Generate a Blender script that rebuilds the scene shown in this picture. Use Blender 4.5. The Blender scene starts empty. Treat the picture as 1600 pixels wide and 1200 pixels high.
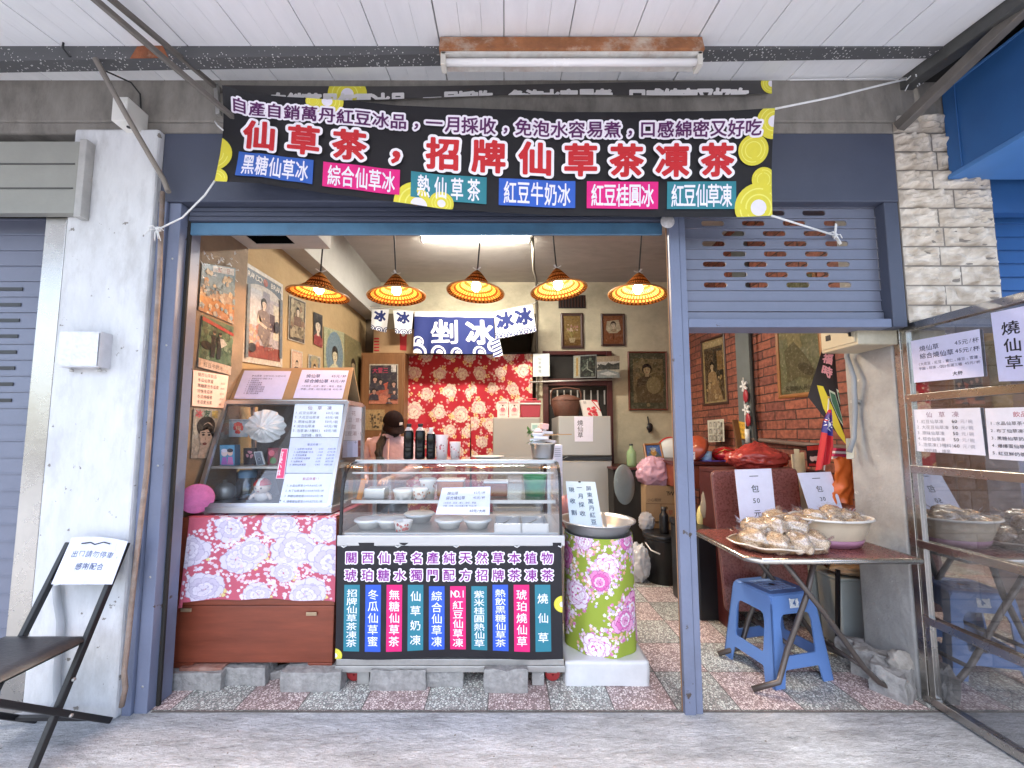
import bpy, bmesh, math, random
from mathutils import Vector, Matrix, Euler, noise
random.seed(7)
R = math.radians
S = bpy.context.scene
COL = S.collection
# ------------------------------------------------------------------ camera, sky, sun, exposure
F, CU, CV, PITCH, EYE = 612.0, 788.0, 631.0, R(4.55), 1.30
cam_d = bpy.data.cameras.new('camera')
cam_d.sensor_width = 36.0
cam_d.lens = 36.0 * F / 1600.0
cam_d.shift_x = (800 - CU) / 1600.0
cam_d.shift_y = (CV - 600) / 1600.0
cam_d.clip_start, cam_d.clip_end = 0.05, 500
cam = bpy.data.objects.new('camera', cam_d)
COL.objects.link(cam)
cam.location = (0, 0, EYE)
cam.rotation_euler = (R(90) + PITCH, 0, 0)
S.camera = cam
SUN_EL, SUN_AZ = R(66), R(195)          # azimuth measured from +Y clockwise: behind the photographer
w = bpy.data.worlds.new('World'); S.world = w; w.use_nodes = True
nt = w.node_tree; bg = nt.nodes['Background']
sky = nt.nodes.new('ShaderNodeTexSky'); sky.sky_type = 'NISHITA'; sky.sun_disc = False
sky.sun_elevation = SUN_EL; sky.sun_rotation = SUN_AZ
sky.air_density = 1.0; sky.dust_density = 3.0; sky.ozone_density = 1.0
nt.links.new(sky.outputs[0], bg.inputs[0]); bg.inputs[1].default_value = 0.15
sd = bpy.data.lights.new('sun', 'SUN'); sd.energy = 1.5; sd.angle = R(20); sd.color = (1.0, 0.97, 0.93)
sun = bpy.data.objects.new('sun', sd); COL.objects.link(sun)
_sd = Vector((math.sin(SUN_AZ) * math.cos(SUN_EL), math.cos(SUN_AZ) * math.cos(SUN_EL), math.sin(SUN_EL)))
sun.rotation_euler = _sd.to_track_quat('Z', 'Y').to_euler()
sun.location = (0, -6, 12)
S.view_settings.view_transform = 'Standard'
S.view_settings.look = 'None'
S.view_settings.gamma = 1.0
S.view_settings.exposure = 1.93
try:
    S.cycles.use_denoising = True
    S.cycles.max_bounces = 10; S.cycles.transparent_max_bounces = 16
    S.cycles.caustics_reflective = False; S.cycles.caustics_refractive = False
    S.cycles.sample_clamp_indirect = 6.0
except Exception:
    pass
# ------------------------------------------------------------------ reading positions off the photograph's perspective
_cp, _sp = math.cos(PITCH), math.sin(PITCH)
def ray(u, v):
    a, b = (u - CU) / F, -(v - CV) / F
    return Vector((a, _cp - b * _sp, _sp + b * _cp))
def P(u, v, Y):
    d = ray(u, v); return d * (Y / d.y) + Vector((0, 0, EYE))
def PX(u, v, X):
    d = ray(u, v); return d * (X / d.x) + Vector((0, 0, EYE))
def PZ(u, v, Z):
    d = ray(u, v); return d * ((Z - EYE) / d.z) + Vector((0, 0, EYE))
# ------------------------------------------------------------------ materials
MATS = {}
def lin(c):
    return tuple(((x / 12.92) if x <= 0.04045 else ((x + 0.055) / 1.055) ** 2.4) for x in c)
def hx(s):
    return lin(tuple(int(s[i:i + 2], 16) / 255 for i in (0, 2, 4)))
def _new(name):
    m = bpy.data.materials.new(name); m.use_nodes = True
    return m, m.node_tree, m.node_tree.nodes['Principled BSDF']
def mat(name, col, rough=0.6, var=0.12, scale=6.0, bump=0.0, bscale=None, metal=0.0, coat=0.0, spec=0.5, dirt=0.0, dirtcol=(0.12, 0.1, 0.08), stretch=(1, 1, 1), alpha=1.0, trans=0.0, rvar=0.1, chips=0.0, chipcol=(0.1, 0.08, 0.07)):
    """principled surface with noise-driven colour, roughness, bump and blotchy dirt"""
    if name in MATS: return MATS[name]
    m, t, b = _new(name); N, L = t.nodes, t.links
    tc = N.new('ShaderNodeTexCoord'); mp = N.new('ShaderNodeMapping'); mp.inputs['Scale'].default_value = stretch
    L.new(tc.outputs['Object'], mp.inputs[0])
    n1 = N.new('ShaderNodeTexNoise'); n1.inputs['Scale'].default_value = scale; n1.inputs['Detail'].default_value = 6
    n1.inputs['Roughness'].default_value = 0.65
    L.new(mp.outputs[0], n1.inputs['Vector'])
    r = N.new('ShaderNodeMapRange'); r.inputs[1].default_value = 0.25; r.inputs[2].default_value = 0.75
    r.inputs[3].default_value = 1 - var; r.inputs[4].default_value = 1 + var
    L.new(n1.outputs[0], r.inputs[0])
    mx = N.new('ShaderNodeVectorMath'); mx.operation = 'SCALE'; mx.inputs[0].default_value = col[:3]
    L.new(r.outputs[0], mx.inputs['Scale'])
    out = mx.outputs[0]
    if dirt > 0:
        n2 = N.new('ShaderNodeTexNoise'); n2.inputs['Scale'].default_value = scale * 0.45; n2.inputs['Detail'].default_value = 8
        n2.inputs['Roughness'].default_value = 0.72
        L.new(mp.outputs[0], n2.inputs['Vector'])
        r2 = N.new('ShaderNodeMapRange'); r2.inputs[1].default_value = 0.5; r2.inputs[2].default_value = 0.72
        r2.inputs[3].default_value = 0; r2.inputs[4].default_value = dirt
        L.new(n2.outputs[0], r2.inputs[0])
        mm = N.new('ShaderNodeMix'); mm.data_type = 'RGBA'
        L.new(r2.outputs[0], mm.inputs[0]); L.new(out, mm.inputs[6]); mm.inputs[7].default_value = (*dirtcol, 1)
        out = mm.outputs[2]
    if chips > 0:
        n4 = N.new('ShaderNodeTexNoise'); n4.inputs['Scale'].default_value = scale * 2.2; n4.inputs['Detail'].default_value = 10; n4.inputs['Roughness'].default_value = 0.62
        L.new(tc.outputs['Object'], n4.inputs['Vector'])
        r4 = N.new('ShaderNodeMapRange'); r4.inputs[1].default_value = 0.69 - 0.06 * chips; r4.inputs[2].default_value = 0.71 - 0.06 * chips
        L.new(n4.outputs[0], r4.inputs[0])
        m4 = N.new('ShaderNodeMix'); m4.data_type = 'RGBA'; L.new(r4.outputs[0], m4.inputs[0]); L.new(out, m4.inputs[6]); m4.inputs[7].default_value = (*chipcol, 1)
        out = m4.outputs[2]
    L.new(out, b.inputs['Base Color'])
    rr = N.new('ShaderNodeMapRange'); rr.inputs[3].default_value = max(0, rough - rvar); rr.inputs[4].default_value = min(1, rough + rvar)
    L.new(n1.outputs[0], rr.inputs[0]); L.new(rr.outputs[0], b.inputs['Roughness'])
    b.inputs['Metallic'].default_value = metal
    b.inputs['Specular IOR Level'].default_value = spec
    b.inputs['Coat Weight'].default_value = coat; b.inputs['Coat Roughness'].default_value = 0.12
    b.inputs['Alpha'].default_value = alpha
    if trans: b.inputs['Transmission Weight'].default_value = trans
    if bump > 0:
        n3 = N.new('ShaderNodeTexNoise'); n3.inputs['Scale'].default_value = bscale or scale * 6; n3.inputs['Detail'].default_value = 5
        L.new(mp.outputs[0], n3.inputs['Vector'])
        bp = N.new('ShaderNodeBump'); bp.inputs['Strength'].default_value = bump; bp.inputs['Distance'].default_value = 0.01
        L.new(n3.outputs[0], bp.inputs['Height']); L.new(bp.outputs[0], b.inputs['Normal'])
    MATS[name] = m
    return m
def ink(hexs, rough=0.55):
    """plain printed colour with a faint paper grain"""
    return mat('ink_' + hexs + ('' if rough == 0.55 else '_%d' % (rough * 100)), hx(hexs), rough, var=0.05, scale=30)
def aged(hexs, rough=0.5):
    """faded, mottled old print"""
    return mat('aged_' + hexs, tuple(.55 * x for x in hx(hexs)), rough, var=0.42, scale=42, dirt=0.35, dirtcol=tuple(0.6 * x + 0.06 for x in hx('A8987C')))
def emit(name, col, strength):
    if name in MATS: return MATS[name]
    m, t, b = _new(name)
    b.inputs['Base Color'].default_value = (*col, 1); b.inputs['Emission Color'].default_value = (*col, 1)
    b.inputs['Emission Strength'].default_value = strength
    MATS[name] = m; return m
def glass(name, tint=(0.9, 0.95, 0.95), refl=0.25, rough=0.02, dust=0.0):
    """thin pane: see-through with a mirror reflection and a little dust"""
    if name in MATS: return MATS[name]
    m = bpy.data.materials.new(name); m.use_nodes = True; t = m.node_tree; N, L = t.nodes, t.links
    N.clear()
    o = N.new('ShaderNodeOutputMaterial'); tr = N.new('ShaderNodeBsdfTransparent'); tr.inputs[0].default_value = (*tint, 1)
    g = N.new('ShaderNodeBsdfGlossy'); g.inputs['Roughness'].default_value = rough; g.inputs[0].default_value = (0.95, 0.97, 1, 1)
    fr = N.new('ShaderNodeLayerWeight'); fr.inputs[0].default_value = 0.5
    pw = N.new('ShaderNodeMath'); pw.operation = 'POWER'; pw.inputs[1].default_value = 4.0; L.new(fr.outputs['Facing'], pw.inputs[0])
    ad = N.new('ShaderNodeMath'); ad.operation = 'MULTIPLY_ADD'; ad.use_clamp = True; ad.inputs[1].default_value = 0.85; ad.inputs[2].default_value = refl + 0.035
    L.new(pw.outputs[0], ad.inputs[0])
    mx = N.new('ShaderNodeMixShader'); L.new(ad.outputs[0], mx.inputs[0]); L.new(tr.outputs[0], mx.inputs[1]); L.new(g.outputs[0], mx.inputs[2])
    last = mx
    if dust > 0:
        df = N.new('ShaderNodeBsdfDiffuse'); df.inputs[0].default_value = (0.55, 0.56, 0.58, 1)
        tc = N.new('ShaderNodeTexCoord'); nz = N.new('ShaderNodeTexNoise'); nz.inputs['Scale'].default_value = 5; nz.inputs['Detail'].default_value = 8
        L.new(tc.outputs['Object'], nz.inputs['Vector'])
        rg = N.new('ShaderNodeMapRange'); rg.inputs[1].default_value = 0.35; rg.inputs[2].default_value = 0.75; rg.inputs[3].default_value = dust * 0.3; rg.inputs[4].default_value = dust * 1.6
        L.new(nz.outputs[0], rg.inputs[0])
        m2 = N.new('ShaderNodeMixShader'); L.new(rg.outputs[0], m2.inputs[0]); L.new(mx.outputs[0], m2.inputs[1]); L.new(df.outputs[0], m2.inputs[2])
        last = m2
    L.new(last.outputs[0], o.inputs[0])
    MATS[name] = m; return m
# ------------------------------------------------------------------ objects
WLOC = {}
def tag(o, label=None, cat=None, group=None, kind=None):
    if label: o['label'] = label
    if cat: o['category'] = cat
    if group: o['group'] = group
    if kind: o['kind'] = kind
    return o
def thing(name, label, cat, loc, group=None):
    o = bpy.data.objects.new(name, None); COL.objects.link(o)
    o.empty_display_size = 0.1
    o.location = loc; WLOC[o.name] = Vector(loc)
    return tag(o, label, cat, group)
def V(*a): return Vector(a)
class MB:
    def __init__(s): s.v, s.f, s.m, s.s, s.uv = [], [], [], [], {}
    def add(s, vs, fs, m=0, smooth=False):
        k = len(s.v); s.v += [Vector(p) for p in vs]
        for f in fs:
            s.f.append([i + k for i in f]); s.m.append(m); s.s.append(smooth)
        return s
    def hexa(s, p, m=0):
        """p: 4 bottom corners counter-clockwise seen from above, then 4 top"""
        return s.add(p, [(3, 2, 1, 0), (4, 5, 6, 7), (0, 1, 5, 4), (1, 2, 6, 5), (2, 3, 7, 6), (3, 0, 4, 7)], m)
    def box(s, x0, x1, y0, y1, z0, z1, m=0):
        return s.hexa([(x0, y0, z0), (x1, y0, z0), (x1, y1, z0), (x0, y1, z0), (x0, y0, z1), (x1, y0, z1), (x1, y1, z1), (x0, y1, z1)], m)
    def rbox(s, c, size, rot=(0, 0, 0), m=0):
        M = Euler(rot).to_matrix(); c = Vector(c); h = [d / 2 for d in size]
        ps = []
        for z in (-1, 1):
            for x, y in ((-1, -1), (1, -1), (1, 1), (-1, 1)):
                ps.append(c + M @ Vector((x * h[0], y * h[1], z * h[2])))
        return s.hexa(ps, m)
    def bar(s, a, b, w, d, m=0, up=(0, 0, 1)):
        """rectangular bar from a to b, width w across, depth d along up"""
        a, b = Vector(a), Vector(b); t = (b - a).normalized(); u = Vector(up)
        x = t.cross(u)
        if x.length < 1e-4: x = t.cross(Vector((0, 1, 0)))
        x.normalize(); y = x.cross(t).normalized()
        q = [-x * w / 2 - y * d / 2, x * w / 2 - y * d / 2, x * w / 2 + y * d / 2, -x * w / 2 + y * d / 2]
        return s.add([a + k for k in q] + [b + k for k in q], [(0, 1, 2, 3), (7, 6, 5, 4), (1, 0, 4, 5), (2, 1, 5, 6), (3, 2, 6, 7), (0, 3, 7, 4)], m)
    def tube(s, path, r, n=8, m=0, caps=True, smooth=True):
        path = [Vector(p) for p in path]; rs = r if isinstance(r, (list, tuple)) else [r] * len(path)
        k = len(s.v); t0 = (path[1] - path[0]).normalized()
        x = t0.orthogonal().normalized()
        vs = []
        for i, p in enumerate(path):
            if i == 0: t = path[1] - p
            elif i == len(path) - 1: t = p - path[i - 1]
            else: t = (path[i + 1] - p).normalized() + (p - path[i - 1]).normalized()
            t.normalize(); x = (x - t * x.dot(t)).normalized(); y = t.cross(x)
            for j in range(n):
                a = 2 * math.pi * j / n
                vs.append(p + (x * math.cos(a) + y * math.sin(a)) * rs[i])
        fs = []
        for i in range(len(path) - 1):
            for j in range(n):
                fs.append((i * n + j, i * n + (j + 1) % n, (i + 1) * n + (j + 1) % n, (i + 1) * n + j))
        s.add(vs, fs, m, smooth)
        if caps:
            s.f.append([k + j for j in range(n)][::-1]); s.m.append(m); s.s.append(False)
            e = k + (len(path) - 1) * n
            s.f.append([e + j for j in range(n)]); s.m.append(m); s.s.append(False)
        return s
    def lathe(s, c, prof, n=32, m=0, axis=None, smooth=True, uv=False, sx=1.0, sy=1.0):
        """profile [(radius, height)...] turned about a vertical axis through c (or rotated by matrix axis)"""
        c = Vector(c); vs = []; M = axis or Matrix.Identity(3)
        for r, z in prof:
            for j in range(n):
                a = 2 * math.pi * j / n
                vs.append(c + M @ Vector((r * math.cos(a) * sx, r * math.sin(a) * sy, z)))
        fs = []; k0 = len(s.f)
        for i in range(len(prof) - 1):
            for j in range(n):
                fs.append((i * n + j, i * n + (j + 1) % n, (i + 1) * n + (j + 1) % n, (i + 1) * n + j))
                if uv: s.uv[k0 + len(fs) - 1] = ((j / n, i / (len(prof) - 1)), ((j + 1) / n, i / (len(prof) - 1)), ((j + 1) / n, (i + 1) / (len(prof) - 1)), (j / n, (i + 1) / (len(prof) - 1)))
        return s.add(vs, fs, m, smooth)
    def grid(s, fn, nx, ny, m=0, smooth=True):
        vs = [fn(i / nx, j / ny) for j in range(ny + 1) for i in range(nx + 1)]
        fs = [(j * (nx + 1) + i, (j + 1) * (nx + 1) + i, (j + 1) * (nx + 1) + i + 1, j * (nx + 1) + i + 1) for j in range(ny) for i in range(nx)]
        return s.add(vs, fs, m, smooth)
    def prism(s, pts, y0, y1, m=0, plane='xz'):
        """extrude a 2-D outline; plane xz extrudes along y, yz along x, xy along z"""
        n = len(pts)
        def q(p, d): return {'xz': (p[0], d, p[1]), 'yz': (d, p[0], p[1]), 'xy': (p[0], p[1], d)}[plane]
        vs = [q(p, y0) for p in pts] + [q(p, y1) for p in pts]
        fs = [tuple(range(n)), tuple(range(2 * n - 1, n - 1, -1))] + [(i, i + n, (i + 1) % n + n, (i + 1) % n) for i in range(n)]
        return s.add(vs, fs, m)
    def blob(s, c, r, seed=0, amp=0.15, freq=2.0, seg=14, m=0, squash=(1, 1, 1), flat=None):
        c = Vector(c); vs = []; n2 = seg; n1 = max(6, seg * 2 // 3)
        off = Vector((seed * 3.1, seed * 1.7, seed * 2.3))
        for i in range(n1 + 1):
            th = math.pi * i / n1
            for j in range(n2):
                ph = 2 * math.pi * j / n2
                d = Vector((math.sin(th) * math.cos(ph), math.sin(th) * math.sin(ph), math.cos(th)))
                k = 1 + amp * noise.noise(d * freq + off) * 2
                p = Vector((d.x * squash[0], d.y * squash[1], d.z * squash[2])) * r * k
                if flat is not None and p.z < flat: p.z = flat
                vs.append(c + p)
        fs = [(i * n2 + j, (i + 1) * n2 + j, (i + 1) * n2 + (j + 1) % n2, i * n2 + (j + 1) % n2) for i in range(n1) for j in range(n2)]
        return s.add(vs, fs, m, True)
    def build(s, name, mats, parent=None, label=None, cat=None, group=None, kind=None, bevel=0.0, origin=None, fixn=False, subsurf=0, seg=2):
        me = bpy.data.meshes.new(name)
        if parent is not None: o0 = WLOC[parent.name]
        elif origin is not None: o0 = Vector(origin)
        else:
            xs = [p.x for p in s.v]; ys = [p.y for p in s.v]; zs = [p.z for p in s.v]
            o0 = Vector(((min(xs) + max(xs)) / 2, (min(ys) + max(ys)) / 2, min(zs)))
        me.from_pydata([p - o0 for p in s.v], [], s.f)
        for mm in (mats if isinstance(mats, (list, tuple)) else [mats]): me.materials.append(mm)
        me.polygons.foreach_set('material_index', s.m)
        me.polygons.foreach_set('use_smooth', s.s)
        if s.uv:
            ul = me.uv_layers.new(name='UVMap')
            for k, p in enumerate(me.polygons):
                if k in s.uv:
                    for li, c in zip(p.loop_indices, s.uv[k]): ul.data[li].uv = c
        me.update()
        if fixn:
            bm = bmesh.new(); bm.from_mesh(me); bmesh.ops.remove_doubles(bm, verts=bm.verts, dist=1e-5)
            bmesh.ops.recalc_face_normals(bm, faces=bm.faces); bm.to_mesh(me); bm.free()
        o = bpy.data.objects.new(name, me); COL.objects.link(o)
        if parent is not None:
            o.parent = parent; WLOC[o.name] = o0
        else:
            o.location = o0; WLOC[o.name] = o0
        if bevel > 0:
            b = o.modifiers.new('bevel', 'BEVEL'); b.width = bevel; b.segments = seg; b.limit_method = 'ANGLE'; b.angle_limit = R(35)
            b.harden_normals = False
        if subsurf:
            b = o.modifiers.new('subsurf', 'SUBSURF'); b.levels = subsurf; b.render_levels = subsurf
        return tag(o, label, cat, group, kind)
def copy_tree(o, parent=None):
    c = o.copy(); COL.objects.link(c); c.parent = parent
    WLOC[c.name] = WLOC.get(o.name, Vector())
    for ch in list(o.children): copy_tree(ch, c)
    return c
# ------------------------------------------------------------------ printed artwork: flat colour shapes laid on a surface
GLY = {}
import numpy as np
def glyph(ch, off, res=44):
    """flat mesh of one character; off > 0 swells it with rounded corners (marching squares on its distance field)"""
    k = (ch, off)
    if k in GLY: return GLY[k]
    if (ch, 0) not in GLY:
        cu = bpy.data.curves.new('g', 'FONT'); cu.body = ch; cu.size = 1.0; cu.resolution_u = 2; cu.fill_mode = 'FRONT'
        ob = bpy.data.objects.new('g', cu); me = ob.to_mesh()
        GLY[(ch, 0)] = ([(v.co.x, v.co.y) for v in me.vertices], [tuple(p.vertices) for p in me.polygons])
        ob.to_mesh_clear(); bpy.data.objects.remove(ob); bpy.data.curves.remove(cu)
    vs, fs = GLY[(ch, 0)]
    if off == 0 or not vs: return GLY[(ch, 0)]
    v = np.array(vs); cnt = {}
    for f in fs:
        for a, b in zip(f, f[1:] + f[:1]): e = (min(a, b), max(a, b)); cnt[e] = cnt.get(e, 0) + 1
    ed = np.array([e for e, c in cnt.items() if c == 1])
    A, B = v[ed[:, 0]], v[ed[:, 1]]
    lo, hi = v.min(0) - off - 0.03, v.max(0) + off + 0.03
    st = max(hi - lo) / res; nx, ny = int((hi[0] - lo[0]) / st) + 2, int((hi[1] - lo[1]) / st) + 2
    gx, gy = lo[0] + st * np.arange(nx), lo[1] + st * np.arange(ny)
    G = np.stack(np.meshgrid(gx, gy), -1).reshape(-1, 2)
    D = B - A; L2 = (D ** 2).sum(1) + 1e-12
    tt = np.clip(((G[:, None] - A) * D).sum(2) / L2, 0, 1)
    d = np.sqrt((((A + tt[..., None] * D) - G[:, None]) ** 2).sum(2)).min(1)
    ins = np.zeros(len(G), bool)
    for f in fs:
        for i in range(1, len(f) - 1):
            p, q, r = v[f[0]], v[f[i]], v[f[i + 1]]
            c1 = (q[0] - p[0]) * (G[:, 1] - p[1]) - (q[1] - p[1]) * (G[:, 0] - p[0])
            c2 = (r[0] - q[0]) * (G[:, 1] - q[1]) - (r[1] - q[1]) * (G[:, 0] - q[0])
            c3 = (p[0] - r[0]) * (G[:, 1] - r[1]) - (p[1] - r[1]) * (G[:, 0] - r[0])
            ins |= ((c1 >= 0) & (c2 >= 0) & (c3 >= 0)) | ((c1 <= 0) & (c2 <= 0) & (c3 <= 0))
    d = (np.where(ins, -d, d) - off).reshape(ny, nx)
    ov, of = [], []
    for j in range(ny - 1):
        run = None
        for i in range(nx):
            q = [d[j, i], d[j, i + 1], d[j + 1, i + 1], d[j + 1, i]] if i < nx - 1 else [1, 1, 1, 1]
            n = sum(x < 0 for x in q)
            if n == 4 and (run is None or i - run < 7):
                if run is None: run = i
                continue
            keep = n == 4
            if run is not None:
                b = len(ov); ov += [(gx[run], gy[j]), (gx[i], gy[j]), (gx[i], gy[j + 1]), (gx[run], gy[j + 1])]; of.append((b, b + 1, b + 2, b + 3)); run = None
            if keep: run = i; continue
            if n == 0: continue
            c = [(gx[i], gy[j]), (gx[i + 1], gy[j]), (gx[i + 1], gy[j + 1]), (gx[i], gy[j + 1])]; b = len(ov)
            for k2 in range(4):
                a0, a1 = q[k2], q[(k2 + 1) % 4]; p0, p1 = c[k2], c[(k2 + 1) % 4]
                if a0 < 0: ov.append(p0)
                if (a0 < 0) != (a1 < 0):
                    t = a0 / (a0 - a1); ov.append((p0[0] + (p1[0] - p0[0]) * t, p0[1] + (p1[1] - p0[1]) * t))
            of.append(tuple(range(b, len(ov))))
    GLY[k] = (ov, of)
    return GLY[k]
def wide(ch): return ord(ch) > 0x2e80
class Art:
    """2-D shapes in unit coordinates (x right, y down) in the order they are printed; lay() puts them on a surface fn(x, y, lift)"""
    def __init__(s, aspect=1.0): s.it, s.cols, s.asp = [], [], aspect   # aspect = width / height in real size
    def c(s, col):
        if col not in s.cols: s.cols.append(col)
        return s.cols.index(col)
    def rect(s, x0, y0, x1, y1, col, nx=1, ny=1, round=0.0):
        if round:
            r = round; ry = r * s.asp; pts = []
            for cx, cy, a0 in ((x1 - r, y0 + ry, -90), (x1 - r, y1 - ry, 0), (x0 + r, y1 - ry, 90), (x0 + r, y0 + ry, 180)):
                for k in range(4): a = R(a0 + 30 * k); pts.append((cx + r * math.cos(a), cy + ry * math.sin(a)))
            return s.poly(pts, col)
        vs = [(x0 + (x1 - x0) * i / nx, y0 + (y1 - y0) * j / ny) for j in range(ny + 1) for i in range(nx + 1)]
        fs = [(j * (nx + 1) + i, (j + 1) * (nx + 1) + i, (j + 1) * (nx + 1) + i + 1, j * (nx + 1) + i + 1) for j in range(ny) for i in range(nx)]
        s.it.append((vs, fs, s.c(col), 1)); return s
    def poly(s, pts, col, dl=1):
        n = len(pts); cx = sum(p[0] for p in pts) / n; cy = sum(p[1] for p in pts) / n
        s.it.append((list(pts) + [(cx, cy)], [(i, n, (i + 1) % n) for i in range(n)], s.c(col), dl)); return s
    def ell(s, x, y, rx, col, ry=None, n=18, rot=0, dl=1, amp=0, lob=5):
        """ellipse; rx in units of width; ry defaults to a true circle"""
        ry = rx if ry is None else ry
        pts = []
        for k in range(n):
            a = 2 * math.pi * k / n; q = 1 + amp * math.cos(lob * a)
            px, py = rx * q * math.cos(a), ry * q * math.sin(a)
            pts.append((x + px * math.cos(rot) - py * math.sin(rot), y + (px * math.sin(rot) + py * math.cos(rot)) * s.asp))
        return s.poly(pts, col, dl)
    def line(s, pts, wd, col):
        for (xa, ya), (xb, yb) in zip(pts[:-1], pts[1:]):
            dx, dy = (xb - xa), (yb - ya) / s.asp; l = math.hypot(dx, dy) or 1; ox, oy = -dy / l * wd / 2, dx / l * wd / 2 * s.asp
            s.poly([(xa + ox, ya + oy), (xb + ox, yb + oy), (xb - ox, yb - oy), (xa - ox, ya - oy)], col, 0.2)
        return s
    def text(s, t, x, y, size, col, off=0.0, adv=None, vert=False, sx=1.0, align='l', dl=1.0):
        """x, y = left/centre of the first character; size = character height as a share of the height"""
        wch = size / s.asp * sx; adv = adv or (size if vert else wch)
        tot = sum((adv if (wide(ch) or vert) else adv * 0.58) for ch in t)
        if align == 'c': x = x - (0 if vert else tot / 2)
        if align == 'c' and vert: y = y - tot / 2
        for ch in t:
            a = adv if (wide(ch) or vert) else adv * 0.58
            if ch not in ' \u3000':
                vs, fs = glyph(ch, off)
                if vs:
                    if wide(ch) and ch not in '\uff0c\u3001\u3002':
                        mx, my = (min(p[0] for p in vs) + max(p[0] for p in vs)) / 2, 0.32 if ch == '\u4e00' else (min(p[1] for p in vs) + max(p[1] for p in vs)) / 2
                    else: mx, my = (min(p[0] for p in vs) + max(p[0] for p in vs)) / 2, 0.30
                    cx = x if vert else x + a / 2; cy = y + a / 2 if vert else y
                    k = 1.0
                    out = [(cx + (p[0] - mx) * k * wch, cy - (p[1] - my) * k * size) for p in vs]
                    s.it.append((out, [tuple(reversed(f)) for f in fs], s.c(col), 0.0))
            if vert: y += a
            else: x += a
        s.it.append(([], [], 0, dl))
        return s
    def petals(s, x, y, r, n, rot, fill, edge, wid=0.55, inner=0.15, base=None):
        for k in range(n):
            a = rot + 2 * math.pi * (k + random.uniform(-.22, .22)) / n; ca, sa = math.cos(a), math.sin(a); rl = r * random.uniform(.82, 1.12); wv = wid * random.uniform(.85, 1.15)
            layers = [(1.0, edge), (0.92, fill)] + ([(0.5, base)] if base else [])
            for q, col in layers:
                pts = []
                for lx, ly in ((inner, 0), (0.4, wv * 0.7), (0.68, wv), (0.88, wv * 0.85), (1.0, wv * 0.4), (0.93, 0), (1.01, -wv * 0.42), (0.88, -wv * 0.85), (0.68, -wv), (0.4, -wv * 0.7)):
                    if q == 0.5: lx2, ly2 = inner + (lx - inner) * .62, ly * .34
                    else: lx2, ly2 = 0.62 + (lx - 0.62) * q, ly * q
                    px, py = (lx2 * ca - ly2 * sa) * rl, (lx2 * sa + ly2 * ca) * rl
                    pts.append((min(1, max(0, x + px)), min(1, max(0, y + py * s.asp))))
                s.poly(pts, col, 0.25)
        return s
    def peony(s, x, y, r, fills, edge, heart):
        rot = random.random() * 6; ox, oy = random.uniform(-.18, .18) * r, random.uniform(-.1, .25) * r * s.asp
        s.petals(x, y, r, 7, rot, fills[0], edge, 0.5, base=heart)
        s.petals(x + ox * .4, y + oy * .4, r * 0.76, 6, rot + .5, fills[1 % len(fills)], edge, 0.55, base=heart)
        s.petals(x + ox * .8, y + oy * .8, r * 0.54, 5, rot + 1.1, fills[2 % len(fills)], edge, 0.6, base=heart)
        s.petals(x + ox, y + oy, r * 0.34, 4, rot + .2, fills[0], edge, 0.62)
        s.it.append(([], [], 0, 0.5))
        return s
    def spray(s, x, y, r, n, cols, size):
        for _ in range(n):
            a = random.random() * 6.283; q = r * math.sqrt(random.random())
            px, py = x + q * math.cos(a), y + q * math.sin(a) * s.asp; z = size * random.uniform(.6, 1.2)
            if not (z < px < 1 - z and z * s.asp < py < 1 - z * s.asp): continue
            s.ell(px, py, z, random.choice(cols), n=15, amp=0.3, lob=5, rot=random.random() * 6, dl=0.1)
        return s
    def lay(s, fn, step=0.0003, h0=0.0008, mb=None, rough=0.55, pr=None):
        """returns (mesh builder, materials)"""
        mb = mb or MB(); h = h0
        for vs, fs, c, dl in s.it:
            if vs:
                mb.add([fn(x, y, h) for x, y in vs], fs, c, False)
            h += step * dl
        return mb, [(pr or ink)(c, rough) for c in s.cols]
def printmat():
    """cloth whose printed pattern is stored per vertex"""
    if 'printed_cloth' in MATS: return MATS['printed_cloth']
    m, t, b = _new('printed_cloth'); N, L = t.nodes, t.links
    at = N.new('ShaderNodeAttribute'); at.attribute_name = 'print'; L.new(at.outputs['Color'], b.inputs['Base Color']); b.inputs['Roughness'].default_value = .8
    tc = N.new('ShaderNodeTexCoord'); nz = N.new('ShaderNodeTexNoise'); nz.inputs['Scale'].default_value = 220; L.new(tc.outputs['Object'], nz.inputs['Vector'])
    n2 = N.new('ShaderNodeTexNoise'); n2.inputs['Scale'].default_value = 9; n2.inputs['Detail'].default_value = 3; L.new(tc.outputs['Object'], n2.inputs['Vector'])
    ad = N.new('ShaderNodeMath'); ad.operation = 'MULTIPLY_ADD'; ad.inputs[1].default_value = 5; L.new(n2.outputs[0], ad.inputs[0]); L.new(nz.outputs[0], ad.inputs[2])
    bp = N.new('ShaderNodeBump'); bp.inputs['Strength'].default_value = .35; bp.inputs['Distance'].default_value = .004; L.new(ad.outputs[0], bp.inputs['Height']); L.new(bp.outputs[0], b.inputs['Normal'])
    MATS['printed_cloth'] = m; return m
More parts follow.
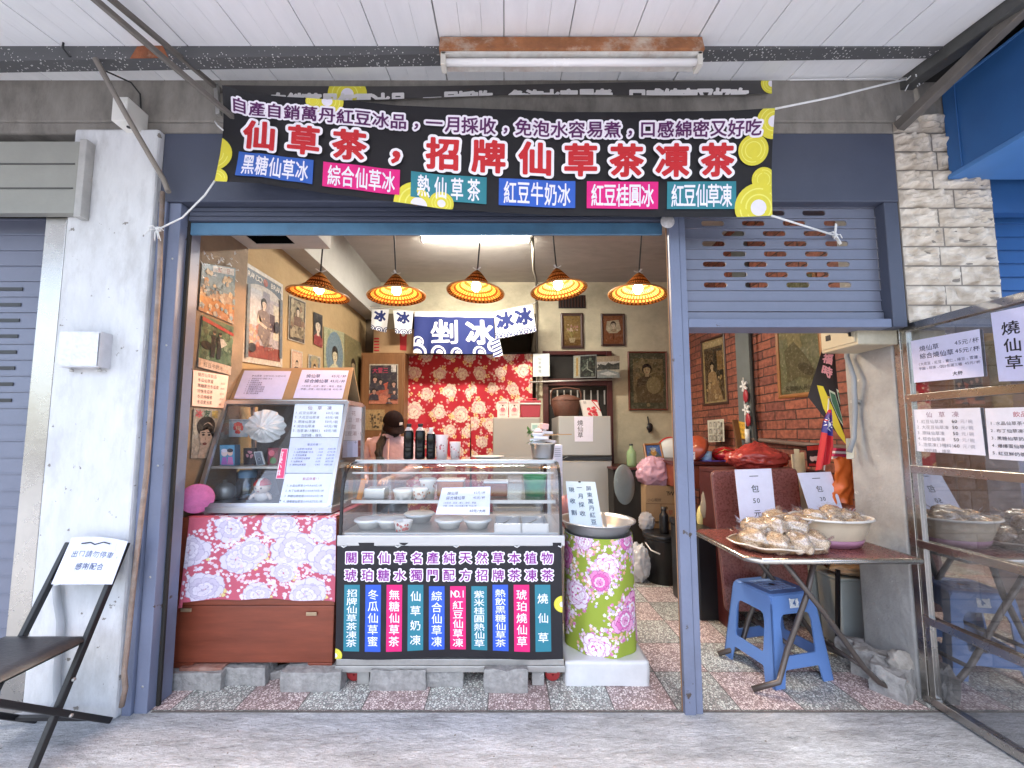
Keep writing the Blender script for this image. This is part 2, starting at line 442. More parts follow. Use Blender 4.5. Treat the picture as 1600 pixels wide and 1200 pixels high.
def rastercloth(a, fn, nx, ny, name, parent=None, **kw):
    """weave the artwork into a fine cloth: one colour per vertex, so the cloth may fold freely"""
    pal = np.array([hx(c) for c in a.cols]); img = np.zeros((ny + 1, nx + 1), int)
    for vs, fs, c, dl in a.it:
        if not vs: continue
        for f in fs:
            p = np.array([vs[i] for i in f]) * (nx, ny); lo = np.maximum(0, np.ceil(p.min(0))).astype(int); hi = np.minimum((nx, ny), np.floor(p.max(0))).astype(int)
            if (hi < lo).any(): continue
            X, Y = np.meshgrid(np.arange(lo[0], hi[0] + 1), np.arange(lo[1], hi[1] + 1)); ins = np.zeros(X.shape, bool); q = np.roll(p, -1, 0)
            for (x0, y0), (x1, y1) in zip(p, q):
                if y0 == y1: continue
                ins ^= ((y0 > Y) != (y1 > Y)) & (X < (x1 - x0) * (Y - y0) / (y1 - y0) + x0)
            if len(fs) == 1 or True:
                sub = img[lo[1]:hi[1] + 1, lo[0]:hi[0] + 1]; sub[ins] = c
    mb = MB().grid(lambda x, y: fn(x, y), nx, ny); o = mb.build(name, printmat(), parent, **kw)
    col = np.ones(((ny + 1) * (nx + 1), 4), np.float32); rgb = pal[img.reshape(-1)]; col[:, :3] = rgb
    ca = o.data.color_attributes.new('print', 'FLOAT_COLOR', 'POINT'); ca.data.foreach_set('color', col.reshape(-1))
    return o
def quadfn(tl, tr, br, bl):
    """bilinear surface through four corners; lift is along the side the viewer sees"""
    tl, tr, br, bl = Vector(tl), Vector(tr), Vector(br), Vector(bl)
    n = (bl - tl).cross(tr - tl).normalized()
    def fn(x, y, h=0.0):
        a = tl.lerp(tr, x); b = bl.lerp(br, x)
        return a.lerp(b, y) + n * h
    return fn
def quadsize(tl, tr, br, bl):
    w_ = ((Vector(tr) - Vector(tl)).length + (Vector(br) - Vector(bl)).length) / 2
    h_ = ((Vector(bl) - Vector(tl)).length + (Vector(br) - Vector(tr)).length) / 2
    return w_, h_
# ================================================================== SETTING
Y0 = 1.96                                                  # plane of the shop front
def zat(v, Y): return P(800, v, Y).z
def xat(u, v, Y): return P(u, v, Y).x
def terrazzo():
    m, t, b = _new('terrazzo'); N, L = t.nodes, t.links
    tc = N.new('ShaderNodeTexCoord')
    def vm(op, a, bb=None):
        n = N.new('ShaderNodeVectorMath'); n.operation = op; L.new(a, n.inputs[0])
        if bb is not None: n.inputs[1].default_value = bb
        return n.outputs[0]
    def ma(op, a, bb=None, c=None):
        n = N.new('ShaderNodeMath'); n.operation = op
        for i, x in enumerate((a, bb, c)):
            if x is None: continue
            if isinstance(x, (int, float)): n.inputs[i].default_value = x
            else: L.new(x, n.inputs[i])
        return n.outputs[0]
    sc = vm('SCALE', tc.outputs['Object']); sc.node.inputs['Scale'].default_value = 1 / 0.3
    fl = vm('FLOOR', sc); fr = vm('FRACTION', sc)
    s1 = N.new('ShaderNodeSeparateXYZ'); L.new(fl, s1.inputs[0])
    s2 = N.new('ShaderNodeSeparateXYZ'); L.new(fr, s2.inputs[0])
    chk = ma('PINGPONG', ma('ADD', s1.outputs[0], s1.outputs[1]), 1.0)
    wn = N.new('ShaderNodeTexWhiteNoise'); L.new(fl, wn.inputs[0])
    vo = N.new('ShaderNodeTexVoronoi'); vo.feature = 'DISTANCE_TO_EDGE'; vo.inputs['Scale'].default_value = 78
    vc = N.new('ShaderNodeTexVoronoi'); vc.inputs['Scale'].default_value = 78
    L.new(tc.outputs['Object'], vo.inputs['Vector']); L.new(tc.outputs['Object'], vc.inputs['Vector'])
    chip = ma('GREATER_THAN', vo.outputs['Distance'], 0.11)
    bw = N.new('ShaderNodeRGBToBW'); L.new(vc.outputs['Color'], bw.inputs[0])
    cr = N.new('ShaderNodeValToRGB'); e = cr.color_ramp; e.elements[0].color = (0.36, 0.31, 0.30, 1); e.elements[1].color = (0.86, 0.84, 0.82, 1)
    e.elements[0].position = 0.2; e.elements[1].position = 0.62
    x = e.elements.new(0.4); x.color = (0.66, 0.6, 0.585, 1)
    L.new(bw.outputs[0], cr.inputs[0])
    def mix(f, a, c):
        n = N.new('ShaderNodeMix'); n.data_type = 'RGBA'
        for i, q in ((0, f), (6, a), (7, c)):
            if isinstance(q, tuple): n.inputs[i].default_value = q
            elif isinstance(q, float): n.inputs[i].default_value = q
            else: L.new(q, n.inputs[i])
        return n.outputs[2]
    body = mix(chk, (0.21, 0.22, 0.21, 1), (0.26, 0.175, 0.17, 1))
    tint = mix(chk, (0.95, 1.0, 0.95, 1), (1.0, 0.9, 0.88, 1))
    mu = N.new('ShaderNodeVectorMath'); mu.operation = 'MULTIPLY'; L.new(cr.outputs[0], mu.inputs[0]); L.new(tint, mu.inputs[1])
    c = mix(chip, body, mu.outputs[0])
    nz = N.new('ShaderNodeTexNoise'); nz.inputs['Scale'].default_value = 2.2; nz.inputs['Detail'].default_value = 6; L.new(tc.outputs['Object'], nz.inputs['Vector'])
    k = ma('MULTIPLY', ma('ADD', ma('MULTIPLY', nz.outputs[0], 0.7), 0.62), ma('ADD', ma('MULTIPLY', wn.outputs[0], 0.2), 0.9))
    v2 = N.new('ShaderNodeVectorMath'); v2.operation = 'SCALE'; L.new(c, v2.inputs[0]); L.new(k, v2.inputs['Scale'])
    edge = ma('MINIMUM', ma('MINIMUM', s2.outputs[0], ma('SUBTRACT', 1.0, s2.outputs[0])), ma('MINIMUM', s2.outputs[1], ma('SUBTRACT', 1.0, s2.outputs[1])))
    c2 = mix(ma('LESS_THAN', edge, 0.009), v2.outputs[0], (0.1, 0.09, 0.08, 1))
    L.new(c2, b.inputs['Base Color']); b.inputs['Roughness'].default_value = 0.42
    bp = N.new('ShaderNodeBump'); bp.inputs['Strength'].default_value = 0.15; bp.inputs['Distance'].default_value = 0.004
    L.new(vo.outputs['Distance'], bp.inputs['Height']); L.new(bp.outputs[0], b.inputs['Normal'])
    return m
def brickmat():
    m, t, b = _new('red_brick'); N, L = t.nodes, t.links
    tc = N.new('ShaderNodeTexCoord'); sp = N.new('ShaderNodeSeparateXYZ'); cb = N.new('ShaderNodeCombineXYZ')
    L.new(tc.outputs['Object'], sp.inputs[0]); L.new(sp.outputs[1], cb.inputs[0]); L.new(sp.outputs[2], cb.inputs[1])
    nz = N.new('ShaderNodeTexNoise'); nz.inputs['Scale'].default_value = 9; nz.inputs['Detail'].default_value = 5; L.new(cb.outputs[0], nz.inputs['Vector'])
    ofs = N.new('ShaderNodeVectorMath'); ofs.operation = 'MULTIPLY_ADD'; ofs.inputs[1].default_value = (0.02, 0.014, 0)
    L.new(nz.outputs['Color'], ofs.inputs[0]); L.new(cb.outputs[0], ofs.inputs[2])
    br = N.new('ShaderNodeTexBrick'); br.inputs['Scale'].default_value = 1.0; br.inputs['Brick Width'].default_value = 0.23; br.inputs['Row Height'].default_value = 0.075
    br.inputs['Mortar Size'].default_value = 0.0055; br.inputs['Mortar Smooth'].default_value = 0.35
    br.inputs['Color1'].default_value = (0.30, 0.095, 0.055, 1); br.inputs['Color2'].default_value = (0.17, 0.055, 0.04, 1); br.inputs['Mortar'].default_value = (0.05, 0.025, 0.02, 1)
    L.new(ofs.outputs[0], br.inputs['Vector'])
    n2 = N.new('ShaderNodeTexNoise'); n2.inputs['Scale'].default_value = 30; n2.inputs['Detail'].default_value = 8; L.new(cb.outputs[0], n2.inputs['Vector'])
    r = N.new('ShaderNodeMapRange'); r.inputs[1].default_value = .3; r.inputs[2].default_value = .7; r.inputs[3].default_value = .6; r.inputs[4].default_value = 1.45; L.new(n2.outputs[0], r.inputs[0])
    sc = N.new('ShaderNodeVectorMath'); sc.operation = 'SCALE'; L.new(br.outputs[0], sc.inputs[0]); L.new(r.outputs[0], sc.inputs['Scale'])
    L.new(sc.outputs[0], b.inputs['Base Color']); b.inputs['Roughness'].default_value = 0.6
    ad = N.new('ShaderNodeMath'); ad.operation = 'MULTIPLY_ADD'; ad.inputs[1].default_value = -1.0; L.new(br.outputs['Fac'], ad.inputs[0])
    ml = N.new('ShaderNodeMath'); ml.operation = 'MULTIPLY'; ml.inputs[1].default_value = 0.35; L.new(n2.outputs[0], ml.inputs[0]); L.new(ml.outputs[0], ad.inputs[2])
    bp = N.new('ShaderNodeBump'); bp.inputs['Strength'].default_value = 0.8; bp.inputs['Distance'].default_value = 0.012; L.new(ad.outputs[0], bp.inputs['Height']); L.new(bp.outputs[0], b.inputs['Normal'])
    return m
M_ASPH = mat('asphalt', (0.055, 0.055, 0.058), 0.9, 0.25, 12, 0.4)
def pavemat():
    m, t, b = _new('pavement_concrete'); N, L = t.nodes, t.links
    tc = N.new('ShaderNodeTexCoord')
    def nz(sc, det, rot=0, st=(1, 1, 1), rg=.6):
        mp = N.new('ShaderNodeMapping'); mp.inputs['Rotation'].default_value = (0, 0, rot); mp.inputs['Scale'].default_value = st; L.new(tc.outputs['Object'], mp.inputs[0])
        n = N.new('ShaderNodeTexNoise'); n.inputs['Scale'].default_value = sc; n.inputs['Detail'].default_value = det; n.inputs['Roughness'].default_value = rg; L.new(mp.outputs[0], n.inputs['Vector']); return n.outputs[0]
    def rng(x, a, c, d, e):
        r = N.new('ShaderNodeMapRange'); r.inputs[1].default_value = a; r.inputs[2].default_value = c; r.inputs[3].default_value = d; r.inputs[4].default_value = e; L.new(x, r.inputs[0]); return r.outputs[0]
    def mul(x, y):
        n = N.new('ShaderNodeMath'); n.operation = 'MULTIPLY'; L.new(x, n.inputs[0]); L.new(y, n.inputs[1]); return n.outputs[0]
    broad = rng(nz(1.3, 6), .3, .7, .80, 1.10); streak = mul(rng(nz(3.0, 9, .75, (1, 4.5, 1), .75), .36, .64, .55, 1.18), rng(nz(28, 6, -.4, (1, 3, 1), .75), .35, .66, .72, 1.14)); grit = rng(nz(150, 3), .3, .7, .86, 1.12); spots = rng(nz(11, 9, 0, (1, 1, 1), .8), .58, .70, 1.0, .55)
    k = mul(mul(broad, streak), mul(grit, spots))
    v = N.new('ShaderNodeVectorMath'); v.operation = 'SCALE'; v.inputs[0].default_value = (.69, .70, .72); L.new(k, v.inputs['Scale']); L.new(v.outputs[0], b.inputs['Base Color']); b.inputs['Roughness'].default_value = .85
    bp = N.new('ShaderNodeBump'); bp.inputs['Strength'].default_value = .8; bp.inputs['Distance'].default_value = .02; L.new(k, bp.inputs['Height']); L.new(bp.outputs[0], b.inputs['Normal'])
    return m
M_PAVE = pavemat()
M_CONC = mat('weathered_concrete', (0.25, 0.228, 0.2), 0.9, 0.34, 5, 0.35, 40, dirt=0.65, dirtcol=(0.085, 0.07, 0.058), stretch=(1.6, 1.6, 0.7))
M_CONC2 = mat('grey_cement', (0.35, 0.34, 0.325), 0.88, 0.25, 5.5, 0.45, 45, dirt=0.6, dirtcol=(0.19, 0.18, 0.165), chips=.6, chipcol=(.52, .5, .47))
M_WHITE = mat('white_wall_paint', (0.63, 0.635, 0.645), 0.8, 0.13, 7, 0.45, 45, dirt=0.8, dirtcol=(0.40, 0.39, 0.38), stretch=(1.3, 1.3, .5), chips=.55, chipcol=(.22, .2, .18))
M_YELLOW = mat('yellow_plaster', (0.34, 0.235, 0.115), 0.8, 0.16, 3, 0.3, 18, dirt=0.35, dirtcol=(0.22, 0.13, 0.06))
M_TAN = mat('tan_plaster', (0.52, 0.465, 0.33), 0.85, 0.2, 3.5, 0.25, 30, dirt=0.5, dirtcol=(0.25, 0.21, 0.14), stretch=(1, 1, 1.3))
M_GREYPL = mat('grey_plaster', (0.40, 0.39, 0.36), 0.85, 0.12, 3, 0.2, 30, dirt=0.3, dirtcol=(0.25, 0.23, 0.2))
M_CEIL = mat('ceiling_plaster', (0.44, 0.41, 0.375), 0.9, 0.16, 4, 0.2, 25, dirt=0.4, dirtcol=(0.17, 0.14, 0.12), stretch=(0.5, 1.5, 1))
M_BLUE = mat('slate_blue_paint', (0.165, 0.19, 0.275), 0.5, 0.09, 5, 0.08, 60, dirt=0.4, dirtcol=(0.10, 0.11, 0.15), chips=.45, chipcol=(.075, .055, .045))
M_SLATE = mat('dark_slate_paint', (0.062, 0.072, 0.108), 0.55, 0.1, 5, 0.06, 60)
M_BAR = mat('steel_blue_paint', (0.075, 0.18, 0.29), 0.45, 0.15, 8, dirt=0.4, dirtcol=(0.05, 0.07, 0.1))
M_SHUT = mat('blue_grey_shutter', (0.165, 0.178, 0.235), 0.42, 0.08, 6, 0.05, 50, metal=0.15, dirt=0.2, dirtcol=(0.1, 0.11, 0.15))
M_COBALT = mat('cobalt_sheet', (0.028, 0.115, 0.315), 0.5, 0.12, 4, 0.05, 40)
M_COBALT2 = mat('cobalt_edge', (0.07, 0.2, 0.47), 0.5, 0.1, 5)
M_STEEL = mat('brushed_steel', (0.5, 0.48, 0.45), 0.27, 0.1, 5, 0.05, 120, metal=1.0, dirt=0.08, dirtcol=(0.3, 0.28, 0.26))
M_SSTEEL = mat('bright_steel', (0.50, 0.51, 0.53), 0.34, 0.05, 6, 0.02, 100, metal=0.95)
M_GALV = mat('galvanised_steel', (0.48, 0.47, 0.45), 0.45, 0.16, 14, 0.05, 80, metal=0.7)
M_DGREY = mat('dark_grey_steel', (0.075, 0.075, 0.072), 0.6, 0.25, 8, 0.2, 60)
M_OLIVE = mat('grey_green_sheet', (0.30, 0.30, 0.27), 0.5, 0.1, 6, 0.05, 60, metal=0.25)
M_BLACK = mat('black_paint', (0.012, 0.012, 0.014), 0.4, 0.1, 10)
M_RUBBER = mat('black_rubber', (0.02, 0.02, 0.02), 0.7, 0.1, 10)
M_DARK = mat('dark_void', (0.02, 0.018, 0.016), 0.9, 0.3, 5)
M_AWN = mat('white_awning_sheet', (0.82, 0.82, 0.83), 0.5, 0.05, 3, 0.05, 30, dirt=0.18, dirtcol=(0.45, 0.45, 0.46), stretch=(3, 0.7, 1))
M_ROPE = mat('white_cord', (0.75, 0.75, 0.74), 0.8, 0.1, 40)
M_RUST = mat('rust', (0.26, 0.085, 0.035), 0.9, 0.5, 14, 0.4, 60, dirt=0.7, dirtcol=(0.42, 0.33, 0.24))
M_PAPER = mat('white_paper', (0.74, 0.75, 0.83), 0.75, 0.03, 8, 0.08, 14)
M_GLASS = glass('shop_glass', (0.96, 0.98, 0.98), 0.06, 0.01, 0.02)
M_TERR = terrazzo()
m = MB().box(-40, 40, -7.0, 1.958, -0.5, 0, 0).box(-40, 40, 1.958, 9.0, -0.5, -0.002, 0)
m.build('pavement', M_PAVE, kind='structure')
MB().box(-40, 40, -7.16, -7.0, -0.5, 0.0, 0).build('kerb', M_CONC2, kind='structure', bevel=0.015)
MB().grid(lambda a, b: (-220 + 440 * a, -300 + 292.84 * b, -0.13), 4, 4).build('road', M_ASPH, kind='structure')
MB().box(-1.80, 2.2, 1.957, 5.0, -0.02, 0.004).build('shop_floor', M_TERR, kind='structure', origin=(0.2207, 1.96, 0))
MB().box(-1.95, 2.4, 2.2, 6.4, 3.30, 3.40).build('ceiling', M_CEIL, kind='structure')
m = MB(); g = random.Random(17)
for k in range(80):
    r_ = g.uniform(.001, .0032) * (1.8 if k % 23 == 0 else 1); m.blob((g.uniform(-2.6, 2.0), 1.95 - abs(g.gauss(0, .22)), r_ * .5), r_, k, .3, 2, 6, squash=(1.2, 1, .7))
m.build('grit', mat('grit_specks', (.22, .2, .18), .9, .5, 60), kind='stuff', label='small grit and crumbs scattered on the pavement before the shop', cat='grit')
# ------------------------------------------------------------------ walls of the shop
m = MB().box(-1.95, -1.80, 2.06, 5.0, 0, 3.3)
lw = m.build('plaster_wall', M_YELLOW, label='yellow plaster side wall covered with old posters', cat='wall')
MB().box(-1.799, -1.755, 2.06, 2.60, 0, 3.299).build('pilaster', mat('brown_pilaster', (.23, .165, .11), .8, .3, 5, .25, 30, dirt=.5, dirtcol=(.10, .075, .055)), label='brown stained pilaster beside the opening covered with old sheets', cat='pilaster', bevel=.008)
MB().box(-1.80, -1.62, 2.62, 4.999, 2.80, 3.299).build('side_beam', M_GREYPL, label='pale grey plaster beam along top of yellow wall', cat='beam')
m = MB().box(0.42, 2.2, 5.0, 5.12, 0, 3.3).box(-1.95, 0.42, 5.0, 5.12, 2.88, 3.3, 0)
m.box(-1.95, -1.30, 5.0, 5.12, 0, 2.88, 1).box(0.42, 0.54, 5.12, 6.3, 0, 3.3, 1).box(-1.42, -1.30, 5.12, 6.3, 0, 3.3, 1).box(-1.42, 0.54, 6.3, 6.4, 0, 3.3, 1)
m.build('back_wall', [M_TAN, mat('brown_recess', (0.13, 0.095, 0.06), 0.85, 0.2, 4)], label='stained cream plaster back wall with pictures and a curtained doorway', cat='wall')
MB().box(2.2, 2.34, 2.3, 5.0, 0, 3.3).build('brick_wall', brickmat(), label='dark red brick side wall hung with two framed pictures', cat='wall')
m = MB().box(2.045, 2.56, 2.032, 2.33, 0, 2.93)
m.build('cement_pillar', M_CONC2, label='rough grey cement pillar inside beside the folding table', cat='pillar', bevel=0.012)
MB().box(-7, 7, 1.935, 2.2, 2.94, 3.42).box(-7, 2.045, 1.935, 2.2, 2.876, 2.94).build('concrete_beam', M_CONC, label='stained grey concrete lintel beam above the shop front', cat='beam', bevel=0.01)
m = MB().box(-2.215, -1.78, 1.90, 2.25, 0, 2.875)
m.build('white_pillar', M_WHITE, label='white painted pillar left of the shop opening', cat='pillar', bevel=0.012)
# ------------------------------------------------------------------ blue shop front frame
t = thing('shop_front_frame', 'slate blue steel shop front frame with wide header', 'shop front', (0.1, Y0, 0))
MB().box(-1.778, 2.035, 1.93, 2.09, 2.50, 2.874).build('header', M_SLATE, t, bevel=0.006)
m = MB().box(-1.778, -1.735, 1.925, 2.08, 0, 2.498, 0).box(-1.733, -1.672, 1.94, 2.08, 0, 2.498, 0).box(-1.672, -1.655, 1.985, 2.0, 0, 2.498, 1)
m.build('jamb', [M_BLUE, M_DARK], t, bevel=0.003)
m = MB().box(0.8385, 0.842, 1.953, 1.962, 0, 2.498, 1).box(0.8425, 0.894, 1.93, 1.965, 0, 2.498, 0).box(0.8975, 0.929, 1.937, 1.968, 0, 2.498, 0)
m.build('post', [M_BLUE, mat('raw_wood_edge', (0.3, 0.17, 0.09), 0.8)], t, bevel=0.003)
MB().box(1.958, 2.03, 1.932, 2.07, 1.842, 2.498).build('jamb', M_SLATE, t, bevel=0.004)
MB().box(0.931, 1.956, 1.938, 2.06, 1.842, 1.886).build('rail', M_BLUE, t, bevel=0.003)
MB().box(-1.655, 0.833, 1.985, 2.0, 2.352, 2.418).build('bar', M_BAR, t, bevel=0.004)
m = MB()
for k in range(3): m.box(-1.655, 0.833, 1.968 + .004 * k, 2.05, 2.42 + .027 * k, 2.443 + .027 * k)
m.build('rolled_shutter', M_SLATE, t, bevel=0.004)
for z in (0.12, 0.62, 1.15, 1.75, 2.2): MB().lathe((-1.7, 1.94, z), [(0, -.006), (.006, -.004), (.006, .0), (0, .001)], 8, axis=Matrix.Rotation(R(90), 3, 'X')).build('rivet', M_GALV, t)
# ------------------------------------------------------------------ slotted shutter over the right opening
t = thing('slotted_shutter', 'blue grey roller shutter with rows of oval slots, half raised above table', 'shutter', (1.44, 1.99, 1.89))
m = MB(); zb = 1.94; hp = 0.0558; xa, xb = 0.931, 1.956; ys = 1.985
def slat(m, x0, x1, y, z0, z1, slots, sw, sh, mm=0):
    zc = (z0 + z1) / 2; r = sh / 2; a, b_ = zc - r, zc + r
    def q(pts): m.add([(px, y, pz) for px, pz in pts], [tuple(range(len(pts)))[::-1]] if False else [tuple(range(len(pts)))], mm)
    q([(x0, z0), (x1, z0), (x1, a), (x0, a)]); q([(x0, b_), (x1, b_), (x1, z1), (x0, z1)])
    arcR = lambda c: [(c + sw / 2 - r + r * math.sin(th), zc - r * math.cos(th)) for th in [math.pi * k / 6 for k in range(7)]]
    arcL = lambda c: [(c - sw / 2 + r - r * math.sin(th), zc - r * math.cos(th)) for th in [math.pi * k / 6 for k in range(7)]]
    prev = None
    for c in slots + [None]:
        left = [(x0, a), (x0, b_)] if prev is None else arcR(prev)
        right = [(x1, a), (x1, b_)] if c is None else arcL(c)
        q(left[:1] + right + left[::-1][:-1] if False else right + left[::-1])
        prev = c
    for c in slots:                                        # the sheet's thickness round each slot
        ring = arcR(c) + arcL(c)[::-1]
        n = len(ring); m.add([(px, y, pz) for px, pz in ring] + [(px, y + .006, pz) for px, pz in ring], [(i, (i + 1) % n, (i + 1) % n + n, i + n) for i in range(n)], mm)
    m.box(x0, x1, y - 0.006, y + 0.012, z0 - 0.007, z0 - 0.0005, mm)
    m.box(x0, x1, y + 0.006, y + 0.010, z1, z1 + 0.0075, 1)
for k in range(11):
    z0 = zb + hp * k
    sl = [] if k < 2 else ([1.10, 1.315, 1.53, 1.747] if k % 2 == 0 else [1.207, 1.422, 1.637])
    slat(m, xa, xb, ys, z0 + .004, z0 + hp - .004, sl, 0.122, 0.029)
m.build('slats', [M_SHUT, M_DARK], t)
MB().box(xa, xb, ys - .012, ys + .02, 1.887, 1.932).build('bottom_bar', M_SHUT, t, bevel=0.004)
# ------------------------------------------------------------------ left neighbour: shutter, frame, housing
t = thing('roller_shutter', 'closed grey roller shutter with black slots at the left edge', 'shutter', (-4.0, 2.0, 0))
m = MB(); xr = -2.325
for k in range(29):
    z0 = 0.02 + 0.0835 * k; y = 2.0
    m.hexa([(-6.5, y - .004, z0 + .003), (xr, y - .004, z0 + .003), (xr, y + .02, z0 + .003), (-6.5, y + .02, z0 + .003), (-6.5, y, z0 + .079), (xr, y, z0 + .079), (xr, y + .02, z0 + .079), (-6.5, y + .02, z0 + .079)], 0)
    m.box(-6.5, xr, y - .007, y + .01, z0 + .0795, z0 + .0865, 0)
    if 17 <= k <= 24:
        xe = -2.325 - .195
        m.box(xe - .4, xe, y - .0065, y - .004, z0 + .028, z0 + .046, 1)
m.build('slats', [M_SHUT, M_BLACK], t)
MB().box(-7, -2.216, 2.062, 2.12, 0, 2.875).build('sky_blocker', M_DARK, t)  # added dark panel, blocks bright sky leaking through under the housing
MB().box(-2.324, -2.217, 1.905, 2.06, 0, 2.47).build('side_frame', M_STEEL, t, bevel=0.003)
hz0, hz1 = zat(333, 1.862), zat(221, 1.862)
m = MB().box(-6.5, -2.135, 1.862, 1.899, hz0, hz1, 0)
for q in (.33, .67): m.box(-6.5, -2.15, 1.858, 1.8615, hz0 + (hz1 - hz0) * q, hz0 + (hz1 - hz0) * q + .008, 1)
m.build('housing', [M_OLIVE, M_DGREY], t, bevel=0.004)
MB().box(-2.133, -2.098, 1.857, 1.899, hz0 - .02, hz1 + .01).build('end_trim', M_GALV, t, bevel=0.003)
# ------------------------------------------------------------------ right neighbour: stone pillar, blue housing and shutter
def stonemat():
    m, tt, b = _new('cream_stone'); N, L = tt.nodes, tt.links
    tc = N.new('ShaderNodeTexCoord'); at = N.new('ShaderNodeAttribute'); at.attribute_name = 'tone'
    n = N.new('ShaderNodeTexNoise'); n.inputs['Scale'].default_value = 14; n.inputs['Detail'].default_value = 9; L.new(tc.outputs['Object'], n.inputs['Vector'])
    r = N.new('ShaderNodeValToRGB'); r.color_ramp.elements[0].position = .32; r.color_ramp.elements[0].color = (0.44, 0.365, 0.285, 1); r.color_ramp.elements[1].position = .62; r.color_ramp.elements[1].color = (0.71, 0.64, 0.55, 1)
    L.new(n.outputs[0], r.inputs[0]); L.new(r.outputs[0], b.inputs['Base Color']); b.inputs['Roughness'].default_value = .85
    n2 = N.new('ShaderNodeTexNoise'); n2.inputs['Scale'].default_value = 30; n2.inputs['Detail'].default_value = 8; L.new(tc.outputs['Object'], n2.inputs['Vector'])
    bp = N.new('ShaderNodeBump'); bp.inputs['Strength'].default_value = .7; bp.inputs['Distance'].default_value = .012; L.new(n2.outputs[0], bp.inputs['Height']); L.new(bp.outputs[0], b.inputs['Normal'])
    return m
m = MB().box(2.092, 2.535, 1.945, 1.963, 0, 1.86, 1).box(2.046, 2.535, 1.945, 1.963, 1.88, 2.94, 1); rr = random.Random(5)
z = 0.0; k = 0
while z < 2.92:
    h = 0.103; x = 2.046 if z > 1.83 else 2.092; wds = [[.30, .19], [.19, .30], [.07, .24, .18], [.2, .29]][k % 4] if k % 2 else [[.29, .2], [.22, .27]][(k // 2) % 2]
    for wd in wds:
        x1 = min(x + wd, 2.535); s_ = rr.random() * 50
        def fn(a, b_, x=x, x1=x1, z=z, s_=s_):
            e = min(a, 1 - a) * (x1 - x) / .012; e2 = min(b_, 1 - b_) * h / .012
            d = min(1, e, e2)
            n_ = noise.noise(Vector((a * 5 * (x1 - x) / .25 + s_, b_ * 2.2, s_))) ; n2 = noise.noise(Vector((a * 11 + s_, b_ * 5, 2 * s_)))
            rid = abs(noise.noise(Vector((a * 3.2 + s_, b_ * 3.1 + s_, 3.3))))
            return (x + .004 + (x1 - x - .008) * a, 1.944 - d * (.012 + .012 * n_ + .008 * n2 + (.016 - .046 * rid)) * min(1, .35 + e / 6), z + .004 + (h - .008) * b_)
        m.grid(fn, 20, 10, 0, False); x = x1
    z += h; k += 1
m.build('stone_pillar', [stonemat(), mat('stone_mortar', (0.23, 0.2, 0.17), .9)], label='cream rough stone clad pillar beside the blue shutter', cat='pillar')
t = thing('blue_shutter', 'bright cobalt blue roller shutter and box at the right edge', 'shutter', (3.6, 2.1, 0))
m = MB()
for k in range(34):
    z0 = 0.02 + .077 * k; y = 2.12
    m.hexa([(2.54, y - .012, z0), (6, y - .012, z0), (6, y + .02, z0), (2.54, y + .02, z0), (2.54, y, z0 + .066), (6, y, z0 + .066), (6, y + .02, z0 + .066), (2.54, y + .02, z0 + .066)])
    m.box(2.54, 6, y + .004, y + .015, z0 + .0665, z0 + .0765, 0)
m.build('slats', M_COBALT, t)
m = MB().box(2.305, 6, 1.25, 1.93, 2.645, 3.10, 0).box(2.30, 6, 1.25, 1.934, 2.62, 2.644, 1)
m.box(2.297, 2.3045, 1.865, 1.872, 2.645, 3.10, 0).box(2.298, 2.3045, 1.25, 1.93, 3.085, 3.10, 1)
m.build('housing', [M_COBALT, M_COBALT2], t, bevel=0.004)
MB().box(-1.66, 2.09, 1.948, 1.9565, .0, .0035).build('floor_edge', mat('dirty_joint', (.12, .11, .10), .9, .4, 30), kind='structure')
MB().box(2.54, 6, 2.03, 2.08, 2.5, 2.93).build('top_panel', M_COBALT, t)
MB().box(2.18, 7, 0.3, 1.93, 3.16, 3.22).build('neighbour_roof', M_DARK, label='dark underside of the roof above the blue housing', cat='roof')  # near-black colour paints in the shade under the roof; lowered to block sky
# ------------------------------------------------------------------ awning, channel, braces
SL = 0.16
def awz(y): return 3.178 - SL * (1.95 - y)
t = thing('awning', 'white sheet awning ceiling sloping down to the street', 'awning', (-1.5, 0.4, 2.7))
m = MB(); x = -6.6; k_ = 0
while x < 2.08:
    x1 = min(x + .297, 2.09); ya, yb = 0.2, 1.95
    for j in range(3):
        a0, a1 = x + (x1 - x) * j / 3 + .0005, x + (x1 - x) * (j + 1) / 3 - .0005
        if j == 2: a1 -= .0006 if k_ % 4 else .0035
        m.hexa([(a0, ya, awz(ya)), (a1, ya, awz(ya)), (a1, yb, awz(yb)), (a0, yb, awz(yb)), (a0, ya, awz(ya) + .012), (a1, ya, awz(ya) + .012), (a1, yb, awz(yb) + .012), (a0, yb, awz(yb) + .012)], 0)
    x += .30; k_ += 1
m.hexa([(-6.6, 0.2, awz(0.2) + .013), (2.09, 0.2, awz(0.2) + .013), (2.09, 1.95, awz(1.95) + .013), (-6.6, 1.95, awz(1.95) + .013), (-6.6, 0.2, awz(0.2) + .04), (2.09, 0.2, awz(0.2) + .04), (2.09, 1.95, awz(1.95) + .04), (-6.6, 1.95, awz(1.95) + .04)], 1)
m.build('sheet', [M_AWN, mat('awning_seam', (.34, .34, .34), .7)], t)
m = MB(); a, b_ = V(2.13, 1.945, awz(1.945) + .0), V(2.13, 0.2, awz(0.2) + .0)
m.bar(a, b_, .07, .11, 0)
m.build('edge_channel', M_DGREY, t, bevel=0.004)
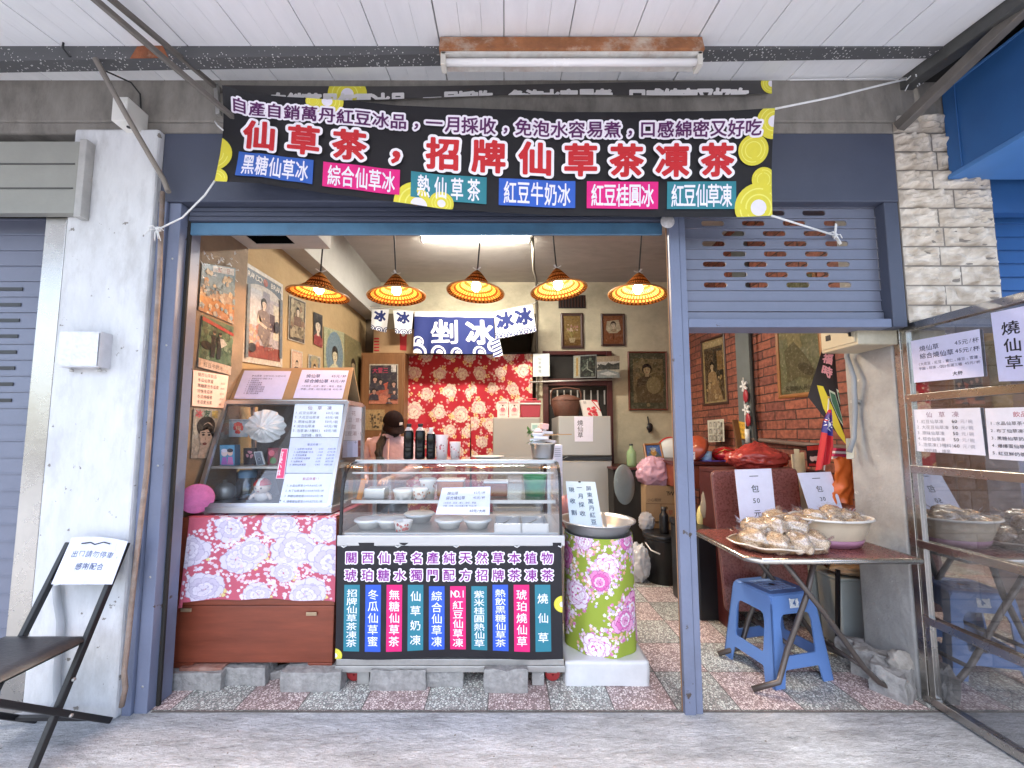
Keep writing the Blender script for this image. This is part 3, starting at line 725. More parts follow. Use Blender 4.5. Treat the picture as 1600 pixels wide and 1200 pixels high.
def speck():
    m, tt, b = _new('flaking_grey_paint'); N, L = tt.nodes, tt.links
    tc = N.new('ShaderNodeTexCoord'); vo = N.new('ShaderNodeTexVoronoi'); vo.inputs['Scale'].default_value = 85; vo.inputs['Randomness'].default_value = 1
    L.new(tc.outputs['Object'], vo.inputs['Vector'])
    n = N.new('ShaderNodeTexNoise'); n.inputs['Scale'].default_value = 9; n.inputs['Detail'].default_value = 6; L.new(tc.outputs['Object'], n.inputs['Vector'])
    th = N.new('ShaderNodeMath'); th.operation = 'MULTIPLY'; th.inputs[1].default_value = .5; L.new(n.outputs[0], th.inputs[0])
    lt = N.new('ShaderNodeMath'); lt.operation = 'LESS_THAN'; L.new(vo.outputs['Distance'], lt.inputs[0]); L.new(th.outputs[0], lt.inputs[1])
    cut = N.new('ShaderNodeMath'); cut.operation = 'LESS_THAN'; cut.inputs[1].default_value = .56; bwn = N.new('ShaderNodeRGBToBW'); L.new(vo.outputs['Color'], bwn.inputs[0]); L.new(bwn.outputs[0], cut.inputs[0])
    mu = N.new('ShaderNodeMath'); mu.operation = 'MULTIPLY'; L.new(lt.outputs[0], mu.inputs[0]); L.new(cut.outputs[0], mu.inputs[1])
    mx = N.new('ShaderNodeMix'); mx.data_type = 'RGBA'; mx.inputs[6].default_value = (.085, .085, .088, 1); mx.inputs[7].default_value = (.55, .54, .52, 1); L.new(mu.outputs[0], mx.inputs[0])
    L.new(mx.outputs[2], b.inputs['Base Color']); b.inputs['Roughness'].default_value = .6
    return m
YB = 1.72
def zl(x): return P(0, 95, YB).z + (P(1500, 72, YB).z - P(0, 95, YB).z) * (x - P(0, 95, YB).x) / (P(1500, 72, YB).x - P(0, 95, YB).x)
t = thing('channel_beam', 'long flaking dark grey steel channel under the awning', 'beam', (-1, YB, 2.95))
m = MB(); x0, x1 = -4.2, 2.09
def sec(x): z = zl(x); return [(x, YB, z), (x, YB + .06, z), (x, YB + .06, z + .006), (x, YB + .006, z + .006), (x, YB + .006, z + .095), (x, YB + .06, z + .095), (x, YB + .06, z + .10), (x, YB, z + .10), (x, YB - .001, z + .06), (x, YB - .001, z + .03)]
n = len(sec(x0)); m.add(sec(x0) + sec(x1), [(i, (i + 1) % n, (i + 1) % n + n, i + n) for i in range(n)], 0)
m.build('channel', speck(), t)
xa_, xb_ = xat(205, 80, YB), xat(262, 80, YB)
MB().add([(xa_, YB - .0035, zl(xa_) - .002), (xb_ + .01, YB - .0035, zl(xb_) - .002), (xb_ - .03, YB - .0035, zl(xb_) + .075), (xa_ + .03, YB - .0035, zl(xa_) + .06)], [(0, 1, 2, 3)]).build('rust_patch', M_RUST, t)
def brace(a, b, w_, d, label, mt=M_DGREY):
    MB().bar(a, b, w_, d).build('brace', mt, label=label, cat='brace', group='steel braces holding the awning', bevel=0.003)
M_BRC = mat('grey_brown_steel', (0.13, 0.115, 0.10), 0.6, 0.3, 9, 0.2, 60)
brace(P(392, 207, 1.925), P(140, -8, 1.43), .019, .024, 'longer diagonal steel brace running behind the banner', M_BRC)
brace(P(346, 143, 1.93), P(168, -6, 1.43), .019, .022, 'short steel brace ending at the banner corner', M_BRC)
MB().tube([P(149, 92, 1.71), P(200, 185, 1.79), P(256, 281, 1.885), P(263, 300, 1.885)], .0125, 8).build('brace', mat('pale_pipe', (.24, .21, .18), .6), label='thin round strut leaning down to the white pillar', cat='brace', group='steel braces holding the awning')
MB().bar(P(1404, 199, 1.925), P(1640, -25, 1.42), .045, .05).build('brace', M_BRC, label='thick diagonal strut under the roof above the stone pillar', cat='brace', group='steel braces holding the awning', bevel=.003)
MB().bar(P(338, 132, 1.90), P(342, 180, 1.90), .018, .02).build('brace', M_GALV, label='small vertical steel stub beside the banner top corner', cat='brace', group='steel braces holding the awning')
# ------------------------------------------------------------------ rusty tube fixture
t = thing('tube_light_fixture', 'rusty unlit fluorescent fixture hanging under the awning', 'light fixture', P(893, 83, 1.66))
xa, xb = xat(687, 70, 1.66), xat(1098, 70, 1.66); zt, zm, zb = zat(57, 1.66), zat(83, 1.66), zat(103, 1.66)
m = MB().hexa([(xa, 1.64, zm), (xb, 1.64, zm), (xb, 1.75, zm), (xa, 1.75, zm), (xa, 1.66, zt), (xb, 1.66, zt), (xb, 1.73, zt), (xa, 1.73, zt)])
m.build('housing', mat('rusty_white_enamel', (.30, .115, .042), .8, .4, 11, .35, 50, dirt=.95, dirtcol=(.58, .5, .40)), t, bevel=.003)
MB().box(xa + .01, xb - .01, 1.65, 1.74, zm - .012, zm - .001).build('reflector', mat('rusty_edge', (.6, .58, .54), .6, .2, 9, dirt=.6, dirtcol=(.3, .12, .05)), t)
MB().tube([(xa + .03, 1.668, zb + .024), (xb - .03, 1.668, zb + .024)], .0155, 14).build('tube', mat('unlit_tube', (.82, .8, .78), .25, .02), t)
for x in (xa + .018, xb - .018): MB().box(x - .012, x + .012, 1.65, 1.70, zb, zm).build('socket', mat('cream_plastic', (.6, .57, .5), .5), t, bevel=.003)
# ------------------------------------------------------------------ small things on beam and white pillar
c = P(190, 178, 1.86); t = thing('junction_box', 'white plastic electrical box on the concrete beam', 'electrical box', c)
M_WPL = mat('white_plastic', (.72, .70, .65), .45, .05, 10, dirt=.15, dirtcol=(.5, .45, .36))
a, b_ = P(173, 188, 1.82), P(200, 151, 1.82)
MB().box(a.x, b_.x, 1.82, 1.935, a.z, b_.z).build('case', M_WPL, t, bevel=.004)
m = MB(); m.lathe((a.x + .05, 1.86, a.z), [(0, -.006), (.008, -.006), (.008, .0)], 10); m.build('plug', M_BLACK, t)
pts = [P(100, 58, 1.70), P(98, 75, 1.70), P(108, 88, 1.715), P(128, 94, 1.75), P(165, 111, 1.82), P(205, 129, 1.90), P(219, 147, 1.925), P(221, 185, 1.92), P(212, 199, 1.90), P(199, 195, 1.88)]
MB().tube(pts, .0042, 6).build('power_cable', M_RUBBER, label='black cable drooping from the channel to the white box', cat='cable')
a, b_ = P(88, 573, 1.84), P(157, 518, 1.84)
t = thing('meter_box', 'square box wrapped in shiny silver tape on the white pillar', 'electrical box', ((a.x + b_.x) / 2, 1.87, a.z))
def foil(x, y): return .004 * noise.noise(Vector((x * 40, y * 60, 1)))
m = MB().box(a.x, b_.x, 1.842, 1.90, a.z, b_.z, 0)
m.grid(lambda i, j: (a.x + .004 + (b_.x - a.x - .008) * i, 1.838 + foil(i, j) , b_.z - .004 - (b_.z - a.z - .008) * j), 26, 20, 0)
m.build('case', mat('silver_tape', (.62, .61, .64), .35, .12, 20, .3, 30, metal=.5), t)
for x in (a.x + .03, b_.x - .03): MB().lathe((x, 1.88, a.z - .012), [(0, -.008), (.008, -.006), (.009, .004), (0, .012)], 10).build('cable_gland', M_GALV, t)
m = MB().tube([P(254, 300, 1.885), P(249, 430, 1.885), P(241, 560, 1.885), P(229, 740, 1.885), P(211, 890, 1.885), P(200, 1000, 1.885), P(194, 1050, 1.885), P(196, 1075, 1.885), P(190, 1104, 1.885)], .0105, 8)
m.build('rusty_pipe', mat('rusty_pipe_paint', (.27, .2, .16), .7, .35, 14, .2, 60, dirt=.5, dirtcol=(.5, .48, .46)), label='thin rusty pipe down the right edge of white pillar', cat='pipe')
m = MB().tube([P(88, 915, 1.88), P(90, 940, 1.88), P(95, 970, 1.88), P(93, 1010, 1.88), P(89, 1060, 1.88), P(90, 1095, 1.88), P(80, 1110, 1.86), P(40, 1118, 1.84), P(-20, 1126, 1.82)], .014, 10)
m.build('grey_conduit', mat('grey_pvc', (.4, .41, .43), .5), label='grey plastic conduit behind the folding chair on pavement', cat='pipe')
# ================================================================== BANNERS OUTSIDE
def interp(tab, x):
    if x <= tab[0][0]: return tab[0][1]
    for (a, p), (b, q) in zip(tab[:-1], tab[1:]):
        if x <= b:
            k = (x - a) / (b - a); k = k * k * (3 - 2 * k) * .5 + k * .5
            return p + (q - p) * k
    return tab[-1][1]
BT = [(347, 133), (397, 147), (460, 152), (544, 157), (627, 165), (700, 168), (800, 171), (875, 175), (990, 175), (1134, 173), (1211, 169)]
BB = [(335, 283), (400, 286), (455, 294), (530, 305), (613, 315), (702, 327), (790, 333), (875, 337), (1019, 339), (1157, 339), (1207, 337)]
CL = lambda x: min(1, max(0, x))
def bannerfn(x, y, h=0):
    x, y = CL(x), CL(y)
    ut, ub = 347 + 864 * x, 335 + 872 * x + 6 * math.sin(math.pi * x)
    vt, vb = interp(BT, ut), interp(BB, ub)
    u = ut + (ub - ut) * y + (7 * math.sin(math.pi * y) if x < .5 else -3 * math.sin(math.pi * y)) * (1 - min(1, min(x, 1 - x) * 6))
    v = vt + (vb - vt) * y
    Y = 1.80 + .016 * math.sin(x * 11 + y * 1.5) + .010 * math.sin(x * 26 + 2 * y) * (1 - .5 * y) + .012 * math.sin(3.1 * y) + .03 * max(0, .12 - x) / .12 * math.sin(y * 5)
    Y += .0022 * noise.noise(V(x * 16 + 3 * y, y * 3.5, 0)) + .0014 * noise.noise(V(x * 45 - 9 * y, y * 5, 4))
    return P(u, v, Y - h)
t = thing('shop_banner', 'large black shop banner with red and purple lettering tied across the header', 'banner', P(780, 336, 1.8))
INK_B = '0F0D13'
m = MB().grid(bannerfn, 220, 44); m.build('cloth', mat('banner_cloth', hx(INK_B), .62, .1, 5, .12, 8), t)
asp = 864 / 165.0
def lemon(a, x, y, r, k=1.0, outer='DCD03C', heart=True):
    a.ell(x, y, r, outer, n=30, dl=1)
    a.ell(x, y, r * .80, 'EAE46E', n=30); a.ell(x, y, r * .74, outer, n=30)
    a.ell(x, y, r * .56, 'EAE46E', n=26); a.ell(x, y, r * .5, outer, n=26)
    if heart: a.ell(x, y, r * .33, 'E6E0EA', n=20)
for grp in (((-.012, .72, .034, 0), (.0, .98, .022, 0)), ((.19, .02, .03, 1), (.165, .03, .014, 0)), ((.36, 1.0, .045, 1), (.40, .95, .022, 1)), ((1.0, .12, .032, 1), (.965, .38, .028, 0)), ((.985, .66, .022, 0), (.975, .92, .044, 1))):
    a = Art(asp)
    for x, y, r, hh in grp: lemon(a, x, y, r, heart=bool(hh))
    mb, ms = a.lay(bannerfn, .0003, .0034); mb.build('lemon_print', ms, t)
def outlined(a, s, x, y, size, adv, fill, edge, o1, o2, sx=1.0, slope=0):
    for col, o in ((edge, o2), (fill, o1)):
        for k, ch in enumerate(s): a.text(ch, x + adv * k - size / a.asp * sx / 2, y + slope * k, size, col, o, sx=sx, dl=.06)
        a.it.append(([], [], 0, 7))
a = Art(asp)
outlined(a, '自產自銷萬丹紅豆冰品，一月採收，免泡水容易煮，口感綿密又好吃', .030, .168, .165, .0322, '571A58', 'F4EEF6', .020, .145, sx=1.0)
L2 = '仙草茶，招牌仙草茶凍茶'
outlined(a, L2, (405 - 347) / 864, .46, .325, .0832, 'C41F28', 'F6F2F8', .036, .118, sx=1.0)
mb, ms = a.lay(bannerfn, .00025, .0055); mb.build('lettering', ms, t)
for s, u0, u1, col in (('黑糖仙草冰', 376, 495, '2E5DB4'), ('綜合仙草冰', 510, 628, 'E0197F'), ('熱仙草茶', 645, 762, '2B7F8C'), ('紅豆牛奶冰', 781, 900, '2F5FC0'), ('紅豆桂圓冰', 918, 1030, 'E0197F'), ('紅豆仙草凍', 1044, 1154, '2B7F8C')):
    a = Art(asp); x0, x1 = (u0 - 347) / 864, (u1 - 347) / 864
    a.rect(x0, .665, x1, .925, col, nx=16, ny=4)
    n = len(s); st = (x1 - x0 - .016) / n
    for k, ch in enumerate(s): a.text(ch, x0 + .008 + st * (k + .5) - .23 / asp * .27, .797, .23, 'EEEAF6', .016, sx=.54, dl=.03)
    mb, ms = a.lay(bannerfn, .0010, .0048); mb.build('flavour_tag', ms, t)
# the second banner, folded up behind the first
def upfn(x, y, h=0):
    x, y = CL(x), CL(y)
    u = 350 + 856 * x; v = 133 + 3 * math.sin(5 * x) - 4 * x + y * (19 + 3 * math.sin(x * 9))
    return P(u, v, 1.905 + .006 * math.sin(x * 30) - h)
t = thing('shop_banner', 'dark banner strip folded up against the beam, only tops of letters showing', 'banner', P(780, 155, 1.9))
MB().grid(upfn, 80, 4).build('cloth', mat('banner_cloth_worn', (.055, .05, .05), .7, .2, 6), t)
a = Art(40.0); lemon(a, .225, .6, .036)
lemon(a, 1.0, .2, .02)
for k, ch in enumerate('自產自銷萬丹紅豆冰品，一月採收，免泡水容易煮，口感綿密又好吃'):
    if k > 1: a.text(ch, .02 + .0312 * k, 1.18, 1.35, 'D8D4D2', .06)
mb, ms = a.lay(upfn, .0003, .001); mb.build('lettering', ms, t)
# cords
def cord(pts, label, r=.0042):
    MB().tube(pts, r, 6).build('cord', M_ROPE, label=label, cat='cord', group='white cords tying the banner')
def knot(m, c, n, seed, L=.07, r=.003):
    g = random.Random(seed)
    m.blob(c, .012, seed, .3, 3, 8)
    for k in range(n):
        d = Vector((g.uniform(-1, 1), g.uniform(-.4, .1), g.uniform(-1.4, .3))).normalized() * L * g.uniform(.6, 1)
        m.tube([c, c + d * .5 + Vector((0, -.01, .008)), c + d], [r, r, r * .7], 5)
m = MB(); e = P(1424, 122, 1.90); m.tube([P(1211, 170, 1.79), P(1300, 152, 1.83), P(1380, 132, 1.88), e], .005, 6); knot(m, e, 7, 2, .09)
m.tube([e, P(1290, 124, 1.91), P(1235, 125, 1.91)], .003, 5)
m.build('cord', M_ROPE, label='long white cord from the banner up to the stone pillar corner', cat='cord', group='white cords tying the banner')
m = MB(); e = P(1305, 368, 1.965); m.tube([P(1206, 337, 1.79), P(1260, 354, 1.88), e], .005, 6); knot(m, e, 3, 4, .05); m.bar(e, e + V(.004, -.006, .06), .02, .004); m.bar(e, e + V(.02, -.006, -.05), .018, .004)
m.build('cord', M_ROPE, label='white cord knotted into a slot of the raised shutter', cat='cord', group='white cords tying the banner')
m = MB(); e = P(248, 358, 1.87); m.tube([P(336, 282, 1.81), P(320, 305, 1.83), P(285, 340, 1.86), e], .004, 6); knot(m, e, 6, 9, .07)
m.build('cord', M_ROPE, label='white cord tied to the strut on the white pillar', cat='cord', group='white cords tying the banner')
m = MB().tube([P(348, 203, 1.81), P(340, 196, 1.86), P(336, 190, 1.90)], .004, 6)
m.build('cord', M_ROPE, label='short white cord at the banner left edge by the yellow patch', cat='cord', group='white cords tying the banner')
c = P(1043, 346, 1.92)
t = thing('round_sticker', 'small round white disc hanging under the banner beside the post', 'disc', c)
MB().lathe(c, [(0, -.004), (.034, -.004), (.036, 0), (.034, .004), (0, .004)], 24, axis=Matrix.Rotation(R(90), 3, 'X')).build('disc', mat('grey_print', (.55, .53, .53), .4, .35, 60), t)
# ================================================================== LAMPS
def wicker():
    m, t, b = _new('woven_bamboo'); N, L = t.nodes, t.links
    uv = N.new('ShaderNodeUVMap'); mp = N.new('ShaderNodeMapping'); mp.inputs['Scale'].default_value = (40, 15, 1); L.new(uv.outputs[0], mp.inputs[0])
    br = N.new('ShaderNodeTexBrick'); br.inputs['Scale'].default_value = 1; br.inputs['Brick Width'].default_value = 1.0; br.inputs['Row Height'].default_value = 1.0
    br.inputs['Mortar Size'].default_value = .2; br.inputs['Color1'].default_value = (.60, .28, .08, 1); br.inputs['Color2'].default_value = (.5, .22, .06, 1); br.inputs['Mortar'].default_value = (.10, .035, .01, 1)
    L.new(mp.outputs[0], br.inputs['Vector'])
    df = N.new('ShaderNodeBsdfDiffuse'); tl = N.new('ShaderNodeBsdfTranslucent'); L.new(br.outputs[0], df.inputs[0]); L.new(br.outputs[0], tl.inputs[0])
    mx = N.new('ShaderNodeMixShader'); mx.inputs[0].default_value = .22; L.new(df.outputs[0], mx.inputs[1]); L.new(tl.outputs[0], mx.inputs[2])
    bp = N.new('ShaderNodeBump'); bp.inputs['Strength'].default_value = .6; bp.inputs['Distance'].default_value = .004; bp.invert = True
    L.new(br.outputs['Fac'], bp.inputs['Height']); L.new(bp.outputs[0], df.inputs['Normal'])
    o = [n for n in N if n.type == 'OUTPUT_MATERIAL'][0]; L.new(mx.outputs[0], o.inputs[0]); return m
M_WICK = wicker(); M_CORD = mat('lamp_cord', (.02, .02, .02), .6)
M_BULB = emit('lit_bulb', (1.0, .82, .55), 22)
YL = 2.62
LAMPS = [(498, 461, 4, 'leftmost bamboo hat pendant lamp, nearest the poster of a seated lady'), (620, 463, -3, 'bamboo hat pendant lamp hanging in front of the two small flags'), (743, 457, 2, 'middle bamboo hat pendant lamp above the big blue noren'), (873, 454, 3, 'bamboo hat pendant lamp above the two small framed pictures'), (996, 461, -5, 'rightmost bamboo hat pendant lamp beside the blue post')]
def make_lamp():
    t = thing('pendant_lamp', LAMPS[0][3], 'pendant lamp', (0, 0, 0), 'bamboo pendant lamps')
    prof = [(.012, .155), (.03, .14), (.06, .105), (.095, .06), (.135, .032), (.175, .014), (.2, .0)]
    MB().lathe((0, 0, 0), prof + [(.199, -.004), (.174, .008), (.134, .026), (.094, .053), (.058, .098), (.028, .134), (.01, .15)], 48, uv=True).build('lamp_shade', M_WICK, t)
    MB().lathe((0, 0, 0), [(.196, -.006), (.203, -.004), (.204, .002), (.2, .006)], 48).build('rim', mat('bamboo_rim', (.4, .19, .06), .5), t)
    MB().lathe((0, 0, 0), [(.0, .008), (.018, .013), (.03, .03), (.033, .045), (.026, .066), (.014, .084), (.012, .1)], 16).build('bulb', M_BULB, t)
    MB().lathe((0, 0, 0), [(.013, .1), (.016, .1), (.016, .15), (.006, .162)], 12).build('bulb_holder', M_BLACK, t)
    MB().tube([(0, 0, .16), (0, 0, .6), (0, 0, 1.06)], .005, 6).build('cord', M_CORD, t)
    m = MB()
    for a in (0, 2.1, 4.0): m.bar((0, 0, .158), (.035 * math.cos(a), .035 * math.sin(a), .172), .012, .003)
    m.build('ribbon', M_ROPE, t)
    pl = bpy.data.lights.new('bulb_light', 'POINT'); pl.energy = 7.0; pl.color = (1.0, .60, .27); pl.shadow_soft_size = .03
    lo = bpy.data.objects.new('bulb_light', pl); COL.objects.link(lo); lo.parent = t; lo.location = (0, 0, .0)
    return t
for i, (u, v, tilt, lab) in enumerate(LAMPS):
    o = make_lamp() if i == 0 else copy_tree(lamp0)
    if i == 0: lamp0 = o
    o.location = P(u, v, YL); o.rotation_euler = (0, R(tilt), R(40 * i)); o['label'] = lab
    lc = [(1, .47, .15), (1, .49, .16), (1, .53, .2), (1, .74, .45), (1, .78, .5)][i]
    for ch in o.children:
        if ch.type == 'LIGHT': ch.data = ch.data.copy(); ch.data.color = lc; ch.data.energy = [3.8, 3.8, 4.2, 4.5, 4.5][i]
    o.rotation_euler.x = R([3, -2, 4, -4, 2][i]); k_ = [1.0, .97, .98, .96, .97][i]; o.scale = (k_, k_, 1.0)
c = P(744, 369, 3.76); t = thing('ceiling_tube_light', 'bright lit fluorescent tube on the shop ceiling', 'light fixture', (c.x, 3.76, 3.22))
xa, xb = xat(655, 369, 3.76), xat(832, 369, 3.76)
MB().box(xa, xb, 3.73, 3.79, 3.265, 3.299).build('housing', M_WPL, t)
MB().tube([(xa + .04, 3.76, 3.24), (xb - .04, 3.76, 3.24)], .022, 14).build('tube', emit('lit_tube', (1, .95, .84), 34), t)
for x in (xa + .025, xb - .025): MB().box(x - .012, x + .012, 3.74, 3.78, 3.21, 3.264).build('socket', M_WPL, t, bevel=.003)
al = bpy.data.lights.new('tube_light', 'AREA'); al.shape = 'RECTANGLE'; al.size = 1.05; al.size_y = .04; al.energy = 20; al.color = (1, .94, .84)
lo = bpy.data.objects.new('tube_light', al); COL.objects.link(lo); lo.parent = t; lo.location = (0, 0, -.025)
MB().tube([P(832, 366, 3.76), P(834, 420, 3.9), P(838, 440, 4.97), P(839, 600, 4.97), P(838, 720, 4.97)], .014, 8).build('wall_pipe', mat('brown_pipe', (.2, .18, .14), .5), label='thin grey pipe running down back wall beside red curtain', cat='pipe')
# soffit with an open hatch, front left
t = thing('soffit_box', 'boxed soffit with an open black hatch inside top left', 'soffit', (-1.5, 2.4, 2.575))
m = MB(); X0, X1, Ya, Yb, z0, z1 = -1.80, -1.195, 2.102, 2.60, 2.575, 2.87
hx0, hx1, hy0, hy1 = -1.66, -1.40, 2.40, 2.53
m.box(X0, hx0, Ya, Yb, z0, z1).box(hx1, X1, Ya, Yb, z0, z1).box(hx0 + .0005, hx1 - .0005, Ya, hy0, z0, z1).box(hx0 + .0005, hx1 - .0005, hy1, Yb, z0, z1).box(hx0 + .001, hx1 - .001, hy0 + .0005, hy1 - .0005, z0 + .2, z1, 1)
pit = mat('hatch_painted_shade', (.006, .006, .006), 1.0, .1, 5, spec=0.0)  # black liner paints the hatch's inner shade, which the lamps would wash out
for k_ in ((hx0, hx0 + .004, hy0, hy1), (hx1 - .004, hx1, hy0, hy1), (hx0 + .0045, hx1 - .0045, hy1 - .004, hy1), (hx0 + .0045, hx1 - .0045, hy0, hy0 + .004)): m.box(*k_, z0 + .003, z0 + .198, 1)
m.build('box', [M_CEIL, pit], t)
# ================================================================== PICTURES AND POSTERS
def lady(a, x, y, s, skin='E8D2B8', hair='1E1A1A', dress='9A8A72', body=True, hat=None, look=0, full=False):
    """a painted figure, head height s (share of picture height)"""
    k = 1 / a.asp
    if body:
        a.poly([(x - s * .30 * k, y + s * .62), (x - s * 1.0 * k, y + s * 1.0), (x - s * 1.15 * k, y + s * 2.1), (x + s * 1.1 * k, y + s * 2.1), (x + s * .95 * k, y + s * 1.0), (x + s * .30 * k, y + s * .62)], dress)
    if full:
        a.poly([(x - s * .8 * k, y + s * 1.9), (x - s * 1.0 * k, y + s * 3.4), (x + s * .2 * k, y + s * 4.6), (x + s * .9 * k, y + s * 4.6), (x + s * 1.3 * k, y + s * 3.0), (x + s * .9 * k, y + s * 1.9)], dress)
        a.poly([(x - s * .9 * k, y + s * 1.2), (x - s * 1.2 * k, y + s * 2.2), (x + s * .6 * k, y + s * 2.7), (x + s * .7 * k, y + s * 2.45), (x - s * .8 * k, y + s * 2.0)], skin)
    a.ell(x, y - s * .06, s * .50 * k, hair, s * .58 * k); a.poly([(x - s * .16 * k, y + s * .3), (x - s * .2 * k, y + s * .75), (x + s * .2 * k, y + s * .75), (x + s * .16 * k, y + s * .3)], skin)
    a.ell(x + look * s * .08 * k, y + s * .06, s * .37 * k, skin, s * .47 * k)
    a.poly([(x - s * .42 * k, y - s * .1), (x - s * .3 * k, y - s * .5), (x + s * .3 * k, y - s * .5), (x + s * .42 * k, y - s * .1), (x, y - s * .26)], hair)
    for dx in (-.16, .16):
        a.ell(x + (dx + look * .1) * s * k, y + s * .04, s * .06 * k, '241C1C', s * .035 * k, n=8)
        a.rect(x + (dx - .08 + look * .1) * s * k, y - s * .07, x + (dx + .08 + look * .1) * s * k, y - s * .045, hair)
    a.poly([(x + (look * .1) * s * k, y + s * .04), (x + (-.03 + look * .1) * s * k, y + s * .19), (x + (.04 + look * .1) * s * k, y + s * .19)], 'C9A58A')
    a.ell(x + look * s * .1 * k, y + s * .31, s * .09 * k, 'A8433C', s * .035 * k, n=10)
    if hat: a.ell(x, y - s * .5, s * .5 * k, hat, s * .2 * k)
def spots(a, n, cols, r0, r1, x0=0, y0=0, x1=1, y1=1, seed=1):
    g = random.Random(seed)
    for _ in range(n): a.ell(g.uniform(x0, x1), g.uniform(y0, y1), g.uniform(r0, r1), g.choice(cols), n=9, rot=g.random() * 3, amp=.2, dl=.2)
def corners(cs, X=None, Y=None):
    return [PX(u, v, X) if X is not None else P(u, v, Y) for u, v in cs]
def thick(q, d, col, mb=None, m=0):
    """a thin slab whose front is the quad q, going back by d"""
    tl, tr, br, bl = [Vector(p) for p in q]; n = (bl - tl).cross(tr - tl).normalized()
    return (mb or MB()).add([bl - n * d, br - n * d, tr - n * d, tl - n * d, bl, br, tr, tl], [(0, 1, 2, 3)[::-1], (4, 5, 6, 7), (0, 1, 5, 4), (1, 2, 6, 5), (2, 3, 7, 6), (3, 0, 4, 7)], m)
def shrink(q, f):
    c = sum((Vector(p) for p in q), Vector()) / 4; tl, tr, br, bl = [Vector(p) for p in q]
    x = (tr - tl).normalized() * f; y = (bl - tl).normalized() * f
    return [tl + x + y, tr - x + y, br - x - y, bl + x - y]
def art_for(q):
    w_, h_ = quadsize(*q); return Art(w_ / h_)
def sheet(name, q, paint, label, cat='poster', back='D8D0C0', group=None, d=.0015, rough=.5):
    """an unframed printed sheet"""
    m = thick(q, d, 0); a = art_for(q); a.rect(0, 0, 1, 1, back, 4, 4); paint(a)
    for it in range(len(a.it)):
        vs, fs, c, dl = a.it[it]; a.it[it] = ([(CL(x), CL(y)) for x, y in vs], fs, c, dl)
    base = [ink(back)]; mb = MB(); mb.v, mb.f, mb.m, mb.s = m.v, m.f, m.m, m.s
    off = len(a.cols); a.c(back)
    mb, ms = a.lay(quadfn(*q), .00025, .0006, mb, rough=rough, pr=aged if cat in ('poster', 'calendar', 'print') else None)
    k = a.cols.index(back)
    for i in range(6): mb.m[i] = k
    return mb.build(name, ms, label=label, cat=cat, group=group)
def framed(q, paint, label, wid, frame_mat, back='B8A888', d=.025, inner=None, glassy=True):
    tl = Vector(q[3]).lerp(Vector(q[2]), .5)
    t = thing('framed_picture', label, 'picture', tl)
    qi = shrink(q, wid); m = MB(); n = (Vector(q[3]) - Vector(q[0])).cross(Vector(q[1]) - Vector(q[0])).normalized()
    for i in range(4):
        j = (i + 1) % 4; o0, o1, i0, i1 = Vector(q[i]), Vector(q[j]), qi[i], qi[j]
        f0 = [o0, o1, i1, i0]
        mid0, mid1 = o0.lerp(i0, .45) + n * .006, o1.lerp(i1, .45) + n * .006
        m.add([o0, o1, mid1, mid0, i0, i1, o0 - n * d, o1 - n * d, i0 - n * .008, i1 - n * .008], [(0, 3, 2, 1), (3, 4, 5, 2), (0, 1, 7, 6), (4, 8, 9, 5)])
    m.build('frame', frame_mat, t, fixn=True)
    qb = [p - n * .008 for p in qi]; a = art_for(qb); a.rect(0, 0, 1, 1, back, 4, 4); paint(a)
    for it in range(len(a.it)):
        vs, fs, c, dl = a.it[it]; a.it[it] = ([(CL(x), CL(y)) for x, y in vs], fs, c, dl)
    mb, ms = a.lay(quadfn(*qb), .0002, .0004, rough=.25 if glassy else .5, pr=aged); mb.build('print', ms, t)
    return t
M_FR1 = mat('dark_wood_frame', (.055, .022, .014), .4, .25, 12, stretch=(1, 1, 4)); M_FR2 = mat('red_wood_frame', (.14, .035, .02), .4, .2, 12); M_FR3 = mat('orange_wood_frame', (.27, .11, .03), .4, .2, 12)
XW = -1.792; XP = -1.748
# --- posters on the pilaster near the opening
def pt(a):
    a.rect(0, 0, 1, .5, '8FA3AD', 3, 3); a.rect(0, .5, 1, .68, 'B79C86', 3, 2); a.rect(0, .68, 1, 1, 'C88A55', 3, 3)
    a.rect(.3, .02, .95, .14, 'E6D8CE'); a.text('日', .7, .08, .1, 'A04038'); a.text('紅', .45, .08, .1, 'C03030'); spots(a, 60, ['9FB3BC', '7E939D', 'C9B9A8', 'D09A68', 'E2C9A8', '6F8088'], .02, .07, 0, .15, 1, 1, 3)
sheet('poster', corners([(316, 411), (368, 419), (365, 507), (310, 484)], X=XP), pt, 'plastic covered faded landscape calendar, uppermost on the pilaster', 'calendar', rough=.2)
g = random.Random(11); m = MB()
for k in range(34):
    u, v = g.uniform(312, 368), 398 + abs(g.gauss(0, 1)) * 26
    c = PX(u, v, XP + .006); d = Vector((.012, g.uniform(-.02, .02), g.uniform(-.03, .03))); m.add([c, c + d, c + d * .6 + Vector((.004, .012, -.004))], [(0, 1, 2)])
m.build('plastic_wrap', mat('clear_crumpled_plastic', (.85, .85, .85), .12, alpha=.75), label='crumpled clear plastic along the top of the landscape calendar', cat='plastic wrap', kind=None)
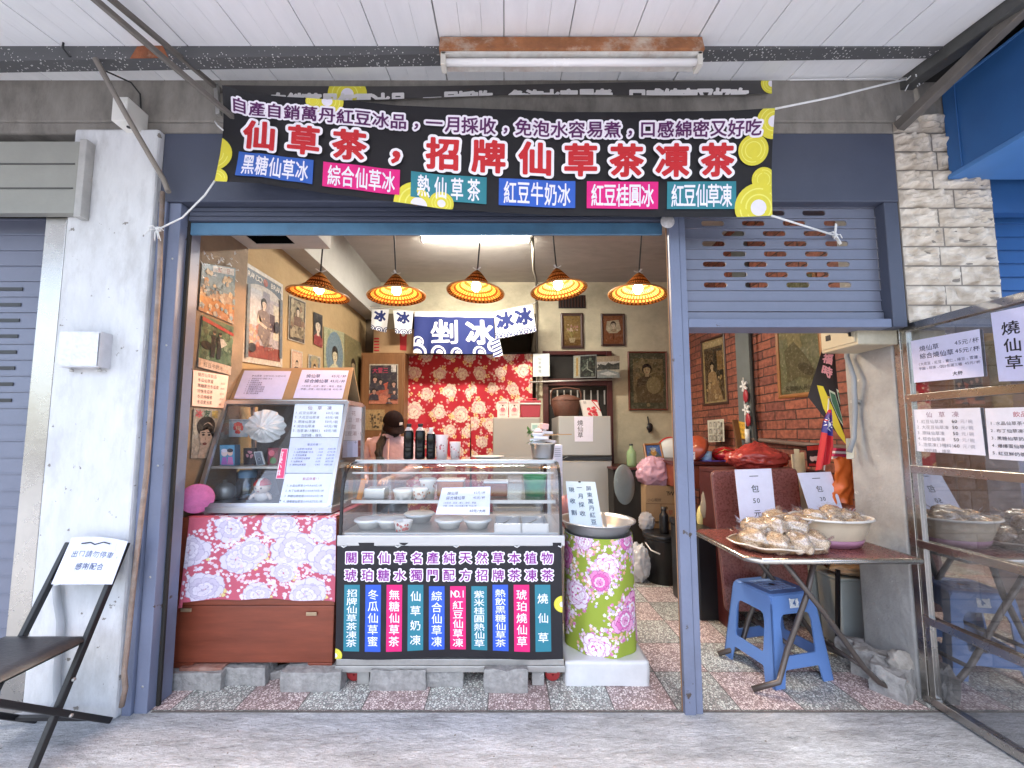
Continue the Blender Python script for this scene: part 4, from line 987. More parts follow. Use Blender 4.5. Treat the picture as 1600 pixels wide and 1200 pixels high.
def pt(a):
    a.rect(0, .0, 1, .82, '5E7A5A', 4, 4); spots(a, 70, ['4E6B4E', '6E8A66', '3E5A44', '86997A'], .02, .09, 0, .1, 1, .8, 5)
    a.poly([(0, .02), (1, .14), (1, .2), (0, .1)], 'C23A34'); a.ell(.18, .55, .16, '141414', .1); 
    for x in (.38, .56):
        a.poly([(x - .08, .32), (x + .08, .32), (x + .07, .55), (x + .06, .75), (x - .06, .75), (x - .07, .55)], '181818'); a.ell(x, .27, .045, 'B89A80'); a.ell(x, .245, .05, '181414', .035)
    a.poly([(.55, .34), (.66, .33), (.8, .42), (.62, .52)], 'E8E4D8'); a.rect(0, .83, 1, 1, 'EBC7AC', 2, 2); a.text('紅豆牛奶冰', .14, .92, .1, '4A3A34')
sheet('poster', corners([(316, 492), (365, 511), (359, 586), (308, 573)], X=XP), pt, 'green poster of two walking figures with a handwritten caption strip', 'poster')
def pt(a):
    for k, (s, p) in enumerate((('關西仙草飲品', ''), ('冬瓜仙草蜜', '大55'), ('黑糖黑豆冬瓜茶', '大55'), ('珍珠冬瓜茶', '大55'), ('冬瓜檸檬茶', '大60'), ('冬瓜愛玉茶', '60'))):
        a.text(s, .12, .1 + .155 * k, .115, '5A4038'); a.text(p, .78, .12 + .155 * k, .08, 'A06A5A')
sheet('poster', corners([(302, 578), (357, 587), (351, 638), (300, 634)], X=XP), pt, 'handwritten drinks list on peach paper pinned to the pilaster', 'menu sheet', back='EFC9B4')
def pt(a):
    spots(a, 40, ['B8B4AC', 'A8A49C', 'C8C0B0'], .04, .12, seed=8); a.text('冰', .05, .1, .17, 'D8606A', .03); a.text('友', .33, .1, .17, '3E6A5A', .03); a.text('喉', .62, .11, .17, 'D8C070', .03)
    a.ell(.46, .36, .34, '26201E', .3); a.ell(.5, .52, .25, 'CDB8A8', .36, rot=.15); a.poly([(.3, .74), (.62, .7), (.95, .85), (.98, 1), (.25, 1)], 'C4B4A6'); a.poly([(.2, .4), (.5, .28), (.76, .38), (.8, .6), (.72, .42), (.5, .36), (.28, .46)], '26201E')
    for x in (.38, .6): a.ell(x, .53, .055, '2A2220', .03); a.rect(x - .08, .475, x + .07, .49, '2A2220')
    a.poly([(.48, .54), (.44, .63), (.5, .64)], 'A08878'); a.ell(.46, .71, .085, '7A4040', .04)
sheet('poster', corners([(303, 638), (347, 640), (335, 716), (298, 716)], X=XP), pt, 'faded black and white portrait poster of a smiling woman, lowest on pilaster', 'poster', back='B4ACA0')
# --- posters further along the yellow wall
def pt(a):
    a.rect(.04, .03, .96, .97, 'DCD2C6', 4, 4); a.rect(.05, .04, .95, .2, '5E6E80', 4, 2); a.ell(.5, .26, .46, 'D4CCC4', .16, n=26); a.text('RANDON', .06, .10, .085, 'EFE6DA', .01, adv=.115); a.text('BRAN', .64, .10, .085, 'EFE6DA', .01, adv=.13)
    a.ell(.5, .10, .06, 'A8473E'); a.rect(.1, .26, .9, .93, 'BDB6BC', 4, 4); a.rect(.14, .22, .4, .6, 'D6D6DA', 2, 3); a.rect(.44, .2, .62, .5, '9F9AA6', 2, 2); a.rect(.72, .3, .88, .7, 'DDD5C0', 2, 3)
    a.rect(.08, .8, .92, .94, '9A4A40', 3, 2); a.rect(.62, .42, .76, .62, '5A4450'); spots(a, 26, ['E8C8A8', 'D8A890', 'C88A78', 'F0DCC0'], .02, .05, .1, .6, .36, .8, 4)
    lady(a, .46, .34, .1, 'EAD6C4', '1C1820', '8C7C78', True, None, .3, True); spots(a, 40, ['B8A090', '6E6068', 'C8B4A0'], .008, .02, .36, .5, .72, .84, 6)
    a.ell(.18, .84, .09, '2E2A30', .07); a.rect(.88, .2, .96, .9, '6C7884', 1, 4); a.rect(.04, .2, .1, .95, '7A848C', 1, 4); a.ell(.8, .55, .07, '3A3A44', .1)
sheet('poster', corners([(383.5, 409), (442, 445), (441, 574), (378, 565)], X=XW), pt, 'large old poster of a seated lady under an arched title', 'poster', back='E4DCD2')
def pt(a):
    a.rect(.03, .02, .97, .98, '463C34', 2, 2); a.rect(.1, .06, .9, .9, 'A89878', 3, 3); spots(a, 60, ['8C7C60', 'C4B494', '6A5A48', '947054', 'B8A888'], .04, .11, .12, .1, .88, .88, 9); lady(a, .5, .3, .16, dress='7A5A48')
sheet('poster', corners([(452, 461), (478, 472), (476, 538), (450, 530)], X=XW), pt, 'small dark bordered old print of figures beside the seated lady poster', 'poster')
def pt(a):
    a.rect(0, 0, 1, 1, '2E2A2C', 2, 2); lady(a, .48, .38, .42, dress='A84848'); a.rect(0, .72, 1, .95, '9C3A3A', 2, 2)
sheet('poster', corners([(490, 487), (504, 493), (503.5, 543.5), (490, 537)], X=XW), pt, 'narrow dark portrait poster with a red lower half', 'poster')
def pt(a): a.rect(.08, .06, .92, .94, 'D8A890', 2, 2); a.rect(.16, .12, .84, .9, 'E4C4A8', 2, 2); lady(a, .5, .5, .2, dress='6A5048')
sheet('poster', corners([(455, 545), (473, 550), (472, 590), (454, 585)], X=XW), pt, 'small pink bordered card below the dark old print', 'poster')
def pt(a): a.rect(.08, .06, .92, .94, '6E7A80', 2, 2); a.ell(.5, .2, .36, 'A8A080', .2); a.ell(.5, .5, .3, 'C0A478', .4); lady(a, .5, .45, .22, dress='50606A')
sheet('poster', corners([(482, 553), (501, 558), (500, 600), (481, 594)], X=XW), pt, 'small blue grey print below the narrow red portrait', 'poster')
def pt(a):
    spots(a, 30, ['B4B48C', 'A0A880', 'C4BC94'], .05, .12, seed=12); a.ell(.5, .42, .42, '7E96A0', .5); lady(a, .5, .42, .24, 'E8DCB8', '1E1E20', 'D8D4B0'); a.ell(.62, .72, .2, 'D8CCA0', .1); a.rect(0, .9, 1, 1, '6E8466', 2, 1)
sheet('poster', corners([(506, 510), (538, 520), (538, 612), (506, 607)], X=XW), pt, 'yellowed green poster of a lady resting her chin on her hands', 'poster', back='B8B890')
def pt(a):
    spots(a, 40, ['9A8C60', '7C6E4A', 'AC9C70'], .05, .13, seed=14); a.ell(.45, .45, .4, '8C8058', .5); lady(a, .5, .5, .22, 'C8B088', '3A2C1E', 'A08858')
sheet('poster', corners([(538.5, 521), (564, 536), (563, 618), (538.5, 612)], X=XW), pt, 'torn brown poster at the back end of the yellow wall', 'poster', back='94865C')
# ================================================================== BACK LEFT
M_WOOD = mat('brown_cabinet_wood', (.17, .075, .028), .5, .25, 6, .1, 40, stretch=(4, 4, .6))
t = thing('wooden_cabinet', 'tall brown wooden cabinet with a film poster on its door', 'cabinet', (-1.46, 4.8, 0))
x0, x1, zt = xat(563, 600, 4.7), xat(632, 600, 4.7), zat(551, 4.7)
MB().box(x0, x1, 4.70, 4.99, .05, zt).build('body', M_WOOD, t, bevel=.005)
MB().box(x0 + .02, x1 - .02, 4.682, 4.698, .3, zt - .03).build('door', M_WOOD, t, bevel=.004)
MB().box(x1 - .06, x1 - .04, 4.667, 4.681, 1.1, 1.2).build('handle', M_STEEL, t)
def pt(a):
    a.rect(.03, .03, .97, .97, '2C2A3C', 3, 3); a.text('大冒三', .1, .16, .15, 'B8365A', .03, sx=.9); a.rect(.76, .02, .93, .2, 'E8E4E0'); a.text('新映', .78, .06, .07, '303030', vert=True)
    a.poly([(0, .75), (.6, .6), (1, .85), (1, 1), (0, 1)], 'B86A5A'); a.poly([(0, .9), (.5, .78), (1, .95), (1, 1), (0, 1)], 'D8846A'); a.poly([(.3, .8), (.5, .5), (.66, .45), (.6, .66)], 'C05A48')
    for x, y, s in ((.2, .38, .13), (.4, .44, .1), (.18, .68, .11), (.86, .5, .12), (.88, .7, .09), (.7, .9, .08)): lady(a, x, y, s, 'D8A898', '141418', '3A3648')
sheet('poster', corners([(577.5, 569), (622, 569), (622, 631), (576.5, 631)], Y=4.678), pt, 'dark film poster with faces and pink title on the cabinet', 'poster')
def pt(a): spots(a, 26, ['4A3A28', '6A5438', '2E241C'], .02, .07, .3, .2, .75, .9, 4); a.line([(.3, .2), (.45, .5), (.4, .9)], .03, '3A2C20'); a.text('和風', .82, .3, .16, '4A3828', vert=True)
sheet('poster', corners([(569, 640), (601, 640), (601, 672), (569, 672)], Y=4.678), pt, 'small tan ink drawing pinned on the cabinet below film poster', 'print', back='C0A070')
M_CARD = mat('brown_cardboard', (.36, .23, .12), .85, .12, 6, .1, 30, dirt=.2, dirtcol=(.25, .16, .08))
t = thing('cardboard_box', 'cardboard box with red label on top of the wooden cabinet', 'box', P(616, 551, 4.8))
MB().box(xat(583, 530, 4.75), xat(648, 530, 4.75), 4.76, 4.98, zt + .001, zat(514, 4.75)).build('carton', M_CARD, t, bevel=.004)
q = corners([(624.5, 519), (636, 518), (635, 548), (625, 547)], Y=4.758); a = art_for(q); a.rect(0, 0, 1, 1, 'A82028'); a.ell(.5, .16, .25, 'E8E0D8'); mb, ms = a.lay(quadfn(*q)); mb.build('label_print', ms, t)
q = corners([(584, 527), (593, 527), (593, 550), (584, 550)], Y=4.758); a = art_for(q)
for k in range(5): a.rect(.05, .04 + .2 * k, .95, .14 + .2 * k, 'A82028')
mb, ms = a.lay(quadfn(*q)); mb.build('stripe_print', ms, t)
# --- noren flags on a string
YN = 4.62
def noren(name, q, paint, label, back, cat='noren flag', group='ice shop noren flags', wav=.012, nw=3.0):
    qf = quadfn(*q)
    fn = lambda x, y, h=0: qf(x, y, h + wav * math.sin(x * nw * 6.28 + y) * (.3 + .7 * y))
    a = art_for(q); a.rect(0, 0, 1, 1, back); paint(a); w_, h_ = quadsize(*q); return rastercloth(a, fn, int(w_ / .0032), int(h_ / .0032), name, label=label, cat=cat, group=group)
def seig(a, col, y0=.8):
    n = max(2, int(round(3 * a.asp)))
    for k in range(n + 1):
        x = k / n
        for r, c in ((.5, col), (.38, 'E6E6EA'), (.26, col), (.13, 'E6E6EA')): a.ell(x, .93, r / n, c, r / n * .8, n=16)
def ice(a, x, y, s, col): a.text('冰', x - s / a.asp / 2, y, s, col, .06)
BL = '14225F'
def pt(a): ice(a, .5, .3, .5, BL); seig(a, BL)
noren('noren_flag', corners([(581, 484), (608, 483), (604, 520), (580, 514)], Y=YN), pt, 'small white ice flag with blue waves, leftmost on the string', 'DCDAD8', nw=1)
noren('noren_flag', corners([(614, 485), (646, 486), (643, 522), (618, 521)], Y=YN), pt, 'small white ice flag left of the big blue noren', 'DCDAD8', nw=1)
def pt(a):
    a.rect(0, 0, 1, .1, 'D8D8D4', 10, 1); a.text('剉', .19, .47, .62, 'E4E2E0', .016, sx=1.15); a.text('冰', .64, .47, .62, 'E4E2E0', .035, sx=1.1)
    for x, y, r in ((.05, .72, .07), (.03, 1.0, .13), (.3, .98, .09), (.52, .99, .07), (.8, .97, .08), (.98, .8, .08)):
        for q_, c in ((1, 'E0DEDC'), (.7, BL), (.42, 'E0DEDC')): a.ell(x + (1 - q_) * .03, y, r * q_, c, n=16)
noren('noren_curtain', corners([(648, 488), (771, 490), (775, 553), (646, 552)], Y=YN - .02), pt, 'wide blue noren with large white shaved ice lettering', BL, 'noren curtain', wav=.016, nw=4)
def pt(a): ice(a, .26, .38, .62, BL); ice(a, .74, .36, .62, BL); seig(a, BL)
noren('noren_flag', corners([(772, 488), (832, 476), (838, 518), (775, 530)], Y=YN - .03), pt, 'white double ice flag slanting up to the right of the blue noren', 'DEDCDA', nw=2)
def pt(a):
    for k in range(6): a.poly([(0, k * .2 - .1), (1, k * .2 - .22), (1, k * .2 - .12), (0, k * .2)], BL)
noren('noren_flag', corners([(767, 531), (780, 528), (786, 555), (771, 559)], Y=YN - .05), lambda a: pt(a), 'small blue and white striped flag tail hanging over red curtain', 'E0DEDC', nw=1)
MB().tube([P(572, 478, YN), P(648, 487, YN), P(771, 488, YN - .02), P(834, 474, YN), P(840, 470, 4.96)], .004, 5).build('string', M_ROPE, label='thin string carrying the ice flags across the doorway', cat='string')
# --- floral curtain
def floral(a, n, r, fills, edge, sprn, sprcols, sz, seed, sprr=1.5, hearts=None, accents=None):
    random.seed(seed); pts = []
    gx = max(2, int(1 / (1.95 * r))); gy = max(2, int(1 / (1.95 * r * a.asp)))
    for j in range(gy + 1):
        for i in range(gx + 1):
            x = (i + .5 * (j % 2)) / gx + random.uniform(-.25, .25) * r; y = j / gy + random.uniform(-.25, .25) * r * a.asp; pts.append((x, y))
    for x, y in pts: a.spray(x, y, r * sprr, sprn, sprcols, sz)
    for x, y in pts:
        rr_ = r * random.uniform(.62, .98); a.peony(x, y, rr_, fills, edge, None)
        if accents:
            for _ in range(2): b_ = random.random() * 6.28; a.petals(CL(x + rr_ * 1.1 * math.cos(b_)), CL(y + rr_ * 1.1 * math.sin(b_) * a.asp), rr_ * .35, 4, b_, accents[0], accents[1], .4)
t = thing('floral_curtain', 'red door curtain with cream peonies in two panels behind the counter', 'curtain', P(733, 600, 4.9))
for q, sd_ in (([(632, 554), (737, 555), (733, 800), (630, 800)], 3), ([(734, 555), (832, 553), (832, 800), (738, 800)], 6)):
    q = corners(q, Y=4.9 + .012 * (sd_ > 3)); qf = quadfn(*q)
    fn = lambda x, y, h=0, qf=qf: qf(CL(x), CL(y), h + .02 * math.sin(CL(x) * 15 + .6 * CL(y)) * (.3 + CL(y)))
    a = art_for(q); a.rect(0, 0, 1, 1, 'A51526')
    floral(a, 0, .135, ['D6C0AC', 'CFA6A0', 'DCCCB8'], '9A4650', 20, ['C88A8E', 'D0AE9C', 'BC7078', 'D2BEAA'], .017, sd_, 1.3, accents=('DDBB80', 'B07848'))
    rastercloth(a, fn, 250, 300, 'curtain_panel', t)
MB().tube([P(628, 552, 4.93), P(836, 552, 4.93)], .012, 8).build('rod', M_BLACK, t)
# ================================================================== FRIDGES AND WHAT STANDS ON THEM
M_FR_G = mat('silver_fridge_paint', (.42, .41, .38), .38, .04, 4, .02, 60, metal=.35); M_FR_B = mat('beige_fridge_paint', (.36, .33, .28), .4, .04, 4, .02, 60, metal=.3)
def fridge(x0, x1, yf, zt, zs, mt, label, side=None):
    t = thing('fridge', label, 'fridge', ((x0 + x1) / 2, yf + .3, 0))
    MB().box(x0, x1, yf + .05, yf + .6, .03, zt - .002).build('body', mt, t, bevel=.008)
    MB().box(x0, x1, yf, yf + .047, zs + .045, zt).build('door', mt, t, bevel=.012)
    MB().box(x0, x1, yf, yf + .047, .06, zs - .005).build('door', mt, t, bevel=.012)
    if side: MB().hexa([(x0 + .02, yf - .006, zs - .002), (x1 - .001, yf - .006, zs - .002), (x1 - .001, yf + .046, zs - .002), (x0 + .02, yf + .046, zs - .002), (x0 + .1, yf - .01, zs + .043), (x1 - .001, yf - .004, zs + .043), (x1 - .001, yf + .046, zs + .043), (x0 + .02, yf + .046, zs + .03)]).build('handle', M_BLACK, t, bevel=.004)
    return t
YF = 4.2; ZF1, ZF2 = zat(652, YF), zat(650, YF)
fridge(xat(770, 700, YF), xat(845, 700, YF), YF, ZF1, .55, M_FR_B, 'beige grey fridge in front of the red curtain')
fridge(xat(873, 700, YF), xat(956, 700, YF), YF, ZF2, zat(719, YF), M_FR_G, 'two door silver fridge with black handle band', True)
def pt(a): a.text('燒仙草', .5 - .14 / a.asp, .5, .24, '22222A', .004, vert=True, align='c')
sheet('notice', corners([(897, 650.5), (927, 650.5), (926.5, 690), (898, 690)], Y=YF - .003), pt, 'white paper notice on the upper door of the silver fridge', 'notice', back='DEDCEC')
def pt(a): a.rect(.1, .15, .6, .5, '9AC0B8'); a.text('說明', .72, .2, .2, 'B85A48', vert=True); a.text('食', .2, .7, .2, '60808A')
sheet('notice', corners([(830, 661), (846, 661), (846, 680), (830, 680)], Y=YF - .003), pt, 'small pale green sticker on beige fridge door', 'sticker', back='D0DED4')
t = thing('display_box', 'left of two pink gift boxes on the beige fridge', 'gift box', P(785, 652, YF + .1), 'pink gift boxes')
def giftbox(t, u0, u1):
    a, b_ = P(u0, 651.5, YF + .06), P(u1, 628, YF + .06); MB().box(a.x, b_.x, YF + .06, YF + .16, ZF1 + .001, b_.z).build('carton', ink('E8CDC4'), t, bevel=.002)
    q = corners([(u0, 628), (u1, 628), (u1, 651.5), (u0, 651.5)], Y=YF + .058); a = art_for(q); a.ell(.5, .42, .36, 'B87070', n=24); a.ell(.5, .42, .33, 'EBD6CC', n=24); a.ell(.5, .5, .22, 'D87078', .2); a.ell(.5, .3, .1, 'E8C8B0'); a.ell(.5, .25, .1, '2A2020', .07); a.text('仙草茶', .22, .85, .12, '8A4A48'); a.rect(.1, .03, .9, .08, 'A83840')
    mb, ms = a.lay(quadfn(*q), .0002, .0); mb.build('front_print', ms, t)
giftbox(t, 777, 794)
t = thing('display_box', 'right of two pink gift boxes, beside the red cooler', 'gift box', P(803, 652, YF + .1), 'pink gift boxes'); giftbox(t, 795.5, 812)
M_REDPL = mat('red_plastic', (.36, .03, .045), .35, .06, 8)
t = thing('cool_box', 'small red cool box with lid and handle on beige fridge', 'cool box', P(829, 652, YF + .15))
a, b_ = P(813, 651, YF + .05), P(845, 627, YF + .05)
MB().hexa([(a.x + .01, YF + .05, ZF1 + .002), (b_.x - .01, YF + .05, ZF1 + .002), (b_.x - .01, YF + .24, ZF1 + .002), (a.x + .01, YF + .24, ZF1 + .002), (a.x, YF + .045, b_.z - .035), (b_.x, YF + .045, b_.z - .035), (b_.x, YF + .245, b_.z - .035), (a.x, YF + .245, b_.z - .035)]).build('body', M_REDPL, t, bevel=.008)
MB().box(a.x - .003, b_.x + .003, YF + .04, YF + .25, b_.z - .034, b_.z - .018).build('rim', M_WPL, t, bevel=.003)
MB().box(a.x, b_.x, YF + .045, YF + .245, b_.z - .017, b_.z + .01).build('lid', M_REDPL, t, bevel=.006)
MB().tube([(a.x + .04, YF + .14, b_.z + .008), (a.x + .045, YF + .14, b_.z + .035), (b_.x - .045, YF + .14, b_.z + .035), (b_.x - .04, YF + .14, b_.z + .008)], .008, 8).build('handle', M_REDPL, t)
M_BASK = mat('brown_basketwork', (.11, .04, .022), .55, .5, 60, .8, 90, stretch=(1, 1, 3))
c = P(884, 650, YF + .25); t = thing('wicker_basket', 'old brown wicker basket with tall handle on silver fridge', 'basket', (c.x, YF + .22, ZF2))
MB().lathe((c.x, YF + .22, ZF2 + .001), [(0, 0), (.12, 0), (.135, .02), (.155, .10), (.165, .17), (.162, .18), (.15, .172), (.14, .10), (.12, .03), (0, .02)], 32).build('bowl', M_BASK, t)
MB().lathe((c.x, YF + .22, ZF2 + .18), [(.168, 0), (.16, .025), (.1, .055), (.03, .07), (0, .072)], 32).build('lid', M_BASK, t)
MB().tube([(c.x - .165, YF + .22, ZF2 + .12), (c.x - .17, YF + .22, ZF2 + .26), (c.x - .15, YF + .22, ZF2 + .315), (c.x, YF + .22, ZF2 + .335), (c.x + .15, YF + .22, ZF2 + .315), (c.x + .17, YF + .22, ZF2 + .26), (c.x + .165, YF + .22, ZF2 + .12)], .009, 8).build('handle', M_BASK, t)
q = corners([(907, 625), (933, 625), (941, 650), (913, 650)], Y=YF + .05)
t = thing('pastry_box', 'white carton with a red flower leaning on the basket', 'box', P(925, 650, YF + .05))
thick(q, .07, 0).build('carton', ink('DAD4CE'), t)
a = art_for(q); spots(a, 22, ['C8303A', 'B82030', 'D85058'], .05, .1, .3, .45, .75, .95, 3); a.poly([(.62, 0), (1, .0), (1, .75)], 'C02832'); a.poly([(.72, .06), (.98, .14), (.98, .6)], 'E2DAD4'); a.text('餅', .12, .16, .2, '8A8488'); mb, ms = a.lay(quadfn(*q), .0003, .0005); mb.build('front_print', ms, t)
# --- dark wooden door with shelf rail
M_DKRED = mat('dark_red_wood', (.07, .014, .013), .4, .25, 8, .1, 40, stretch=(3, 3, .6))
x0, x1, zt = xat(848, 600, 4.98), xat(956, 600, 4.98), zat(549, 4.98)
t = thing('wooden_door', 'dark red wooden door frame with barred panel behind fridges', 'door', ((x0 + x1) / 2, 4.97, 0))
m = MB().box(x0, x0 + .07, 4.95, 4.998, 0, zt).box(x1 - .07, x1, 4.95, 4.998, 0, zt).box(x0 + .071, x1 - .071, 4.95, 4.998, zt - .05, zt).box(x0 + .071, x1 - .071, 4.945, 4.998, zat(603, 4.98), zat(592, 4.98)).box((x0 + x1) / 2 - .03, (x0 + x1) / 2 + .03, 4.952, 4.998, zat(592, 4.98), zt - .051)
m.build('frame', M_DKRED, t, bevel=.004)
MB().box(x0 + .06, x1 - .06, 4.98, 4.996, 0.02, zt - .03).build('panel', M_DARK, t)
m = MB()
for k in range(9): x = x0 + .1 + (x1 - x0 - .2) * k / 8; m.box(x - .008, x + .008, 4.965, 4.979, zat(632, 4.98), zat(610, 4.98))
m.build('grille', M_GALV, t)
MB().tube([P(828, 597, 4.85), P(958, 593, 4.85)], .011, 8).build('rail', M_GALV, label='thin metal rail across the dark wooden door', cat='rail')
def pt(a): a.text('仙草專賣', .5 - .07 / a.asp, .5, .15, '55606A', vert=True, align='c', adv=.18)
sheet('notice', corners([(833, 553), (858.5, 552.5), (859, 588), (833, 588.5)], Y=4.84), pt, 'pale vertical notice hanging beside the red curtain edge', 'notice', back='CFD6D2')
def pt(a):
    a.rect(.03, .02, .28, .98, 'C8C8B0', 1, 3); a.rect(.12, .1, .2, .9, 'C8A050'); a.rect(.3, .04, .98, .96, '1C221E', 2, 3); spots(a, 26, ['3A463E', '586858', '2A342E', '7A8474'], .03, .09, .36, .15, .92, .9, 7); a.line([(.62, .25), (.6, .6), (.85, .75)], .05, 'A0A898'); a.line([(.6, .5), (.4, .7)], .04, '8A9488')
sheet('calendar', corners([(896, 556), (932, 554), (931, 590), (896, 591)], Y=4.83), pt, 'old calendar with a dark waterfall picture on the rail', 'calendar', back='AEB6B4')
def pt(a):
    a.rect(0, 0, 1, .25, 'B8A488', 2, 2); a.rect(0, .25, 1, .6, 'D0CCC4', 2, 2); a.poly([(0, .55), (.15, .35), (.35, .45), (.5, .28), (.75, .42), (1, .3), (1, .62), (0, .62)], '3E423E'); a.poly([(0, .7), (.4, .6), (1, .78), (1, 1), (0, 1)], '98A0A0'); a.poly([(.1, .8), (.5, .7), (.9, .86), (.5, .9)], 'D6D8D4'); spots(a, 16, ['2E322E', '505450'], .02, .05, 0, .4, 1, .6, 3)
sheet('calendar', corners([(932.5, 557), (968, 556), (968, 590), (933, 591)], Y=4.83), pt, 'landscape calendar page with misty mountains beside the waterfall calendar', 'calendar', back='C4BCA8')
def pt(a):
    a.rect(0, 0, 1, 1, '9A7C4A', 3, 3); a.rect(0, .8, 1, 1, '7C5C34', 2, 1); g = random.Random(4)
    for k in range(14): x1_ = g.uniform(.1, .9); a.line([(.5, .75), (.5 + (x1_ - .5) * .5, .55), (x1_, g.uniform(.3, .6))], .04, g.choice(['5C6A3A', '7A8448', 'B8A868', '8C7A40']))
    spots(a, 14, ['D8B8A0', 'C89088', 'E0C8B0'], .04, .08, .15, .25, .85, .5, 2); a.poly([(.3, .74), (.7, .74), (.62, .9), (.38, .9)], 'C4B08A')
framed(corners([(876, 489), (911, 489), (912, 544), (877, 544)], Y=4.975), pt, 'small framed picture of a potted orchid on the back wall', .035, M_FR1)
def pt(a):
    a.poly([(.2, .2), (.8, .15), (.9, .5), (.7, .62), (.3, .62), (.15, .5)], 'D8C8A8'); lady(a, .52, .32, .2, 'E8D4B8', '4A3A30', '8A6A50', False); a.line([(.5, .62), (.52, .85)], .03, '5A3420'); a.ell(.55, .53, .14, 'B8A080', .08)
framed(corners([(939, 490), (976, 490), (977, 540), (940, 540)], Y=4.975), pt, 'small framed picture of a smiling child on a fan shape', .025, M_FR1, back='9A6040')
def pt(a):
    a.rect(.02, .02, .98, .98, '5C5C48', 2, 3); a.rect(.1, .11, .92, .89, '8A7A5A', 3, 4); spots(a, 30, ['9A8A66', '766848', '6A6244'], .03, .08, .12, .12, .9, .45, 6)
    a.ell(.72, .55, .22, '7C6C48', .3); lady(a, .48, .3, .17, 'C0A880', '1A1614', '5C4E3A', True); a.poly([(.15, .62), (.5, .55), (.9, .8), (.9, .89), (.2, .89)], '6C5C42'); a.ell(.66, .58, .2, '9C8C66', .24); a.ell(.5, .93, .05, 'A09068')
framed(corners([(981, 549), (1042, 549), (1044, 641), (983, 641)], Y=4.975), pt, 'large framed old print of a lady with round fan beside post', .018, M_FR2, back='5C5C48')
m = MB(); a, b_ = P(873, 481, 4.98), P(915, 461, 4.98); m.box(a.x, b_.x, 4.985, 4.998, a.z, b_.z, 0)
for k in range(9): x = a.x + .02 + (b_.x - a.x - .04) * k / 8; m.box(x - .008, x + .008, 4.972, 4.984, a.z + .01, b_.z - .01, 1)
m.build('wall_vent', [M_BLACK, M_FR1], label='dark slatted vent in the back wall under a lamp', cat='vent')
m = MB(); c = P(1015, 668, 4.95); m.blob(c, .045, 4, .3, 3, 12, squash=(.8, .6, 1.3)); m.tube([c, c + V(-.01, .03, .14)], .008, 6)
m.build('hanging_ladle', M_BLACK, label='black shrivelled thing hanging on a nail below lady picture', cat='wall hanging')
# ================================================================== DISPLAY CHILLER
def bag_mat(): pass
t = thing('display_chiller', 'curved glass display chiller with steel trim on a low trolley frame', 'display counter', (-.28, 2.35, 0))
X0, X1, YFt, YBk = -.872, .305, 2.13, 2.66; ZB, ZT = .775, 1.14
M_PANEL = mat('grey_panel', (.22, .22, .23), .45, .06, 6, metal=.4)
MB().box(X0 + .01, X1 - .01, YFt + .01, YBk, .145, ZB - .06).build('body', M_PANEL, t)
MB().box(X0 - .005, X1 + .012, YFt - .03, YBk + .01, ZB - .055, ZB).build('counter_band', M_SSTEEL, t, bevel=.004)
m = MB().box(X0 - .002, X1 + .008, YFt - .012, YFt + .03, .082, .112).box(X0 + .002, X1 + .004, YFt - .006, YFt + .02, .1125, .144).box(X0, X0 + .03, YFt + .031, YBk, .082, .112).box(X1 - .03, X1, YFt + .031, YBk, .082, .112)
m.build('base_frame', M_GALV, t, bevel=.003)
for x, y in ((X0 + .135, YFt + .02), (X1 - .13, YFt + .01), (X0 + .135, YBk - .08), (X1 - .13, YBk - .08)): MB().box(x - .032, x + .032, y, y + .06, .0045, .0815).build('leg', M_CONC2 if x > 0 else M_GALV, t, bevel=.003)
for x in (X0 + .08, X1 - .05):
    w0 = MB().lathe((x, YFt + .05, .045), [(.005, -.014), (.034, -.014), (.04, -.008), (.04, .008), (.034, .014), (.005, .014)], 18, axis=Matrix.Rotation(R(75), 3, 'X') @ Matrix.Rotation(R(25), 3, 'X')).build('caster', mat('red_caster', (.42, .04, .04), .5), t)
    MB().hexa([(x - .03, YFt + .03, .055), (x + .02, YFt + .03, .055), (x + .02, YFt + .07, .055), (x - .03, YFt + .07, .055), (x - .04, YFt + .02, .081), (x + .03, YFt + .02, .081), (x + .03, YFt + .08, .081), (x - .04, YFt + .08, .081)]).build('bracket', M_GALV, w0)
def gprof():
    pts = [(YFt - .012, ZB)]
    for k in range(9): a = R(90 * k / 8); pts.append((YFt + .125 - .13 * math.cos(a) , ZT - .16 + .16 * math.sin(a)))
    pts.append((YFt + .2, ZT)); return pts
GP = gprof(); n = len(GP)
m = MB(); m.add([(X0 + .012, y, z) for y, z in GP] + [(X1 - .012, y, z) for y, z in GP], [(i, i + n, i + n + 1, i + 1) for i in range(n - 1)], 0, True)
gl = m.build('curved_glass', glass('display_glass', (.97, .985, .98), .045, .015, .012), t)
for x in (X0, X1 - .012):
    m = MB(); outer = GP + [(YBk, ZT), (YBk, ZB)]
    m.add([(x + .006, y, z) for y, z in outer], [tuple(range(len(outer)))]); m.build('side_glass', MATS['display_glass'], t)
    m = MB()
    for (y0, z0), (y1, z1) in zip(GP[:-1], GP[1:]): m.bar((x + .006, y0, z0), (x + .006, y1, z1), .014, .014, 0, up=(1, 0, 0))
    m.build('side_trim', M_BLACK, t)
MB().box(X0, X1, YFt + .19, YBk, ZT + .002, ZT + .014).build('top_plate', glass('top_glass', (.93, .95, .95), .12, .02, .03), t)
m = MB().box(X0, X1, YFt + .175, YFt + .195, ZT - .006, ZT + .016).box(X0, X1, YBk - .02, YBk, ZT - .02, ZT + .001).box(X0, X0 + .02, YBk - .02, YBk - .0005, ZB, ZT - .021).box(X1 - .02, X1, YBk - .02, YBk - .0005, ZB, ZT - .021)
m.box(X0 + .03, X1 - .03, YFt + .06, YFt + .075, ZT - .055, ZT - .045)
m.build('trim', M_SSTEEL, t, bevel=.002)
